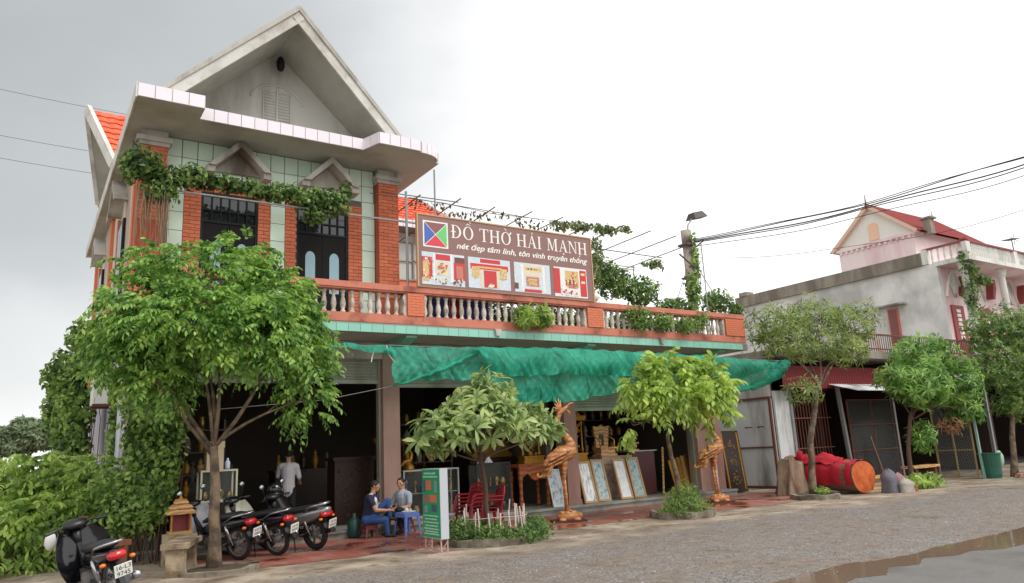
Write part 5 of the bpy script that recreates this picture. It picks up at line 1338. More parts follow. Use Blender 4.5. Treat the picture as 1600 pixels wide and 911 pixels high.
for i in range(19):
    a = R(120+ 300*i/18); a += rr.uniform(-.09,.09); x, y = .62*math.cos(a), .5*math.sin(a); lean = rr.uniform(-.07,.07); h = rr.uniform(.50,.72)
    b = MB(); b.tube([(x,y,.02),(x+lean,y+rr.uniform(-.03,.03),h)], .013, 6); b.build('stake', ms, t)
b = MB(); b.tube([(.635*math.cos(R(120+300*i/18)), .515*math.sin(R(120+300*i/18)), .47+.01*math.sin(i)) for i in range(19)], .005, 4, cap=False); b.build('string', ms, t)
t['label'] = 'ring of white stakes tied with string round the shrub bed'
# ================================================================== MOTORBIKES
m_tyre = M('tyre_rubber', lin(34,32,32), rough=.85, var=.2, scale=20)
m_chrome = M('chrome', lin(190,190,192), rough=.18, var=.05, metal=.9)
m_alloy = M('engine_alloy', lin(128,126,124), rough=.45, var=.2, scale=12, metal=.6)
m_bplas = M('black_plastic', lin(26,26,28), rough=.35, var=.15)
m_gloss = M('black_gloss_paint', lin(22,22,26), rough=.15, var=.1, coat=.4)
m_seat = M('seat_vinyl', lin(34,34,38), rough=.5, var=.15, scale=10)
m_redl = M('tail_lens', lin(190,24,30), rough=.15, var=.05, coat=.5)
m_orl = M('indicator_lens', lin(226,120,40), rough=.15, var=.05)
m_plate = M('plate_white', lin(232,232,226), rough=.4, var=.03)
m_ink = M('plate_ink', lin(40,38,40), rough=.6, var=.02)
m_mirror = M('mirror_glass', lin(214,226,230), rough=.03, var=.02, metal=1.0)
def loft(b, secs, n=14, power=2.4):
    """closed skin through superellipse sections (x, y-half-width, z-centre, z-half-height, y-centre)"""
    rows = []
    for (x, w, zc, h, yc) in secs:
        r_ = []
        for j in range(n):
            t = 2*math.pi*j/n; c, s = math.cos(t), math.sin(t)
            r_.append((x, yc+w*math.copysign(abs(c)**(2/power), c), zc+h*math.copysign(abs(s)**(2/power), s)))
        rows.append(r_)
    k = len(rows); vs = [p for r_ in rows for p in r_]
    fs = [(i*n+j, i*n+(j+1)%n, (i+1)*n+(j+1)%n, (i+1)*n+j) for i in range(k-1) for j in range(n)]
    fs += [tuple(range(n))[::-1], tuple(range((k-1)*n, k*n))]
    return b.add(vs, fs)
def motorbike(label, pos, heading, lean, shield, side, scooter=False, plate_text=None, mirrors=(-1,1)):
    bk = thing('motorbike', label, 'motorbike', (pos[0],pos[1],0), 0, 'motorbikes parked on the forecourt')
    bk.rotation_euler = (lean, 0, heading)
    wr, tr = (.235,.055) if scooter else (.25,.040)
    for wx in (0, 1.24):
        w = MB(); w.torus((wx,0,wr+tr), wr, tr, 28, 8, sx=1.0); tw = w.build('wheel', m_tyre, bk, smooth=True)
        w = MB(); w.torus((wx,0,wr+tr), wr-.035, .014, 28, 6, sx=2.0); w.build('rim', m_alloy, tw, smooth=True)
        w = MB(); q = Matrix.Rotation(R(90),4,'X'); w.lathe([(.03,-.07),(.06,-.06),(.06,.06),(.03,.07)], 12, (wx,0,wr+tr), q)
        if scooter:
            for k in range(5): a = 2*math.pi*k/5; w.bar((wx,0,wr+tr),(wx+(wr-.03)*math.cos(a),0,wr+tr+(wr-.03)*math.sin(a)),.03,.035)
        else:
            for k in range(18):
                a = 2*math.pi*k/18; s = .05 if k % 2 else -.05
                w.tube([(wx+.05*math.cos(a+.4),s,wr+tr+.05*math.sin(a+.4)),(wx+(wr-.03)*math.cos(a),0,wr+tr+(wr-.03)*math.sin(a))], .003, 3, cap=False)
        w.build('hub', m_alloy, tw)
    zc = wr+tr
    b = MB(); b.tube([(.05,0,zc),(.45,0,.36),(.75,0,.42),(1.0,0,.80)], [.035,.05,.05,.04], 8); b.tube([(0,.10,zc),(.42,.10,.34)], .022, 6); b.tube([(0,-.10,zc),(.42,-.10,.34)], .022, 6); b.build('frame', m_bplas, bk)
    b = MB(); q = Matrix.Rotation(R(90),4,'X'); b.lathe([(.05,-.17),(.12,-.15),(.13,-.05),(.13,.08),(.10,.16),(.04,.17)], 14, (.52,0,.33), q)
    b.tube([(.6,0,.34),(.86,0,.37)], [.085,.07], 10)
    for k in range(6): b.box(.64+.035*k,.65+.035*k,-.09,.09,.27,.45)
    b.tube([(.45,-.24,.24),(.45,.24,.24)], .016, 6); b.tube([(.16,-.2,.32),(.16,.2,.32)], .012, 6)
    b.build('engine', m_alloy, bk, smooth=False)
    b = MB(); b.tube([(.75,-.06,.30),(.5,-.13,.20),(.18,-.165,.24),(.12,-.17,.26),(-.30,-.19,.36),(-.33,-.19,.365)], [.018,.02,.022,.048,.055,.03], 10); b.build('exhaust', m_chrome if not scooter else m_alloy, bk, smooth=True)
    for s in (-1,1):
        b = MB(); b.tube([(.0,.125*s,zc),(.10,.135*s,.50)], .012, 6); b.tube([(.04,.128*s,.37),(.10,.135*s,.54),(.13,.135*s,.62)], [.03,.03,.024], 8); b.build('shock_absorber', m_chrome, bk, smooth=True)
    # rear body, seat, rack
    b = MB()
    if scooter: loft(b, [(.72,.07,.50,.07,0),(.55,.15,.55,.14,0),(.25,.19,.60,.15,0),(-.05,.17,.66,.12,0),(-.28,.12,.72,.08,0),(-.40,.06,.755,.035,0)])
    else: loft(b, [(.75,.05,.52,.06,0),(.55,.11,.57,.12,0),(.25,.135,.61,.11,0),(-.02,.12,.65,.085,0),(-.22,.09,.68,.06,0),(-.34,.055,.695,.035,0)])
    b.build('side_cowl', side, bk, smooth=True)
    b = MB(); w_ = .165 if scooter else .125
    loft(b, [(.72,.06,.68,.03,0),(.60,w_*.8,.715,.05,0),(.38,w_,.735,.055,0),(.18,w_,.765,.055,0),(-.05,w_*.95,.79,.05,0),(-.20,w_*.75,.795,.035,0)], 14, 3); b.build('seat', m_seat, bk, smooth=True)
    b = MB(); zt = .80 if not scooter else .84
    b.tube([(.14,.13,.69),(-.05,.14,zt-.02),(-.28,.12,zt+.02),(-.36,.06,zt+.03),(-.36,-.06,zt+.03),(-.28,-.12,zt+.02),(-.05,-.14,zt-.02),(.14,-.13,.69)], .016 if not scooter else .022, 8); b.build('grab_rail', m_chrome, bk, smooth=True)
    b = MB(); tw_ = .115 if not scooter else .15
    loft(b, [(-.26,tw_*.85,.675,.05,0),(-.33,tw_,.67,.055,0),(-.385,tw_*.75,.665,.04,0)], 12, 3); b.build('tail_light', m_redl, bk, smooth=True)
    for s in (-1,1):
        b = MB(); b.ell((-.32,.17*s,.60),(.035,.04,.026),8,6); b.build('indicator', m_orl, bk, smooth=True)
    rows = []
    for k in range(9):
        a = R(40+ k*17); rr_ = wr+tr+.05; w2 = .07
        rows.append([(rr_*math.cos(a),-w2,zc+rr_*math.sin(a)),(rr_*1.04*math.cos(a),0,zc+rr_*1.04*math.sin(a)),(rr_*math.cos(a),w2,zc+rr_*math.sin(a))])
    rows.append([(-.42,-.06,.42),(-.43,0,.42),(-.42,.06,.42)]); rows.append([(-.46,-.055,.33),(-.47,0,.33),(-.46,.055,.33)])
    b = MB(); b.grid(rows); b.build('rear_fender', m_bplas, bk)
    # number plate, tilted
    pm = Matrix.Translation((-.445,0,.50)) @ Matrix.Rotation(R(-14),4,'Y')
    b = MB(); b.box(-.006,.006,-.10,.10,-.075,.075); b.xform(pm); pl_ = b.build('number_plate', m_plate, bk)
    if plate_text:
        for row, txt in enumerate(plate_text):
            cu = bpy.data.curves.new('plate_text', 'FONT'); cu.body = txt; cu.size = .075; cu.align_x = 'CENTER'
            to = bpy.data.objects.new('plate_text', cu); col.objects.link(to)
            me = bpy.data.meshes.new_from_object(to.evaluated_get(bpy.context.evaluated_depsgraph_get())); bpy.data.objects.remove(to)
            for v in me.vertices:
                p_ = pm @ Vector((-.0085, -v.co.x*1.05, v.co.y*1.0+(.012 if row == 0 else -.062))); v.co = p_
            me.materials.clear(); me.materials.append(m_ink); tag(link('plate_digits', me, pl_), kind='stuff')
    else:
        b = MB()       # characters too small to read: worn dark strokes
        rr_ = random.Random(int(pos[0]*100))
        for rw, nn in ((.034,4),(-.03,5)):
            for k in range(nn):
                y0 = -.08+.16*(k+.12)/nn; b.add([(-.0085,y0,rw-.022),(-.0085,y0+.018,rw-.022),(-.0085,y0+.018,rw+.022),(-.0085,y0,rw+.022)],[(0,1,2,3)])
        b.xform(pm); tag(b.build('plate_marks', M('plate_worn_ink', lin(120,118,120), rough=.6, var=.1), pl_), kind='stuff')
    # front: fork, fender, leg shield, handlebar, mirrors
    for s in (-1,1):
        b = MB(); b.tube([(1.24,.075*s,zc),(1.07,.07*s,.72)], [.022,.026], 8); b.build('fork_leg', m_bplas if shield is m_gloss else shield, bk, smooth=True)
    rows = []
    for k in range(10):
        a = R(-5+k*17); rr_ = wr+tr+.035
        rows.append([(1.24+rr_*math.cos(a),-.06,zc+rr_*math.sin(a)-.01),(1.24+rr_*1.06*math.cos(a),0,zc+rr_*1.06*math.sin(a)),(1.24+rr_*math.cos(a),.06,zc+rr_*math.sin(a)-.01)])
    b = MB(); b.grid(rows); b.build('front_fender', shield, bk)
    for s in (-1,1):
        rows = []
        for k in range(8):
            t = k/7; z = .24+.70*t; wdt = .31*math.sin(math.pi*(.22+.56*t)); xb = .84+.12*t-.05*math.sin(math.pi*t)
            rows.append([(xb+.075, .035*s, z), (xb+.06, .035*s+wdt*.35*s, z), (xb+.02, .035*s+wdt*.7*s, z+.01), (xb-.07, .03*s+wdt*s, z+.02)])
        rows2 = [[(p[0]-.016,p[1],p[2]) for p in r_] for r_ in rows]
        b = MB(); b.grid(rows); b.grid(rows2)
        n_ = len(rows)
        for e in (0,3):
            for k in range(n_-1): b.add([rows[k][e],rows[k+1][e],rows2[k+1][e],rows2[k][e]],[(0,1,2,3)])
        for e in (0,n_-1):
            for k in range(3): b.add([rows[e][k],rows[e][k+1],rows2[e][k+1],rows2[e][k]],[(0,1,2,3)])
        b.build('leg_shield', shield, bk, smooth=True)
    b = MB(); b.tube([(.99,0,.70),(.97,0,.92)], [.05,.06], 10); loft(b, [(.86,.05,.99,.03,0),(.90,.13,1.0,.05,0),(.98,.17,1.0,.075,0),(1.07,.12,.98,.09,0),(1.14,.06,.96,.06,0)], 14, 2.4); b.build('head_cowl', m_gloss if shield is not m_gloss else m_bplas, bk, smooth=True)
    b = MB(); b.ell((1.12,0,.97),(.04,.085,.065),12,8); b.build('headlight', m_chrome, bk, smooth=True)
    b = MB(); b.tube([(.90,-.36,.99),(.95,-.2,1.01),(.97,0,1.0),(.95,.2,1.01),(.90,.36,.99)], .012, 8)
    for s in (-1,1): b.tube([(.925,.24*s,1.0),(.895,.37*s,.99)], .021, 8); b.tube([(.97,.22*s,1.0),(.96,.36*s,.98)], .007, 5)
    b.build('handlebar', m_bplas, bk)
    for s in mirrors:
        b = MB(); b.tube([(.94,.2*s,1.02),(.95,.25*s,1.12),(.95,.27*s,1.20)], .007, 5); b.ell((.965,.275*s,1.24),(.016,.07,.048),12,8); mr_ = b.build('mirror', m_bplas, bk, smooth=True)
        b = MB(); b.ell((.952,.275*s,1.24),(.006,.062,.041),12,6); b.build('mirror_face', m_mirror, mr_, smooth=True)
    b = MB(); b.tube([(.42,.12,.26),(.30,.24,.02)], .012, 6); b.tube([(.30,.24,.02),(.26,.25,.012)], .014, 6); b.build('side_stand', m_bplas, bk)
    return bk
m_cream2 = M('cream_shield', lin(214,210,192), rough=.35, var=.06, scale=6, dirt=lin(170,164,146), damt=.25, dscale=6)
m_white2 = M('grey_white_shield', lin(206,206,214), rough=.35, var=.06, scale=6, dirt=lin(160,158,160), damt=.25, dscale=6)
m_silver = M('silver_paint', lin(150,152,154), rough=.25, var=.06, metal=.5, coat=.3)
m_dkblue = M('dark_paint', lin(32,30,36), rough=.25, var=.1, coat=.3)
motorbike('black motorbike parked by the weeds with its number plate towards the road', (1.14,10.80), R(104), R(-14), m_gloss, m_gloss, plate_text=('16-L3','9745'), mirrors=())
motorbike('motorbike with grey white leg shield half hidden by the feathery tree trunk', (3.36,14.05), R(124), R(-10), m_white2, m_dkblue)
motorbike('motorbike with cream leg shield between the silver scooter and the tree trunk', (4.02,14.04), R(122), R(-10), m_cream2, m_dkblue)
motorbike('black and silver scooter parked beside the seated men', (4.80,14.25), R(120), R(-9), m_gloss, m_silver, scooter=True)
b = MB(); b.ell((0,0,.13),(.15,.13,.14),16,10); b.torus((0,0,.06), .125, .02, 20, 6, mat=Matrix.Rotation(R(90),4,'X'))
o = b.build('helmet', m_gloss, smooth=True); o.location = (4.24,15.10,.98); tag(o, 'dark glossy helmet resting on the scooter handlebar', 'helmet')
b = MB(); b.ell((.12,0,.11),(.05,.12,.07),12,8); link('visor', b.mesh('visor', m_pane, True), o)

# ================================================================== BODIES AS ONE CONTINUOUS SKIN
def remesh_skin(name, prims, mats, voxel=.012, smooth_it=4, parent=None):
    """prims: (a, b, ra, rb, material index[, flat]) tapered round members fused into one surface; faces take the material of the nearest member"""
    tmp = MB()
    for pr_ in prims:
        a, b_, ra, rb = Vector(pr_[0]), Vector(pr_[1]), pr_[2], pr_[3]
        d_ = b_-a; L_ = d_.length
        if L_ < 1e-5:
            rad = pr_[5] if len(pr_) > 5 else (ra,ra,ra); tmp.ell(a, rad, 14, 10); continue
        dn = d_/L_; pts = []; rs = []
        for k in range(4): t = R(90-k*30); pts.append(a-dn*ra*math.sin(t)); rs.append(max(ra*math.cos(t), ra*.05))
        for k in range(1,4): pts.append(a.lerp(b_, k/4)); rs.append(ra+(rb-ra)*k/4)
        for k in range(4): t = R(k*30); pts.append(b_+dn*rb*math.sin(t)); rs.append(max(rb*math.cos(t), rb*.05))
        tmp.tube(pts, rs, 12)
    me0 = tmp.mesh(name+'_raw', mats[0]); ob = bpy.data.objects.new('tmp', me0); col.objects.link(ob)
    md = ob.modifiers.new('r','REMESH'); md.mode = 'VOXEL'; md.voxel_size = voxel; md.use_smooth_shade = True
    if smooth_it: ms_ = ob.modifiers.new('s','SMOOTH'); ms_.iterations = smooth_it; ms_.factor = .5
    me = bpy.data.meshes.new_from_object(ob.evaluated_get(bpy.context.evaluated_depsgraph_get())); bpy.data.objects.remove(ob)
    me.name = name; me.materials.clear()
    for m_ in mats: me.materials.append(m_)
    nf_ = len(me.polygons); C_ = np.zeros(nf_*3); me.polygons.foreach_get('center', C_); C_ = C_.reshape(-1,3)
    best = np.full(nf_, 1e9); idx = np.zeros(nf_, np.int32)
    for pr_ in prims:
        a, b_ = np.array(pr_[0], float), np.array(pr_[1], float); d_ = b_-a; l2 = (d_*d_).sum()
        if l2 < 1e-9:
            rad = np.array(pr_[5] if len(pr_) > 5 else (pr_[2],)*3); q = np.linalg.norm((C_-a)/rad, axis=1); dist = (q-1)*rad.min()
        else:
            t = np.clip(((C_-a)@d_)/l2, 0, 1); dist = np.linalg.norm(C_-(a+t[:,None]*d_), axis=1)-(pr_[2]+(pr_[3]-pr_[2])*t)
        w = dist < best; best[w] = dist[w]; idx[w] = pr_[4]
    me.polygons.foreach_set('material_index', idx); me.polygons.foreach_set('use_smooth', np.ones(nf_, bool)); me.update()
    return link(name, me, parent)
m_skin = M('tanned_skin', lin(196,146,116), rough=.55, var=.08, scale=20)
m_hair = M('black_hair', lin(24,20,20), rough=.6, var=.2, scale=40, bump=.3, bscale=200)
m_navy = M('navy_polo', lin(36,40,66), rough=.85, var=.15, scale=30, bump=.15, bscale=120)
m_polow = M('white_polo_panel', lin(218,218,228), rough=.85, var=.06, scale=20)
m_greysh = M('grey_tee', lin(158,166,178), rough=.9, var=.08, scale=12, bump=.15, bscale=80)
m_jean = M('blue_jeans', lin(54,84,140), rough=.9, var=.2, scale=25, bump=.2, bscale=150)
m_darktr = M('dark_trousers', lin(40,36,40), rough=.9, var=.15, scale=20)
m_shoe = M('dark_shoe', lin(34,28,26), rough=.6, var=.1)
m_whsh = M('white_shirt', lin(214,208,216), rough=.85, var=.08, scale=10, bump=.15, bscale=60)
m_eye = M('eye_dark', lin(20,16,16), rough=.3, var=.05)
def frame(fwd, up=(0,0,1)):
    f = Vector(fwd).normalized(); u = Vector(up); l = u.cross(f).normalized(); u = f.cross(l).normalized()
    return f, l, u
def head_prims(c, fwd, up=(0,0,1), s=1.0):
    f, l, u = frame(fwd, up); c = Vector(c); P_ = []
    def e(off, rad, m_=0):
        q = c + f*off[0]*s + l*off[1]*s + u*off[2]*s; P_.append((q, q, 0, 0, m_, (rad*s,rad*s,rad*s)))
    def cap(o1, o2, r1, r2, m_=0):
        P_.append((c+f*o1[0]*s+l*o1[1]*s+u*o1[2]*s, c+f*o2[0]*s+l*o2[1]*s+u*o2[2]*s, r1*s, r2*s, m_))
    cap((-.025,0,.03),(.012,0,.035),.082,.078)          # skull
    cap((.02,0,-.01),(.038,0,-.072),.066,.04)           # face to chin
    cap((.088,0,.012),(.102,0,-.022),.010,.015)         # nose
    cap((.078,-.03,.035),(.078,.03,.035),.016,.016)     # brow
    cap((.075,-.018,-.052),(.075,.018,-.052),.012,.012) # lips
    for s_ in (-1,1):
        cap((-.005,.076*s_,.015),(-.008,.082*s_,-.02),.018,.012)  # ears
        cap((.05,.045*s_,-.005),(.05,.045*s_,-.01),.03,.028)      # cheeks
    cap((-.02,0,-.05),(-.035,0,-.13),.052,.056)         # neck
    return P_
def hair_and_eyes(par, c, fwd, up=(0,0,1), s=1.0, bald=0.0):
    f, l, u = frame(fwd, up); c = Vector(c); Mx = Matrix((f,l,u)).transposed()
    b = MB(); nu, nv = 18, 9; rows = []
    for i in range(nv):
        a = math.pi*.62*i/(nv-1)
        r_ = []
        for j in range(nu+1):
            t = 2*math.pi*j/nu
            front = max(0, math.cos(t)); a2 = a*(1-(.42+bald*.25)*front**1.5)*(1.12-.12*abs(math.sin(t)))
            k = 1+.03*math.sin(7*t+i)
            r_.append(c + Mx @ Vector(((-.012+.104*math.sin(a2)*math.cos(t))*s*k, .089*math.sin(a2)*math.sin(t)*s*k, (.03+.095*math.cos(a2))*s*k)))
        rows.append(r_)
    b.grid(rows)
    inner = [[c+(p-c)*.86 for p in r_] for r_ in rows]
    b.grid(inner); e = len(rows)-1
    for j in range(nu): b.add([rows[e][j],rows[e][j+1],inner[e][j+1],inner[e][j]],[(0,1,2,3)])
    b.build('hair', m_hair, par, smooth=True)
    for s_ in (-1,1):
        b = MB(); b.ell(c+f*.083*s+l*.032*s_*s+u*.012*s, (.009*s,.009*s,.006*s), 8, 6); b.build('eye', m_eye, par, smooth=True)
def hand(P_, wrist, tip_dir, palm_n, m_=0, curl=.5, s=1.0):
    """palm and five fingers of unequal length, bent at the knuckles"""
    f = Vector(tip_dir).normalized(); n = Vector(palm_n).normalized(); l = n.cross(f).normalized(); n = f.cross(l).normalized(); w = Vector(wrist)
    P_.append((w, w+f*.045*s, .026*s, .032*s, m_)); P_.append((w+f*.03*s-l*.016*s, w+f*.078*s-l*.024*s, .022*s, .018*s, m_)); P_.append((w+f*.03*s+l*.016*s, w+f*.078*s+l*.024*s, .022*s, .018*s, m_))
    for k, ln in enumerate((.065,.078,.074,.058)):
        o = w+f*.085*s+l*(-.036+.024*k)*s; d1 = (f+n*curl*.6).normalized(); d2 = (f+n*curl*2.0).normalized()
        a = o+d1*ln*.5*s; P_.append((o,a,.0095*s,.009*s,m_)); P_.append((a,a+d2*ln*.5*s,.009*s,.0075*s,m_))
    o = w+f*.03*s-l*.036*s; a = o+(f*.7-l*.6+n*.3).normalized()*.035*s; P_.append((o,a,.013*s,.011*s,m_)); P_.append((a,a+(f+n*.5-l*.1).normalized()*.03*s,.011*s,.009*s,m_))
    return P_
def shoe(P_, ankle, toe_dir, m_, s=1.0):
    a = Vector(ankle); t = Vector(toe_dir).normalized(); P_.append((a+Vector((0,0,-.035))-t*.035, a+Vector((0,0,-.045))+t*.15, .042*s, .034*s, m_))
def person(label, loc, rz, prims, mats, head_c, head_f, bald=0.0):
    p_ = thing('person', label, 'person', loc, rz)
    remesh_skin('body', prims, mats, .011, 3, p_)
    hair_and_eyes(p_, head_c, head_f, bald=bald)
    return p_
# local frames: x = the way the person faces, z up, origin on the ground below the seat
# man in navy and white polo, sitting low with one knee drawn up, forearms reaching forward
sk, sh_, pa, tr_, fo_ = 0, 1, 2, 3, 4
hc = (.14,0,1.04)
P1 = head_prims(hc, (1,-.1,-.05))
P1 += [((.0,0,.42),(.03,0,.56),.155,.145,sh_),((.03,0,.56),(.06,0,.76),.145,.155,sh_),((.055,-.12,.79),(.055,.12,.79),.095,.095,sh_),((.06,-.06,.84),(.06,.06,.84),.065,.065,pa),((.12,-.10,.76),(.14,-.05,.62),.075,.06,pa),((.12,.10,.76),(.14,.05,.62),.075,.06,pa)]
P1 += [((.05,-.17,.80),(.11,-.225,.69),.068,.062,sh_),((.11,-.225,.69),(.17,-.245,.57),.048,.043,sk),((.17,-.245,.57),(.40,-.18,.55),.042,.028,sk)]
P1 += [((.05,.17,.80),(.12,.21,.71),.068,.060,sh_),((.12,.21,.71),(.18,.22,.66),.048,.043,sk),((.18,.22,.66),(.38,.10,.62),.042,.028,sk)]
hand(P1, (.40,-.18,.55), (1,.15,.1), (0,.3,-1), sk, .7); hand(P1, (.38,.10,.62), (1,-.3,-.1), (0,-.3,-1), sk, .8)
P1 += [((.0,-.09,.38),(.36,-.13,.36),.105,.075,tr_),((.36,-.13,.36),(.40,-.12,.10),.07,.05,tr_),((.02,.09,.40),(.40,.08,.72),.10,.072,tr_),((.40,.08,.72),(.44,.06,.42),.066,.048,tr_),((-.03,-.07,.37),(-.03,.07,.37),.12,.12,tr_)]
shoe(P1, (.40,-.12,.08), (1,-.1,0), fo_); shoe(P1, (.44,.06,.40), (1,0,-.1), fo_)
person('man in navy and white polo and jeans sitting on a low stool', (6.20,15.14,0), R(-26), P1, [m_skin,m_navy,m_polow,m_jean,m_shoe], hc, (1,-.1,-.05))
# man in grey tee, sitting behind the blue stool, turned to the other, holding something dark
hc2 = (.10,0,1.05)
P2 = head_prims(hc2, (1,.25,-.05))
P2 += [((.0,0,.42),(.02,0,.58),.16,.15,sh_),((.02,0,.58),(.04,0,.77),.15,.158,sh_),((.04,-.13,.80),(.04,.13,.80),.095,.095,sh_)]
for s_ in (-1,1):
    P2 += [((.04,.18*s_,.80),(.10,.235*s_,.64),.068,.06,sh_),((.10,.235*s_,.64),(.13,.235*s_,.56),.05,.045,sk),((.13,.235*s_,.56),(.33,.09*s_,.54),.042,.028,sk)]
    hand(P2, (.33,.09*s_,.54), (.8,-.5*s_,.05), (0,-.4*s_,-1), sk, .9)
P2 += [((.0,-.10,.38),(.36,-.16,.42),.105,.075,tr_),((.36,-.16,.42),(.38,-.14,.10),.068,.05,tr_),((.0,.10,.38),(.38,.16,.52),.10,.074,tr_),((.38,.16,.52),(.30,.15,.14),.066,.05,tr_),((-.03,-.07,.37),(-.03,.07,.37),.12,.12,tr_)]
shoe(P2, (.38,-.14,.08), (1,-.1,0), fo_); shoe(P2, (.30,.15,.10), (1,.1,0), fo_)
person('man in a grey tee shirt sitting at the blue plastic stool by the column', (7.13,15.38,0), R(205), P2, [m_skin,m_greysh,m_polow,m_darktr,m_shoe], hc2, (1,.25,-.05), .6)
b = MB(); b.box(-.045,.045,-.012,.012,-.06,.06); o = b.build('phone', m_bplas); o.location = (6.78,15.20,.58); o.rotation_euler = (R(60),0,R(25)); tag(o, 'small dark phone held by the man in grey', 'phone')
# man standing inside the shop with his back turned
hc3 = (.02,0,1.60)
P3 = head_prims(hc3, (1,.2,.05))
P3 += [((0,0,.93),(0,0,1.10),.15,.15,sh_),((0,0,1.10),(.0,0,1.30),.15,.16,sh_),((-.01,-.13,1.36),(-.01,.13,1.36),.09,.09,sh_),((0,0,.84),(0,0,.93),.155,.155,sh_)]
P3 += [((0,-.185,1.36),(.02,-.24,1.12),.062,.055,sh_),((.02,-.24,1.12),(.20,-.22,1.0),.042,.028,sk),((0,.185,1.36),(.08,.24,1.16),.062,.055,sh_),((.08,.24,1.16),(.30,.22,1.22),.042,.028,sk)]
hand(P3, (.20,-.22,1.0), (1,.1,-.2), (0,.3,-1), sk, .6); hand(P3, (.30,.22,1.22), (1,0,.4), (0,-.3,-1), sk, .6)
for s_ in (-1,1): P3 += [((0,.085*s_,.84),(.01,.095*s_,.46),.10,.072,tr_),((.01,.095*s_,.46),(-.01,.10*s_,.08),.066,.05,tr_)]; shoe(P3, (-.01,.10*s_,.08), (1,.15*s_,0), fo_)
person('man in a white shirt standing inside the shop with his back turned', (5.12,17.2,.17), R(62), P3, [m_skin,m_whsh,m_polow,m_darktr,m_shoe], hc3, (1,.2,.05))

# ================================================================== CARVED WOODEN CRANES
def wood_mat(name, c0, c1, scale=3.0, scales=True):
    m, nt, N, L, P = base_mat(name)
    tc = N.new('ShaderNodeTexCoord'); w = N.new('ShaderNodeTexWave'); w.inputs['Scale'].default_value = scale; w.inputs['Distortion'].default_value = 7; w.inputs['Detail'].default_value = 3; w.bands_direction = 'Z'
    L.new(tc.outputs['Object'], w.inputs['Vector'])
    r = N.new('ShaderNodeValToRGB'); r.color_ramp.elements[0].color = c0; r.color_ramp.elements[1].color = c1; L.new(w.outputs['Fac'], r.inputs[0]); L.new(r.outputs[0], P.inputs['Base Color'])
    P.inputs['Roughness'].default_value = .42
    v = N.new('ShaderNodeTexVoronoi'); v.inputs['Scale'].default_value = 16 if scales else 40; L.new(tc.outputs['Object'], v.inputs['Vector'])
    b_ = N.new('ShaderNodeBump'); b_.inputs['Strength'].default_value = .6 if scales else .2; b_.inputs['Distance'].default_value = .02; L.new(v.outputs['Distance'], b_.inputs['Height']); L.new(b_.outputs[0], P.inputs['Normal'])
    return m
m_wood = wood_mat('carved_orange_wood', lin(164,104,60), lin(200,142,92))
m_wood2 = wood_mat('smooth_orange_wood', lin(182,120,72), lin(208,150,100), 2.0, False)
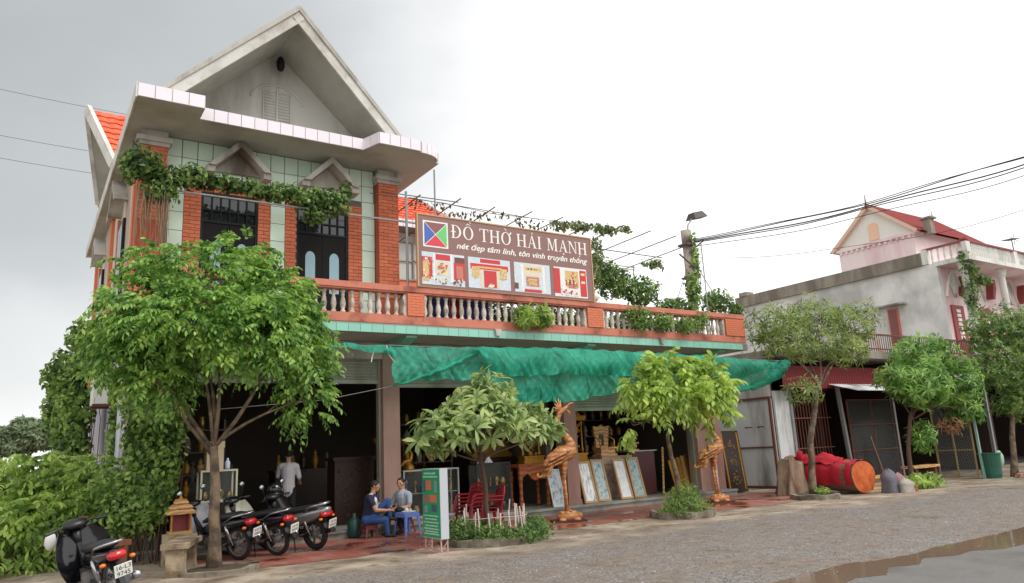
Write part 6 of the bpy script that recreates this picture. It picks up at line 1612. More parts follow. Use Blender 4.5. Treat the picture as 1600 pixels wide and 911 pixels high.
def crane(label, pos, rz, s, lift=0):
    t = thing('wooden_crane', label, 'statue', pos, rz, 'carved cranes on the forecourt'); t.scale = (s,s,s)
    Q = []
    nk = [(.15,0,1.60),(.17,0,1.72),(.10,0,1.86),(-.02,0,1.98),(-.10,0,2.12),(-.11,0,2.28),(-.06,0,2.42),(.0,0,2.49)]
    rs = [.15,.115,.085,.07,.062,.058,.058,.065]
    for i in range(len(nk)-1): Q.append((nk[i],nk[i+1],rs[i],rs[i+1],0))
    Q += [((.13,0,1.54),(-.06,0,1.48),.175,.215,0),((-.06,0,1.48),(-.30,0,1.38),.215,.15,0),((-.30,0,1.38),(-.44,0,1.28),.15,.09,0)]
    Q += [((.0,0,2.49),(.10,0,2.54),.065,.045,0),((.10,0,2.54),(.20,0,2.64),.036,.026,0),((.20,0,2.64),(.31,0,2.67),.026,.010,0)]
    for y in (-.075,.075): Q += [((-.03,y,1.36),(-.05,y,1.08),.085,.055,0),((-.05,y,1.08),(-.05,y,.92),.052,.034,0)]
    remesh_skin('body', Q, [m_wood], .016, 3, t)
    for y in (-.06,.06):
        b = MB(); b.tube([(-.05,y*1.2,.98),(-.03,y,.60),(-.02,y*1.1,.24)], [.036,.028,.032], 8); b.ell((-.03,y,.60),(.038,.038,.045),8,6)
        for a in (-.6,0,.6): b.tube([(-.02,y*1.1,.27),(.10*math.cos(a),y*1.1+.08*math.sin(a),.235)], [.022,.010], 6)
        b.build('leg', m_wood2, t, smooth=True)
    for i in range(7):                           # drooping tail fan
        a = -.75+.25*i; b = MB(); rows = []
        for k in range(7):
            u = k/6; x = -.30-.20*u-.04*u*u*(1 if abs(a) < .4 else 0); z = 1.36-.30*u-.04*u*u; y = a*(.10+.26*u); wd = .045+.04*math.sin(math.pi*min(u*1.0,.9))
            rows.append([(x+.02*abs(a),y-wd,z-.02+.02*abs(a)),(x-.03,y,z+.022),(x+.02*abs(a),y+wd,z-.02+.02*abs(a))])
        b.grid(rows); b.grid([[(p[0]+.02,p[1],p[2]-.02) for p in r_] for r_ in rows]); b.build('tail_feather', m_wood2, t, smooth=True)
    b = MB(); b.tube([(-.50,0,1.06),(-.58,0,1.01),(-.64,0,1.02),(-.665,0,1.07),(-.63,0,1.09)], [.035,.03,.03,.028,.02], 8); b.build('tail_curl', m_wood2, t, smooth=True)
    for s_ in (-1,1):                            # folded wings in three rows of feathers
        b = MB()
        for rw in range(3):
            for k in range(5):
                u = k/4; p = Vector((.10-.36*u-.05*rw, s_*(.205-.025*rw-.05*u*u), 1.60-.10*rw-.16*u)); e = p+Vector((-.17,s_*.012,-.10)); b.tube([p,p.lerp(e,.5)+Vector((0,s_*.015,0)),e], [.045,.05,.012], 7, flat=.5)
        b.build('wing', m_wood, t, smooth=True)
    for k, (dx, dz) in enumerate(((-.16,.17),(-.11,.24),(-.03,.29),(-.19,.08),(-.20,.0),(.02,.24))):
        b = MB(); b.tube([(-.02,0,2.50),(-.02+dx*.6,.03*(k%3-1),2.50+dz*.5),(-.02+dx,.05*(k%3-1),2.50+dz)], [.028,.022,.006], 6); b.build('crest_plume', m_wood2, t, smooth=True)
    b = MB(); b.tube([(.13,0,2.50),(.20,.02,2.44),(.18,0,2.36)], [.02,.016,.008], 6); b.build('wattle', m_wood2, t, smooth=True)
    b = MB(); b.ell((0,0,.12),(.27,.20,.12),16,8); b.ell((.27,0,.13),(.08,.07,.07),10,8)
    for x, y in ((.17,.17),(.17,-.17),(-.17,.17),(-.17,-.17)): b.ell((x,y,.06),(.09,.06,.05),8,6)
    for k in range(7): a = 2*math.pi*k/7; b.ell((.15*math.cos(a),.12*math.sin(a),.19),(.07,.06,.05),8,6)
    b.build('turtle_base', m_wood2, t, smooth=True)
    b = MB(); b.box(-.38,.38,-.24,.24,0,.045); b.build('plinth', M('dark_plinth', lin(74,40,30), rough=.6, var=.2), t)
    return t
crane('tall carved wooden crane with raised beak before the middle column', (10.50,13.92,0), R(-22), 1.0)
crane('carved wooden crane standing by the downpipe, half under the yellow green tree', (15.80,14.2,0), R(-18), .93)
# ================================================================== STANDING SIGN, STOOLS, CHAIRS
m_green = M('sign_green', lin(40,150,104), rough=.4, var=.06, scale=4)
m_lightg = M('lightbox_grey', lin(186,190,196), rough=.4, var=.04)
m_pale = M('sign_pale_print', lin(190,222,200), rough=.5, var=.05)
SG = thing('standing_sign', 'green double sided standing sign on thin pink legs', 'sign', (6.08,11.85,0))
b = MB(); b.box(-.075,.075,-.34,.33,.24,1.40); sgb = b.build('light_box', m_lightg, SG)
b = MB(); b.box(-.082,-.0755,-.325,.315,.255,1.385); gf = b.build('face_panel', m_green, SG)
b = MB(); b.box(.0755,.082,-.325,.315,.255,1.385); b.build('face_panel', m_green, SG)
def sface(y0, y1, z0, z1, mt, nm, lay=1):
    q = MB(); x = -.082-.0015*lay; q.add([(x,y0,z0),(x,y1,z0),(x,y1,z1),(x,y0,z1)],[(0,1,2,3)]); return q.build(nm, mt, gf)
# the small lettering cannot be read: rows of short pale strokes, with food pictures between
rr = random.Random(2)
def text_row(z, h, y0, y1, nm='print_row'):
    q = MB(); y = y1; x = -.0842
    while y > y0+.02:
        w = rr.uniform(.012,.03); q.add([(x,y-w,z),(x,y,z),(x,y,z+h*rr.uniform(.7,1)),(x,y-w,z+h*rr.uniform(.7,1))],[(0,1,2,3)]); y -= w+.009
    tag(q.build(nm, m_pale, gf), kind='stuff')
text_row(1.305,.035,-.2,.24); text_row(1.25,.03,-.29,.28)
for i, z in enumerate((.60,.545,.49,.435,.385,.34,.30)): text_row(z,.028,-.28+.04*(i%2),.28-.05*(i%2))
fm = {k: M('sign_'+k, lin(*v), rough=.5, var=.3, scale=30) for k, v in dict(brown=(176,120,90), orange=(206,110,76), navy=(64,92,118), grey=(126,150,150)).items()}
for (y0,y1,z0,z1,k) in ((.20,.28,1.0,1.2,'navy'),(-.02,.18,1.04,1.2,'orange'),(-.24,-.14,1.0,1.2,'grey'),(.06,.28,.82,.95,'brown'),(-.22,.04,.84,.96,'orange'),(.12,.24,.66,.78,'grey'),(-.22,-.02,.68,.80,'navy')): sface(y0,y1,z0,z1,fm[k],'printed_picture')
b = MB(); m_pinkleg = M('pink_steel', lin(186,150,142), rough=.6, var=.2, scale=10)
for y in (-.30,.28):
    b.bar((-.06,y,.24),(-.06,y,.03),.022); b.bar((.06,y,.24),(.06,y,.03),.022); b.bar((-.06,y,.05),(.06,y,.2),.012)
b.bar((-.06,-.3,.06),(-.06,.28,.06),.018); b.bar((-.33,-.30,.012),(.33,-.30,.012),.022); b.bar((-.33,.28,.012),(.33,.28,.012),.022)
b.tube([(-.06+.0,-.25+.07*k,.09+.05*math.sin(k*1.4)) for k in range(8)], .008, 5); b.build('stand_leg', m_pinkleg, SG)
def plastic_stool(label, pos, rz, mat, h=.45, w=.36, cat='stool', top=.3, group='plastic stools'):
    t = thing('plastic_stool', label, cat, (pos[0],pos[1],pos[2] if len(pos) > 2 else 0), rz, group)
    b = MB(); q = top/2; b.prism([(-q,-q*.8),(-q*.8,-q),(q*.8,-q),(q,-q*.8),(q,q*.8),(q*.8,q),(-q*.8,q),(-q,q*.8)], 'z', h-.03, h); b.box(-q*.98,q*.98,-q*.98,q*.98,h-.09,h-.031); b.build('seat', mat, t)
    for sx in (-1,1):
        for sy in (-1,1):
            b = MB(); b.prism([(0,0),(.075,0),(.05,.0)], 'z', 0, 1) if False else None
            a = Vector((sx*q*.82, sy*q*.82, h-.05)); e = Vector((sx*w/2, sy*w/2, 0))
            b.add([a+Vector((-.035*sx,0.02*sy,0)), a+Vector((.02*sx,.02*sy,0)), a+Vector((.02*sx,-.035*sy,0)), e+Vector((-.03*sx,.0,0)), e, e+Vector((0,-.03*sy,0)),
                   a+Vector((-.02*sx,-.02*sy,0)), e+Vector((-.02*sx,-.02*sy,0))], [(0,1,4,3),(1,2,5,4),(2,6,7,5),(6,0,3,7),(0,1,2,6),(3,4,5,7)])
            b.build('leg', mat, t)
    return t
m_blue = M('blue_plastic', lin(112,138,218), rough=.35, var=.05, scale=4)
m_maroon = M('maroon_plastic', lin(112,40,44), rough=.35, var=.08, scale=4)
m_redpl = M('red_plastic', lin(132,24,34), rough=.3, var=.08, scale=4)
plastic_stool('blue plastic stool used as a table between the seated men', (6.95,14.85), R(12), m_blue, .47, .42, top=.38)
plastic_stool('maroon plastic stool under the man in the navy polo', (6.2,15.12), R(5), m_maroon, .27, .34, top=.28)
plastic_stool('maroon plastic stool under the man in the grey tee', (7.15,15.4), R(20), m_maroon, .27, .34, top=.28)
b = MB(); b.lathe([(.14,0),(.155,.015),(.15,.018),(.135,.006)], 20); o = b.build('tray', M('tray_white', lin(224,222,220), rough=.3, var=.05), smooth=True); o.location = (7.0,14.87,.471); tag(o, 'round white tray on the blue plastic stool', 'tray')
for i, (dx, dy, lab) in enumerate(((.05,.03,'small white cup on the tray beside the lidded one'),(-.06,-.02,'small white lidded teapot on the tray'))):
    b = MB(); b.lathe([(.018,0),(.03,.03),(.032,.045),(.028,.045)] if i == 0 else [(.03,0),(.05,.03),(.045,.06),(.015,.075),(.01,.09)], 12); o = b.build('cup' if i == 0 else 'teapot', MC['tray_white'], smooth=True); o.location = (7.0+dx,14.87+dy,.480); tag(o, lab, 'cup' if i == 0 else 'teapot')
def plastic_chair(label, pos, rz, mat):
    t = thing('plastic_chair', label, 'chair', pos, rz, 'stacked red plastic chairs')
    b = MB(); rows = []
    for i in range(6):
        u = i/5; rows.append([(-.2+.4*u, -.21+.42*j/5, .42-.02*math.sin(math.pi*j/5)) for j in range(6)])
    b.grid(rows); b.box(-.2,.2,-.21,.21,.385,.40); b.build('seat', mat, t)
    b = MB()
    for k in range(6):
        y = -.15+.06*k; b.bar((-.2,y,.42),(-.29,y,.80),.018,.022,up=(0,1,0))
    b.tube([(-.2,-.2,.42),(-.26,-.21,.66),(-.29,-.17,.81),(-.305,0,.85),(-.29,.17,.81),(-.26,.21,.66),(-.2,.2,.42)], .022, 7); b.build('backrest', mat, t)
    for s in (-1,1):
        b = MB(); b.tube([(-.26,.22*s,.62),(.1,.25*s,.63),(.19,.24*s,.58),(.2,.22*s,.42)], .018, 6); b.build('armrest', mat, t)
        for x in (-.18,.18):
            b = MB(); b.tube([(x,.19*s,.40),(x*1.25,.23*s,0)], [.026,.018], 6); b.build('leg', mat, t)
    return t
for i, lab in enumerate(('red plastic chair at the bottom of the stack behind the green sign','red plastic chair in the middle of the stack behind the green sign','red plastic chair on top of the stack behind the green sign')): plastic_chair(lab, (7.95+.03*i,14.0,.075*i), R(200), m_redpl)
for i, lab in enumerate(('red plastic chair standing beside the stack, under the umbrella tree','red plastic chair nested in the single chair beside the stack')): plastic_chair(lab, (8.55+.03*i,14.15,.075*i), R(170), m_redpl)

# ================================================================== SHOP GOODS
m_gold = M('gilt', lin(178,130,50), rough=.4, var=.3, scale=30, metal=.6, bump=.5, bscale=60)
m_dkwood = M('dark_lacquered_wood', lin(48,28,22), rough=.3, var=.25, scale=10, bump=.3, bscale=30)
m_ltwood = wood_mat('light_carved_wood', lin(176,128,78), lin(222,178,118), 3.0)
m_tabwood = wood_mat('orange_table_wood', lin(132,68,30), lin(186,104,52), 2.0, False)
m_brass = M('brass', lin(168,142,84), rough=.3, var=.2, scale=12, metal=.7)
m_alum = M('aluminium_profile', lin(176,178,176), rough=.4, var=.05, metal=.4)
m_glass = glassmat('cabinet_glass', c=(.2,.22,.22,1), t=.93, rough=.1)
def cabinet(name, label, x, y, w, d_, h, z0, shelves, frame_m, goods, seed, legs=0):
    t = thing(name, label, 'cabinet', (x,y,z0)); f = .035
    b = MB()
    for px in (0,w-f):
        for py in (0,d_-f): b.box(px,px+f,py,py+f,0,h)
    for z in (0,h-f):
        b.box(f,w-f,0,f,z,z+f); b.box(f,w-f,d_-f,d_,z,z+f); b.box(0,f,f,d_-f,z,z+f); b.box(w-f,w,f,d_-f,z,z+f)
    b.build('cabinet_frame', frame_m, t)
    b = MB(); b.box(f,w-f,d_-.02,d_-.012,f,h-f); b.build('back_panel', M('cabinet_back', lin(58,60,56), rough=.6, var=.1), t)
    for nm_, bx in (('front_glass',(f,w-f,.012,.016,f,h-f)),('side_glass',(.012,.016,f,d_-f,f,h-f)),('side_glass',(w-.016,w-.012,f,d_-f,f,h-f))):
        b = MB(); b.box(*bx); b.build(nm_, m_glass, t)
    zs = [f+ (h-2*f)*k/shelves for k in range(shelves)]
    for z in zs: b = MB(); b.box(f,w-f,.03,d_-.03,z,z+.012); b.build('shelf', frame_m, t)
    rr_ = random.Random(seed); k = 0
    for z in zs:
        n = goods; sp = (w-2*f)/n
        for i in range(n):
            prof_ = rr_.choice([[(.05,0),(.06,.02),(.03,.05),(.07,.13),(.075,.2),(.04,.24),(.05,.26)],[(.06,0),(.09,.05),(.10,.14),(.07,.2),(.08,.22)],[(.05,0),(.02,.04),(.018,.2),(.045,.24),(.02,.3)],[(.08,0),(.08,.16),(.085,.17)]])
            sc = min(sp*.42/.09, (h/shelves-.08)/.3, 1.15)*rr_.uniform(.8,1)
            b = MB(); b.lathe([(r_*sc,zz*sc) for r_, zz in prof_], 14); o_ = b.build('brass_vessel', m_brass if rr_.random() < .75 else M('pewter', lin(150,152,146), rough=.3, var=.15, metal=.6), smooth=True)
            o_.location = (x+f+sp*(i+.5), y+d_*.45, z0+z+.0125)
            lab = ['brass incense burner','brass candle vase','brass jar','small altar vessel'][k % 4]
            tag(o_, 'metal altar vessel shelved in the '+label.split(' of ')[0].split(' standing')[0], 'vessel', 'altar vessels in the glass cabinets'); k += 1
    return t
FZ = .176
cabinet('glass_cabinet', 'dark framed glass cabinet of brass altar vessels beside the wooden table', 9.62, 16.45, 1.02, .42, 1.18, FZ, 2, M('dark_profile', lin(44,46,44), rough=.4, var=.1), 5, 1)
cabinet('glass_cabinet', 'low aluminium glass counter of brass pots behind the green sign', 7.62, 16.45, 1.5, .42, 1.12, FZ, 2, m_alum, 6, 2)
cabinet('glass_cabinet', 'small aluminium glass case standing behind the parked motorbikes', 2.98, 15.75, .70, .4, .62, .93, 1, M('cream_profile', lin(196,192,170), rough=.4, var=.06), 4, 3)
b = MB(); b.box(2.9,3.75,15.72,16.2,.17,.92); b.box(2.86,3.79,15.68,16.24,.90,.925)
o = b.build('case_stand', m_dkwood); tag(o, 'dark wooden stand under the small glass case', 'stand')
b = MB(); b.lathe([(.045,0),(.05,.02),(.05,.14),(.02,.18),(.02,.22)], 12); o = b.build('water_bottle', M('bluish_plastic', lin(196,206,232), rough=.2, var=.04), smooth=True); o.location = (3.52,15.95,1.552); tag(o, 'pale blue plastic bottle on top of the small glass case', 'bottle')
b = MB(); b.box(0,.32,0,.25,0,.42); b.box(.02,.34,.02,.27,.425,.56); o = b.build('carton', M('buff_carton', lin(196,178,150), rough=.8, var=.1)); o.location = (3.1,15.85,1.552); tag(o, 'buff cartons stacked on the small glass case', 'boxes')
# white goods on the dark cabinet
for i, (x, s, lab) in enumerate(((9.86,.09,'white pyramid ornament on the dark framed glass cabinet'),(10.1,.12,'pale ornament beside the pyramid on the dark framed cabinet'))):
    b = MB(); b.lathe([(s,0),(s*.8,.05),(s*.5,.1),(s*.15,.17)], 8); o = b.build('ornament', MC['tray_white']); o.location = (x,16.65,FZ+1.182); tag(o, lab, 'ornament')
# wooden altar table with turned legs
AT = thing('altar_table', 'orange wooden altar table with carved apron', 'table', (10.85,16.35,FZ))
b = MB(); b.box(-.04,1.04,-.04,.64,1.04,1.10); b.box(0,1.0,0,.6,1.0,1.04); b.build('table_top', m_tabwood, AT)
b = MB(); b.prism([(0,1.0),(1.0,1.0),(1.0,.80),(.86,.78),(.75,.86),(.62,.72),(.5,.66),(.38,.72),(.25,.86),(.14,.78),(0,.80)], 'y', .0, .03); b.build('apron', m_tabwood, AT)
for x in (.07,.93):
    for y in (.07,.53):
        b = MB(); b.lathe([(.07,0),(.07,.05),(.045,.09),(.06,.16),(.045,.25),(.05,.6),(.07,.75),(.07,1.0)], 10, (x,y,0)); b.build('leg', m_tabwood, AT, smooth=True)
def gilt_altar(name, label, x, y, z, w, h, seed):
    """gilded carved shrine: stepped base, posts, pierced panels, curved crest"""
    t = thing(name, label, 'altar', (x,y,z)); rr_ = random.Random(seed)
    b = MB(); b.box(-w/2,w/2,-.18,.18,0,.07*h); b.box(-w*.44,w*.44,-.15,.15,.07*h,.16*h); b.box(-w*.48,w*.48,-.17,.17,.16*h,.2*h); b.build('base', m_gold, t)
    for sx in (-1,1):
        b = MB(); b.lathe([(.035,.2*h),(.05,.26*h),(.03,.32*h),(.028,.7*h),(.05,.76*h),(.03,.82*h)], 8, (sx*w*.38,0,0)); b.build('post', m_gold, t, smooth=True)
    b = MB(); b.prism([(-w*.5,.80*h),(w*.5,.80*h),(w*.56,.9*h),(w*.3,.88*h),(0,1.0*h),(-w*.3,.88*h),(-w*.56,.9*h)], 'y', -.12, .12); b.build('crest', m_gold, t)
    b = MB()
    for k in range(26):
        a, c = rr_.uniform(-w*.32,w*.32), rr_.uniform(.24,.76)*h; b.ell((a,rr_.uniform(.0,.06),c),(rr_.uniform(.02,.05),.02,rr_.uniform(.02,.07)),6,4)
    tag(b.build('carving', m_gold, t), kind='stuff')
    return t
gilt_altar('gilt_altar', 'gilded carved shrine on the orange wooden table', 11.45, 16.65, FZ+1.102, .7, .95, 1)
gilt_altar('gilt_altar', 'tall gilded altar stand just right of the middle column', 13.05, 16.75, FZ+1.0, .62, 1.5, 2)
b = MB(); b.box(12.55,13.6,16.45,17.05,FZ,FZ+.998); o = b.build('altar_plinth', m_dkwood); tag(o, 'dark wooden plinth carrying the tall gilded altar stand', 'plinth')
gilt_altar('gilt_altar', 'gilded hanging altar frame in the middle bay behind the umbrella tree', 11.2, 18.4, FZ+1.3, 1.3, 1.6, 6)
b = MB(); b.box(10.4,12.0,18.1,18.8,FZ,FZ+1.298); o = b.build('altar_plinth', m_dkwood); tag(o, 'dark wooden plinth under the gilded altar frame', 'plinth')
# gilt crane on the counter
t = thing('gilt_crane', 'small gilded crane figure on the glass counter beside the column', 'statue', (7.88,16.66,FZ+1.122))
Q = [((.0,0,.22),(-.14,0,.18),.07,.05,0),((.03,0,.24),(.07,0,.36),.055,.03,0),((.07,0,.36),(.0,0,.50),.03,.022,0),((.0,0,.50),(-.02,0,.62),.022,.028,0),((-.02,0,.62),(-.16,0,.67),.024,.006,0),((-.02,.03,.2),(-.02,.03,.04),.015,.012,0),((-.02,-.03,.2),(-.02,-.03,.04),.015,.012,0),((0,0,.04),(0,0,.02),.12,.13,0),((-.14,0,.18),(-.22,0,.1),.05,.02,0)]
remesh_skin('figure', Q, [m_gold], .010, 2, t)
# throne, stone block, table with pot
t = thing('carved_throne', 'pale carved wooden ancestral throne on the stone block', 'throne', (14.05,16.7,FZ+1.17))
b = MB(); b.box(-.3,.3,-.2,.2,0,.06); b.box(-.26,.26,-.17,.17,.06,.20); b.box(-.30,.30,-.2,.2,.20,.25); b.build('base', m_ltwood, t)
b = MB(); b.prism([(-.22,.25),(.22,.25),(.28,.78),(.3,.86),(.12,.84),(0,.90),(-.12,.84),(-.3,.86),(-.28,.78)], 'y', .08, .13); b.build('back_panel', m_ltwood, t)
b = MB(); b.box(-.09,.05,.055,.08,.30,.62); b.build('tablet', m_dkwood, t)
for s in (-1,1): b = MB(); b.tube([(.25*s,-.15,.25),(.26*s,-.15,.45),(.27*s,.0,.52),(.26*s,.1,.56)], .022, 6); b.build('arm', m_ltwood, t, smooth=True)
b = MB(); b.box(0,1.05,0,.55,0,.95); b.box(-.03,1.08,-.03,.58,.951,1.165); o = b.build('stone_block', M('pinkish_stone', lin(176,150,136), rough=.8, var=.2, scale=6, dirt=lin(120,90,82), damt=.4, dscale=2)); o.location = (13.7,16.4,FZ); tag(o, 'pinkish stone block behind the framed pictures', 'stone')
t = thing('side_table', 'dark red table with thin top carrying the carved pot', 'table', (14.85,16.55,FZ))
b = MB(); b.box(-.05,1.05,-.05,.55,1.25,1.275); b.build('table_top', m_alum, t); b = MB(); b.box(0,1.0,.02,.5,0,1.25); b.build('cabinet_body', M('dark_red_lacquer', lin(70,22,24), rough=.3, var=.15), t)
t = thing('carved_pot', 'carved wooden pot with a small plant on the side table', 'pot', (15.1,16.75,FZ+1.277))
b = MB(); b.box(-.2,.2,-.14,.14,0,.04); b.lathe([(.15,.04),(.19,.1),(.2,.18),(.17,.2)], 14); b.box(-.21,.21,-.15,.15,.2,.24); b.build('pot_body', m_ltwood, t)
b = MB(); [b.tube([(.03*k,0,.24),(.05*k,.02,.5+.03*abs(k))], .012, 5) for k in (-1,0,1,2)]; b.build('twig', m_ltwood, t)
# framed pictures leaning at the edge of the step
m_frame = M('gilt_frame', lin(176,140,92), rough=.5, var=.15, scale=20)
def art(kind):
    m, nt, N, L, P = base_mat('print_'+kind)
    tc = N.new('ShaderNodeTexCoord'); n = N.new('ShaderNodeTexNoise'); n.inputs['Scale'].default_value = {'reeds':5,'tree':9,'snow':4,'blossom':10,'portrait':6}[kind]; n.inputs['Detail'].default_value = 8; n.inputs['Roughness'].default_value = .7
    mp = N.new('ShaderNodeMapping'); mp.inputs['Scale'].default_value = (3,1,.8) if kind == 'reeds' else (1,1,1); L.new(tc.outputs['Object'], mp.inputs[0]); L.new(mp.outputs[0], n.inputs['Vector'])
    r = N.new('ShaderNodeValToRGB'); cs = {'reeds':((232,232,236),(84,92,96)),'tree':((176,196,200),(72,92,84)),'snow':((226,230,234),(190,190,196)),'blossom':((158,182,188),(92,104,70)),'portrait':((190,198,206),(70,66,64))}[kind]
    r.color_ramp.elements[0].color = lin(*cs[0]); r.color_ramp.elements[1].color = lin(*cs[1]); r.color_ramp.elements[0].position = .48; r.color_ramp.elements[1].position = .66
    L.new(n.outputs['Fac'], r.inputs[0]); L.new(r.outputs[0], P.inputs['Base Color']); P.inputs['Roughness'].default_value = .12
    return m
def picture_frame(label, x, y, w, h, lean, yaw, kind, framed=True):
    t = thing('framed_picture', label, 'picture', (x,y,FZ), 0, 'pictures leaning on the shop step'); t.rotation_euler = (-lean,R(1.2),yaw)
    f = .055 if framed else .012
    b = MB(); b.box(-w/2,-w/2+f,-.02,.02,0,h); b.box(w/2-f,w/2,-.02,.02,0,h); b.box(-w/2+f,w/2-f,-.02,.02,0,f); b.box(-w/2+f,w/2-f,-.02,.02,h-f,h); b.build('picture_frame', m_frame if framed else m_white, t)
    b = MB(); b.box(-w/2+f,w/2-f,-.006,.004,f,h-f); b.build('picture_print', art(kind), t)
YW = R(2)
picture_frame('narrow unframed print with dark figure leaning at the altar table', 11.62, 15.72, .36, .98, R(20), R(-8), 'portrait', False)
picture_frame('white framed picture of dark reeds beside the middle column', 12.72, 15.78, .46, 1.12, R(16), YW, 'reeds')
picture_frame('framed picture of a grey tree second from the middle column', 13.32, 15.95, .46, 1.14, R(15), YW, 'tree')
picture_frame('pale almost white framed picture between the grey tree and the blossoms', 14.08, 15.90, .46, 1.12, R(16), YW, 'snow')
picture_frame('framed picture of blossoms on blue grey nearest the side table', 14.66, 16.0, .46, 1.14, R(15), YW, 'blossom')
# carved black cabinet and goods in the left bay
CB = thing('carved_cabinet', 'black carved wooden cabinet behind the man in navy', 'cabinet', (6.05,16.75,FZ))
b = MB(); b.box(0,.95,0,.5,0,1.42); b.box(-.05,1.0,-.05,.55,1.42,1.50); b.build('carcass', m_dkwood, CB)
b = MB(); rr = random.Random(3)
for k in range(40): b.ell((rr.uniform(.08,.87),-.004,rr.uniform(.12,1.35)),(rr.uniform(.02,.06),.018,rr.uniform(.015,.04)),6,4)
tag(b.build('relief', m_dkwood, CB), kind='stuff')
m_dim = M('grey_stone_goods', lin(130,122,112), rough=.6, var=.2, scale=8)
GI = [(4.0,20.5,1.0,'dark'),(6.2,19.5,1.2,'dark'),(3.0,21.5,1.1,'dark')]
for i, (x, y, h, k) in enumerate(GI):
    t = thing('shop_counter', ['dark counter at the back of the left bay','dark counter behind the carved cabinet','dark counter by the left inner wall'][i], 'counter', (x,y,FZ))
    b = MB(); b.box(-.8,.8,-.3,.3,0,h); b.box(-.85,.85,-.35,.35,h,h+.05); b.build('body', m_dkwood, t)
    rr = random.Random(20+i)
    for q in range(5):
        b = MB(); s = rr.uniform(.7,1.3); b.lathe([(.08*s,0),(.05*s,.06),(.1*s,.18*s),(.08*s,.3*s),(.03*s,.36*s),(.06*s,.42*s),(.01,.5*s)], 10); o = b.build('temple_figure', [m_gold, m_dim, m_dkwood][q % 3], smooth=True); o.location = (x-.65+.32*q, y, FZ+h+.052)
        tag(o, 'small carved figure standing on the '+t['label'], 'figurine', 'figures on the shop counters')
for i, (x, y, lab) in enumerate(((8.6,19.5,'gilded shrine deep inside the middle bay'),(9.9,20.6,'gilded shrine at the back wall of the middle bay'),(14.6,20.5,'gilded shrine at the back of the right bay'))):
    gilt_altar('gilt_altar', lab, x, y, FZ+.8, .9, 1.3, 11+i)
    b = MB(); b.box(x-.5,x+.5,y-.3,y+.3,FZ,FZ+.798); o = b.build('altar_plinth', m_dkwood); tag(o, 'dark plinth under the '+lab, 'plinth')
# leaning gilt boards, lacquer panel, downpipe
for i in range(5):
    b = MB(); b.box(-.07,.07,-.012,.012,0,.95+.04*i); o = b.build('gilt_board', m_frame if i % 2 else m_gold); o.location = (16.5+.13*i,16.35-.02*i,FZ); o.rotation_euler = (R(-12),R(2*(i-2)),0)
    tag(o, 'narrow gilt board leaning in a row at the right end of the shop', 'board', 'leaning gilt boards')
b = MB(); b.bar((15.9,16.35,FZ),(16.35,16.7,1.5),.05); o = b.build('wooden_batten', m_ltwood); tag(o, 'pale wooden batten leaning beside the gilt boards', 'batten')
t = thing('lacquer_panel', 'tall black and gold lacquer panel against the sheet metal wall', 'panel', (18.75,16.0,0)); t.rotation_euler = (R(-6),0,R(-4))
b = MB(); b.box(-.42,.42,0,.05,.02,1.92); b.build('board', m_dkwood, t)
b = MB(); b.box(-.36,-.30,-.012,0,.1,1.85); b.box(.30,.36,-.012,0,.1,1.85); b.build('gilt_border', m_gold, t)
for z in (.45,1.0,1.5):
    b = MB(); rr = random.Random(int(z*10))
    for k in range(16): b.ell((rr.gauss(0,.12),-.006,z+rr.gauss(0,.09)),(.05,.012,.03),6,4)
    tag(b.build('gilt_motif', M('dark_gilt', lin(120,92,50), rough=.4, var=.3, scale=20, metal=.4), t), kind='stuff')
b = MB(); b.tube([(17.52,15.75,.02),(17.52,15.75,4.2)], .06, 12); o = b.build('downpipe', M('downpipe_plastic', lin(206,196,194), rough=.4, var=.06, scale=3, dirt=lin(168,150,146), damt=.3, dscale=1.5, streak=True)); tag(o, 'pale drain pipe running down the right end column', 'pipe')
b = MB(); b.lathe([(.10,0),(.14,.05),(.15,.32),(.08,.4),(.04,.42),(.04,.5)], 14); o = b.build('gas_bottle', M('green_bottle', lin(34,78,70), rough=.4, var=.1), smooth=True); o.location = (6.02,15.48,0); tag(o, 'green gas bottle behind the man in the navy polo', 'gas bottle')

# ================================================================== LEFT CORNER: STONE BENCH, SPIRIT HOUSE, TIMBER
m_stone = M('bench_stone', lin(176,158,132), rough=.9, var=.2, scale=7, bump=.3, dirt=lin(116,98,78), damt=.45, dscale=3)
t = thing('stone_bench', 'weathered stone bench before the spirit house', 'bench', (2.28,13.3,0)); t.rotation_euler = (0,0,R(70))
b = MB(); b.box(-.62,.62,-.2,.2,.42,.50); b.build('seat', m_stone, t)
for x in (-.45,.45): b = MB(); b.prism([(-.16,0),(.16,0),(.13,.1),(.13,.42),(-.13,.42),(-.13,.1)], 'x', x-.11, x+.11); b.build('leg', m_stone, t)
t = thing('spirit_house', 'small gilt and red spirit house with tiered roof', 'shrine', (2.40,14.3,.52)); t.scale = (.72,.72,.78)
b = MB(); b.box(-.26,.26,-.2,.2,0,.06); b.build('base', m_frame, t)
b = MB(); b.box(-.2,.2,.12,.15,.06,.42); b.box(-.2,-.17,-.1,.12,.06,.42); b.box(.17,.2,-.1,.12,.06,.42); b.build('niche', m_red, t)
for x in (-.21,.21): b = MB(); b.lathe([(.03,.06),(.02,.12),(.02,.36),(.032,.42)], 8, (x,-.15,0)); b.build('post', m_gold, t)
for k, (w_, z) in enumerate(((.32,.42),(.25,.53),(.15,.64))): b = MB(); b.prism([(-w_,z),(w_,z),(w_*1.05,z+.03),(w_*.72,z+.10),(-w_*.72,z+.10),(-w_*1.05,z+.03)], 'y', -.2+.04*k, .17-.04*k); b.build('roof_tier', m_ltwood, t)
b = MB(); b.lathe([(.06,.74),(.03,.78),(.01,.83)], 8); b.build('finial', m_gold, t)
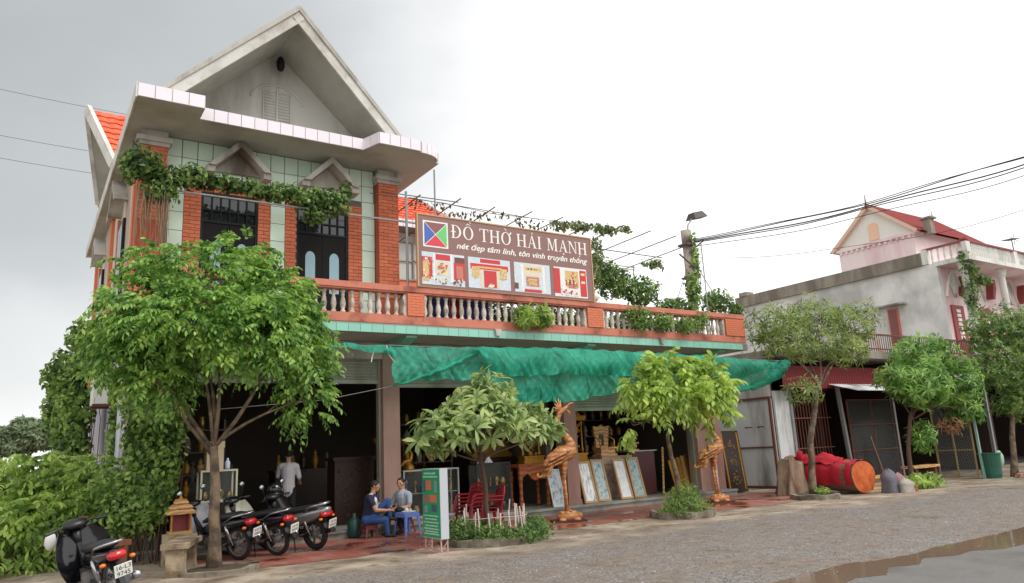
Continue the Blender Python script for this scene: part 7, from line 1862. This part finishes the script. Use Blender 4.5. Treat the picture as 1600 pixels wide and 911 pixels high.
b = MB(); b.box(2.15,2.65,14.1,14.5,0,.518); o = b.build('pedestal', m_stone); tag(o, 'rough stone pedestal carrying the spirit house', 'pedestal')
for i, (x, y, h, lab) in enumerate(((.80,12.6,1.02,'brown timber post standing behind the black motorbike'),(.92,12.45,.78,'shorter brown timber post beside the taller one behind the black motorbike'))):
    b = MB(); b.bar((x,y,0),(x+.02,y,h),.11,.09); o = b.build('timber_post', M('brown_timber', lin(110,66,44), rough=.85, var=.25, scale=9, bump=.3)); tag(o, lab, 'post')
b = MB(); b.bar((1.0,12.4,.62),(1.45,12.7,.60),.09,.08); b.bar((1.38,12.65,0),(1.38,12.65,.58),.07); b.bar((1.08,12.45,0),(1.08,12.45,.58),.07); o = b.build('timber_trestle', MC['brown_timber']); tag(o, 'low brown timber trestle among the weeds behind the black motorbike', 'trestle')
b = MB(); b.ell((0,0,.10),(.07,.04,.12),10,8); o = b.build('plastic_bag', M('pale_bag', lin(214,212,212), rough=.5, var=.06), smooth=True); o.location = (.42,12.0,.66); tag(o, 'pale plastic bag hanging beside the black motorbike leg shield', 'bag')
t = thing('air_conditioner', 'white air conditioner unit on the lilac side wall', 'air conditioner', (1.5,19.2,3.1)); b = MB(); b.box(-.25,.15,-.42,.42,0,.6); b.build('casing', m_whitec, t)
for s in (-.4,.4): b = MB(); b.bar((-.25,s,-.03),(.2,s,-.03),.05); b.build('bracket', m_rust, t)

# ================================================================== RIGHT: RED WRAPPED LOG, STUMP AND ODDS AND ENDS
m_redcl = M('red_cloth', lin(178,26,44), rough=.9, var=.25, scale=9, bump=.6, bscale=14)
m_lgbark = M('log_bark', lin(120,92,74), rough=.95, var=.3, scale=8, bump=.6, bscale=30)
m_lgend = M('orange_log_end', lin(200,104,46), rough=.75, var=.25, scale=9, dirt=lin(176,74,30), damt=.4, dscale=5)
LG = thing('wrapped_log', 'huge log wrapped in red cloth with bright orange sawn end', 'log', (19.55,12.35,0))
ax = (Vector((19.85,14.55,.45))-Vector((19.50,12.25,.45))); A0 = Vector((-.05,-.1,.46))
def ring_pts(u, r, n, wob, seed): 
    c = A0+ax*u; d_ = ax.normalized(); s = d_.cross(Vector((0,0,1))).normalized(); w_ = s.cross(d_)
    return [c + s*math.cos(2*math.pi*j/n)*r*(1+wob*math.sin(3*2*math.pi*j/n+seed)) + w_*math.sin(2*math.pi*j/n)*r*(1+wob*math.cos(2*2*math.pi*j/n+seed)) for j in range(n)]
def log_skin(us, r, n, wob, j0=0, j1=None, seed=0, cl=True):
    b_ = MB(); rows = []
    for i, u in enumerate(us): q = ring_pts(u, r*(1+.05*math.sin(u*9+seed)), n, wob, seed+u); rows.append((q+[q[0]])[j0:(j1 if j1 else n+1)])
    b_.grid(rows); return b_, rows
b, rows = log_skin([k/10 for k in range(11)], .44, 24, .05); b.build('log_body', m_lgbark, LG, smooth=True)
b = MB(); e = ring_pts(0, .445, 24, .05, 0); c = sum(e, Vector())/24; b.add(e+[c-ax.normalized()*.03], [(j,(j+1)%24,24) for j in range(24)]); b.build('sawn_end', m_lgend, LG)
b = MB(); n_ = 40; us = [.012+.988*k/46 for k in range(47)]; rows = []
for u in us:
    q = ring_pts(u, .47+.02*math.sin(u*31), n_, .05, u); sag = .02*math.sin(u*40)
    lo = int(n_*.94)-2+int(2*math.sin(u*13)); rows.append([q[(k)%n_] + Vector((0,0,.02*math.sin(k*1.7+u*23))) for k in range(-7,24)])
b.grid(rows); b.build('cloth_wrap', m_redcl, LG, smooth=True)
b = MB(); rows = []          # bunched cloth heaped on the upper side
for i in range(25):
    u = .30+.66*i/24; c = A0+ax*u; d_ = ax.normalized(); s_ = d_.cross(Vector((0,0,1))).normalized(); r_ = []
    for j in range(15):
        v = -1+2*j/14; hgt = (.46+.16*math.exp(-((u-.55)/.13)**2)+.12*math.exp(-((u-.85)/.12)**2)+.03*math.sin(u*38+v*4)+.025*math.sin(v*11+u*17))
        r_.append(c + s_*(.36*v+.02*math.sin(u*25)) + Vector((0,0,hgt*math.cos(v*.85)+.02)))
    rows.append(r_)
b.grid(rows); b.build('cloth_fold', m_redcl, LG, smooth=True)
t = thing('tree_stump', 'pale upright tree root stump beside the red wrapped log', 'stump', (19.15,14.35,0)); rows = []
b = MB()
for k in range(8):
    z = .95*k/7; rows.append([((.38+.12*(1-k/7)**2+.10*math.sin(5*a+1)+.05*math.sin(9*a+k*.6)-.10*k/7)*math.cos(a), (.34+.12*(1-k/7)**2+.07*math.sin(4*a))*math.sin(a), z*(1+.10*math.sin(2*a+.5)+.06*math.sin(5*a))) for a in [2*math.pi*j/28 for j in range(29)]])
b.grid(rows); top = rows[-1][:28]; b.add(top+[(0,0,1.0)], [(j,(j+1)%28,28) for j in range(28)]); b.build('root_body', M('pale_root', lin(172,150,128), rough=.95, var=.25, scale=5, bump=.5, bscale=18, dirt=lin(96,64,52), damt=.4, dscale=2, streak=True), t, smooth=True)
b = MB(); b.torus((.28,-.2,1.05), .10, .075, 16, 8, mat=Matrix.Rotation(R(25),4,'Z')); b.tube([(.2,-.1,.98),(.5,-.1,1.0),(.9,.0,.95)], [.07,.09,.06], 8); o = b.build('cloth_roll', m_redcl, smooth=True); o.location = (19.15,14.35,0); tag(o, 'rolled red cloth on top of the pale root stump', 'cloth')
# bundle of sacks
t = thing('sack_bundle', 'bundle of grey, pink and white sacks piled at the roadside', 'sacks', (20.3,11.75,0))
for k_, (c, hh, rr0, cc) in enumerate((((-.22,.12),.62,.24,(104,102,112)),((.16,.10),.50,.22,(150,108,112)),((-.02,-.18),.36,.22,(160,152,144)),((.32,-.14),.24,.18,(140,96,62)))):
    b = MB(); rows = []; rg = random.Random(k_*7+3)
    ph = [rg.uniform(0,6) for _ in range(4)]
    for i in range(9):
        u = i/8; base_r = rr0*(1.02-.15*u if u < .62 else .93*(1-(u-.62)/.38)**.6+.07)
        r_ = []
        for j in range(21):
            a_ = 2*math.pi*j/20; w_ = 1+.12*math.sin(3*a_+ph[0]+u*2)+.07*math.sin(5*a_+ph[1]-u*6)+.05*math.sin(9*a_+ph[2]+u*9)
            r_.append((c[0]+base_r*w_*math.cos(a_)+.05*u*math.sin(ph[3]), c[1]+base_r*w_*.85*math.sin(a_), hh*u*(1+.05*math.sin(2*a_+ph[3]))+.003))
        rows.append(r_)
    b.grid(rows); b.build('sack', M('sack_%d_%d' % (cc[0],cc[2]), lin(*cc), rough=.85, var=.2, scale=8, bump=.5, bscale=14), t, smooth=True)
t = thing('wooden_bench', 'rough wooden bench behind the spreading green plant', 'bench', (23.3,12.7,0))
b = MB(); b.box(-.75,.75,-.2,.2,.50,.57); b.build('seat', m_ltwood, t)
for x in (-.55,.55): b = MB(); b.box(x-.07,x+.07,-.16,.16,0,.5); b.build('leg', M('dark_bench_leg', lin(84,48,40), rough=.8, var=.2), t)
b = MB(); b.box(-.62,.62,-.02,.02,.18,.24); b.build('stretcher', m_ltwood, t)
t = thing('green_bin', 'dark green bin with a pale sack over its rim', 'bin', (26.35,12.1,0))
b = MB(); b.lathe([(.27,0),(.33,.75),(.35,.76),(.35,.80),(.31,.80),(.29,.1)], 20); b.build('bin_body', M('green_bin_plastic', lin(28,84,68), rough=.4, var=.1), t, smooth=False)
b = MB(); rr = random.Random(5); b.ell((.22,-.2,.6),(.17,.13,.27),14,10); b.v = [(x+rr.uniform(-.012,.012),y+rr.uniform(-.012,.012),z) for x,y,z in b.v]; b.build('sack', M('pale_green_sack', lin(150,184,164), rough=.8, var=.1, bump=.4), t, smooth=True)
rr = random.Random(8); me_bk = None
b = MB(); b.box(-.1,.1,-.05,.05,0,.06); me_bk = b.mesh('loose_brick', M('pale_brick', lin(196,144,116), rough=.9, var=.2, rnd=.15))
for k in range(12):
    o = link('loose_brick', me_bk); o.location = (26.5+rr.uniform(0,.9), 11.3+rr.uniform(-.25,.25), .002+.062*(k//6)); o.rotation_euler = (0,0,rr.uniform(0,3)); tag(o, 'pale broken brick in the heap beside the green bin', 'brick', 'broken brick heap')
t = thing('timber_stack', 'stack of sawn timber beside the orange log end', 'timber', (20.9,12.9,0))
for k in range(7):
    b = MB(); b.box(-.6,.6,-.07,.07,.0,.09); o = b.build('plank', [m_ltwood, m_lgbark, MC['bleached_board']][k % 3], t); o.location = (rr.uniform(-.05,.05), (k%2)*.18, .1*(k//2)+.003); o.rotation_euler = (0,0,rr.uniform(-.08,.08))

# ================================================================== THINGS STORED ON THE TERRACE BEHIND THE BALUSTERS
for i, (x0, x1, cc, lab) in enumerate(((7.45,8.25,(44,52,112),'dark blue tarpaulin hung behind the balusters below the sign emblem'),(8.28,8.52,(150,36,40),'narrow red cloth hung between two dark blue tarpaulins'),(8.55,9.35,(48,54,118),'dark blue tarpaulin hung right of the narrow red cloth'))):
    b = MB(); rows = [[],[]]; n = 24
    for k in range(n+1):
        x = x0+(x1-x0)*k/n; y = 15.06+.03*math.sin(k*1.3+i); rows[0].append((x,y,4.52)); rows[1].append((x,y+.01,5.24+.01*math.sin(k)))
    b.grid(rows); b.grid([[(p[0],p[1]+.02,p[2]) for p in r_] for r_ in rows]); o = b.build('tarpaulin', M('tarp_%d' % cc[0], lin(*cc), rough=.7, var=.15, scale=6), smooth=True); tag(o, lab, 'tarpaulin')
clump('terrace_hedge', 'dark potted greenery behind the balusters under the sign', 'plants', [(9.9,15.5,4.95,.5,.3,.4),(10.7,15.5,4.95,.5,.3,.4),(11.5,15.5,4.95,.5,.3,.4),(12.2,15.6,4.95,.4,.3,.4)], 2200, .12, .07, lf_vine, 51, .2, stems=4.6)
clump('terrace_hedge', 'dark potted greenery behind the balusters under the terrace bushes', 'plants', [(13.0,15.6,4.95,.5,.3,.4),(13.9,15.5,4.95,.5,.3,.42),(14.8,15.5,4.95,.5,.3,.42),(15.7,15.5,4.95,.5,.3,.42),(16.6,15.5,4.95,.5,.3,.4)], 2400, .12, .07, lf_vine, 52, .2, stems=4.6)

# ================================================================== CROWDED SHELVES DEEP IN THE SHOP
for si, (x, y, w_, lab) in enumerate(((3.2,18.6,1.6,'tall dark shelf of figures in the left bay behind the standing man'),(8.9,18.2,1.8,'tall dark shelf of figures in the middle bay behind the counter'),(15.6,18.6,1.8,'tall dark shelf of figures in the right bay behind the carved pot'))):
    t = thing('display_shelf', lab, 'shelf', (x,y,FZ), 0, 'display shelves in the shop')
    for xx in (-w_/2, w_/2-.05): b = MB(); b.box(xx,xx+.05,-.2,.2,0,2.5); b.build('upright', m_dkwood, t)
    for k in range(5): b = MB(); b.box(-w_/2+.05,w_/2-.05,-.2,.2,.25+.5*k,.28+.5*k); b.build('shelf_board', m_dkwood, t)
    rg = random.Random(60+si)
    for k in range(1,5):
        for j in range(5):
            sc = rg.uniform(.65,.95); b = MB(); b.lathe([(r_*sc,z*sc) for r_, z in rg.choice([[(.10,0),(.07,.06),(.11,.16),(.09,.26),(.04,.31),(.06,.36),(.01,.43)],[(.09,0),(.09,.04),(.05,.07),(.10,.20),(.06,.34),(.08,.38)],[(.11,0),(.10,.08),(.12,.22),(.03,.36),(.01,.42)]])], 10)
            o = b.build('temple_figure', rg.choice([m_gold, m_dim, m_ltwood, m_brass]), smooth=True); o.location = (x-w_/2+.2+(w_-.4)*j/4, y, FZ+.281+.5*k)
            tag(o, 'small figure or vessel crowded on the '+lab.split(' behind')[0].replace('tall dark ',''), 'figurine', 'figures on the display shelves')
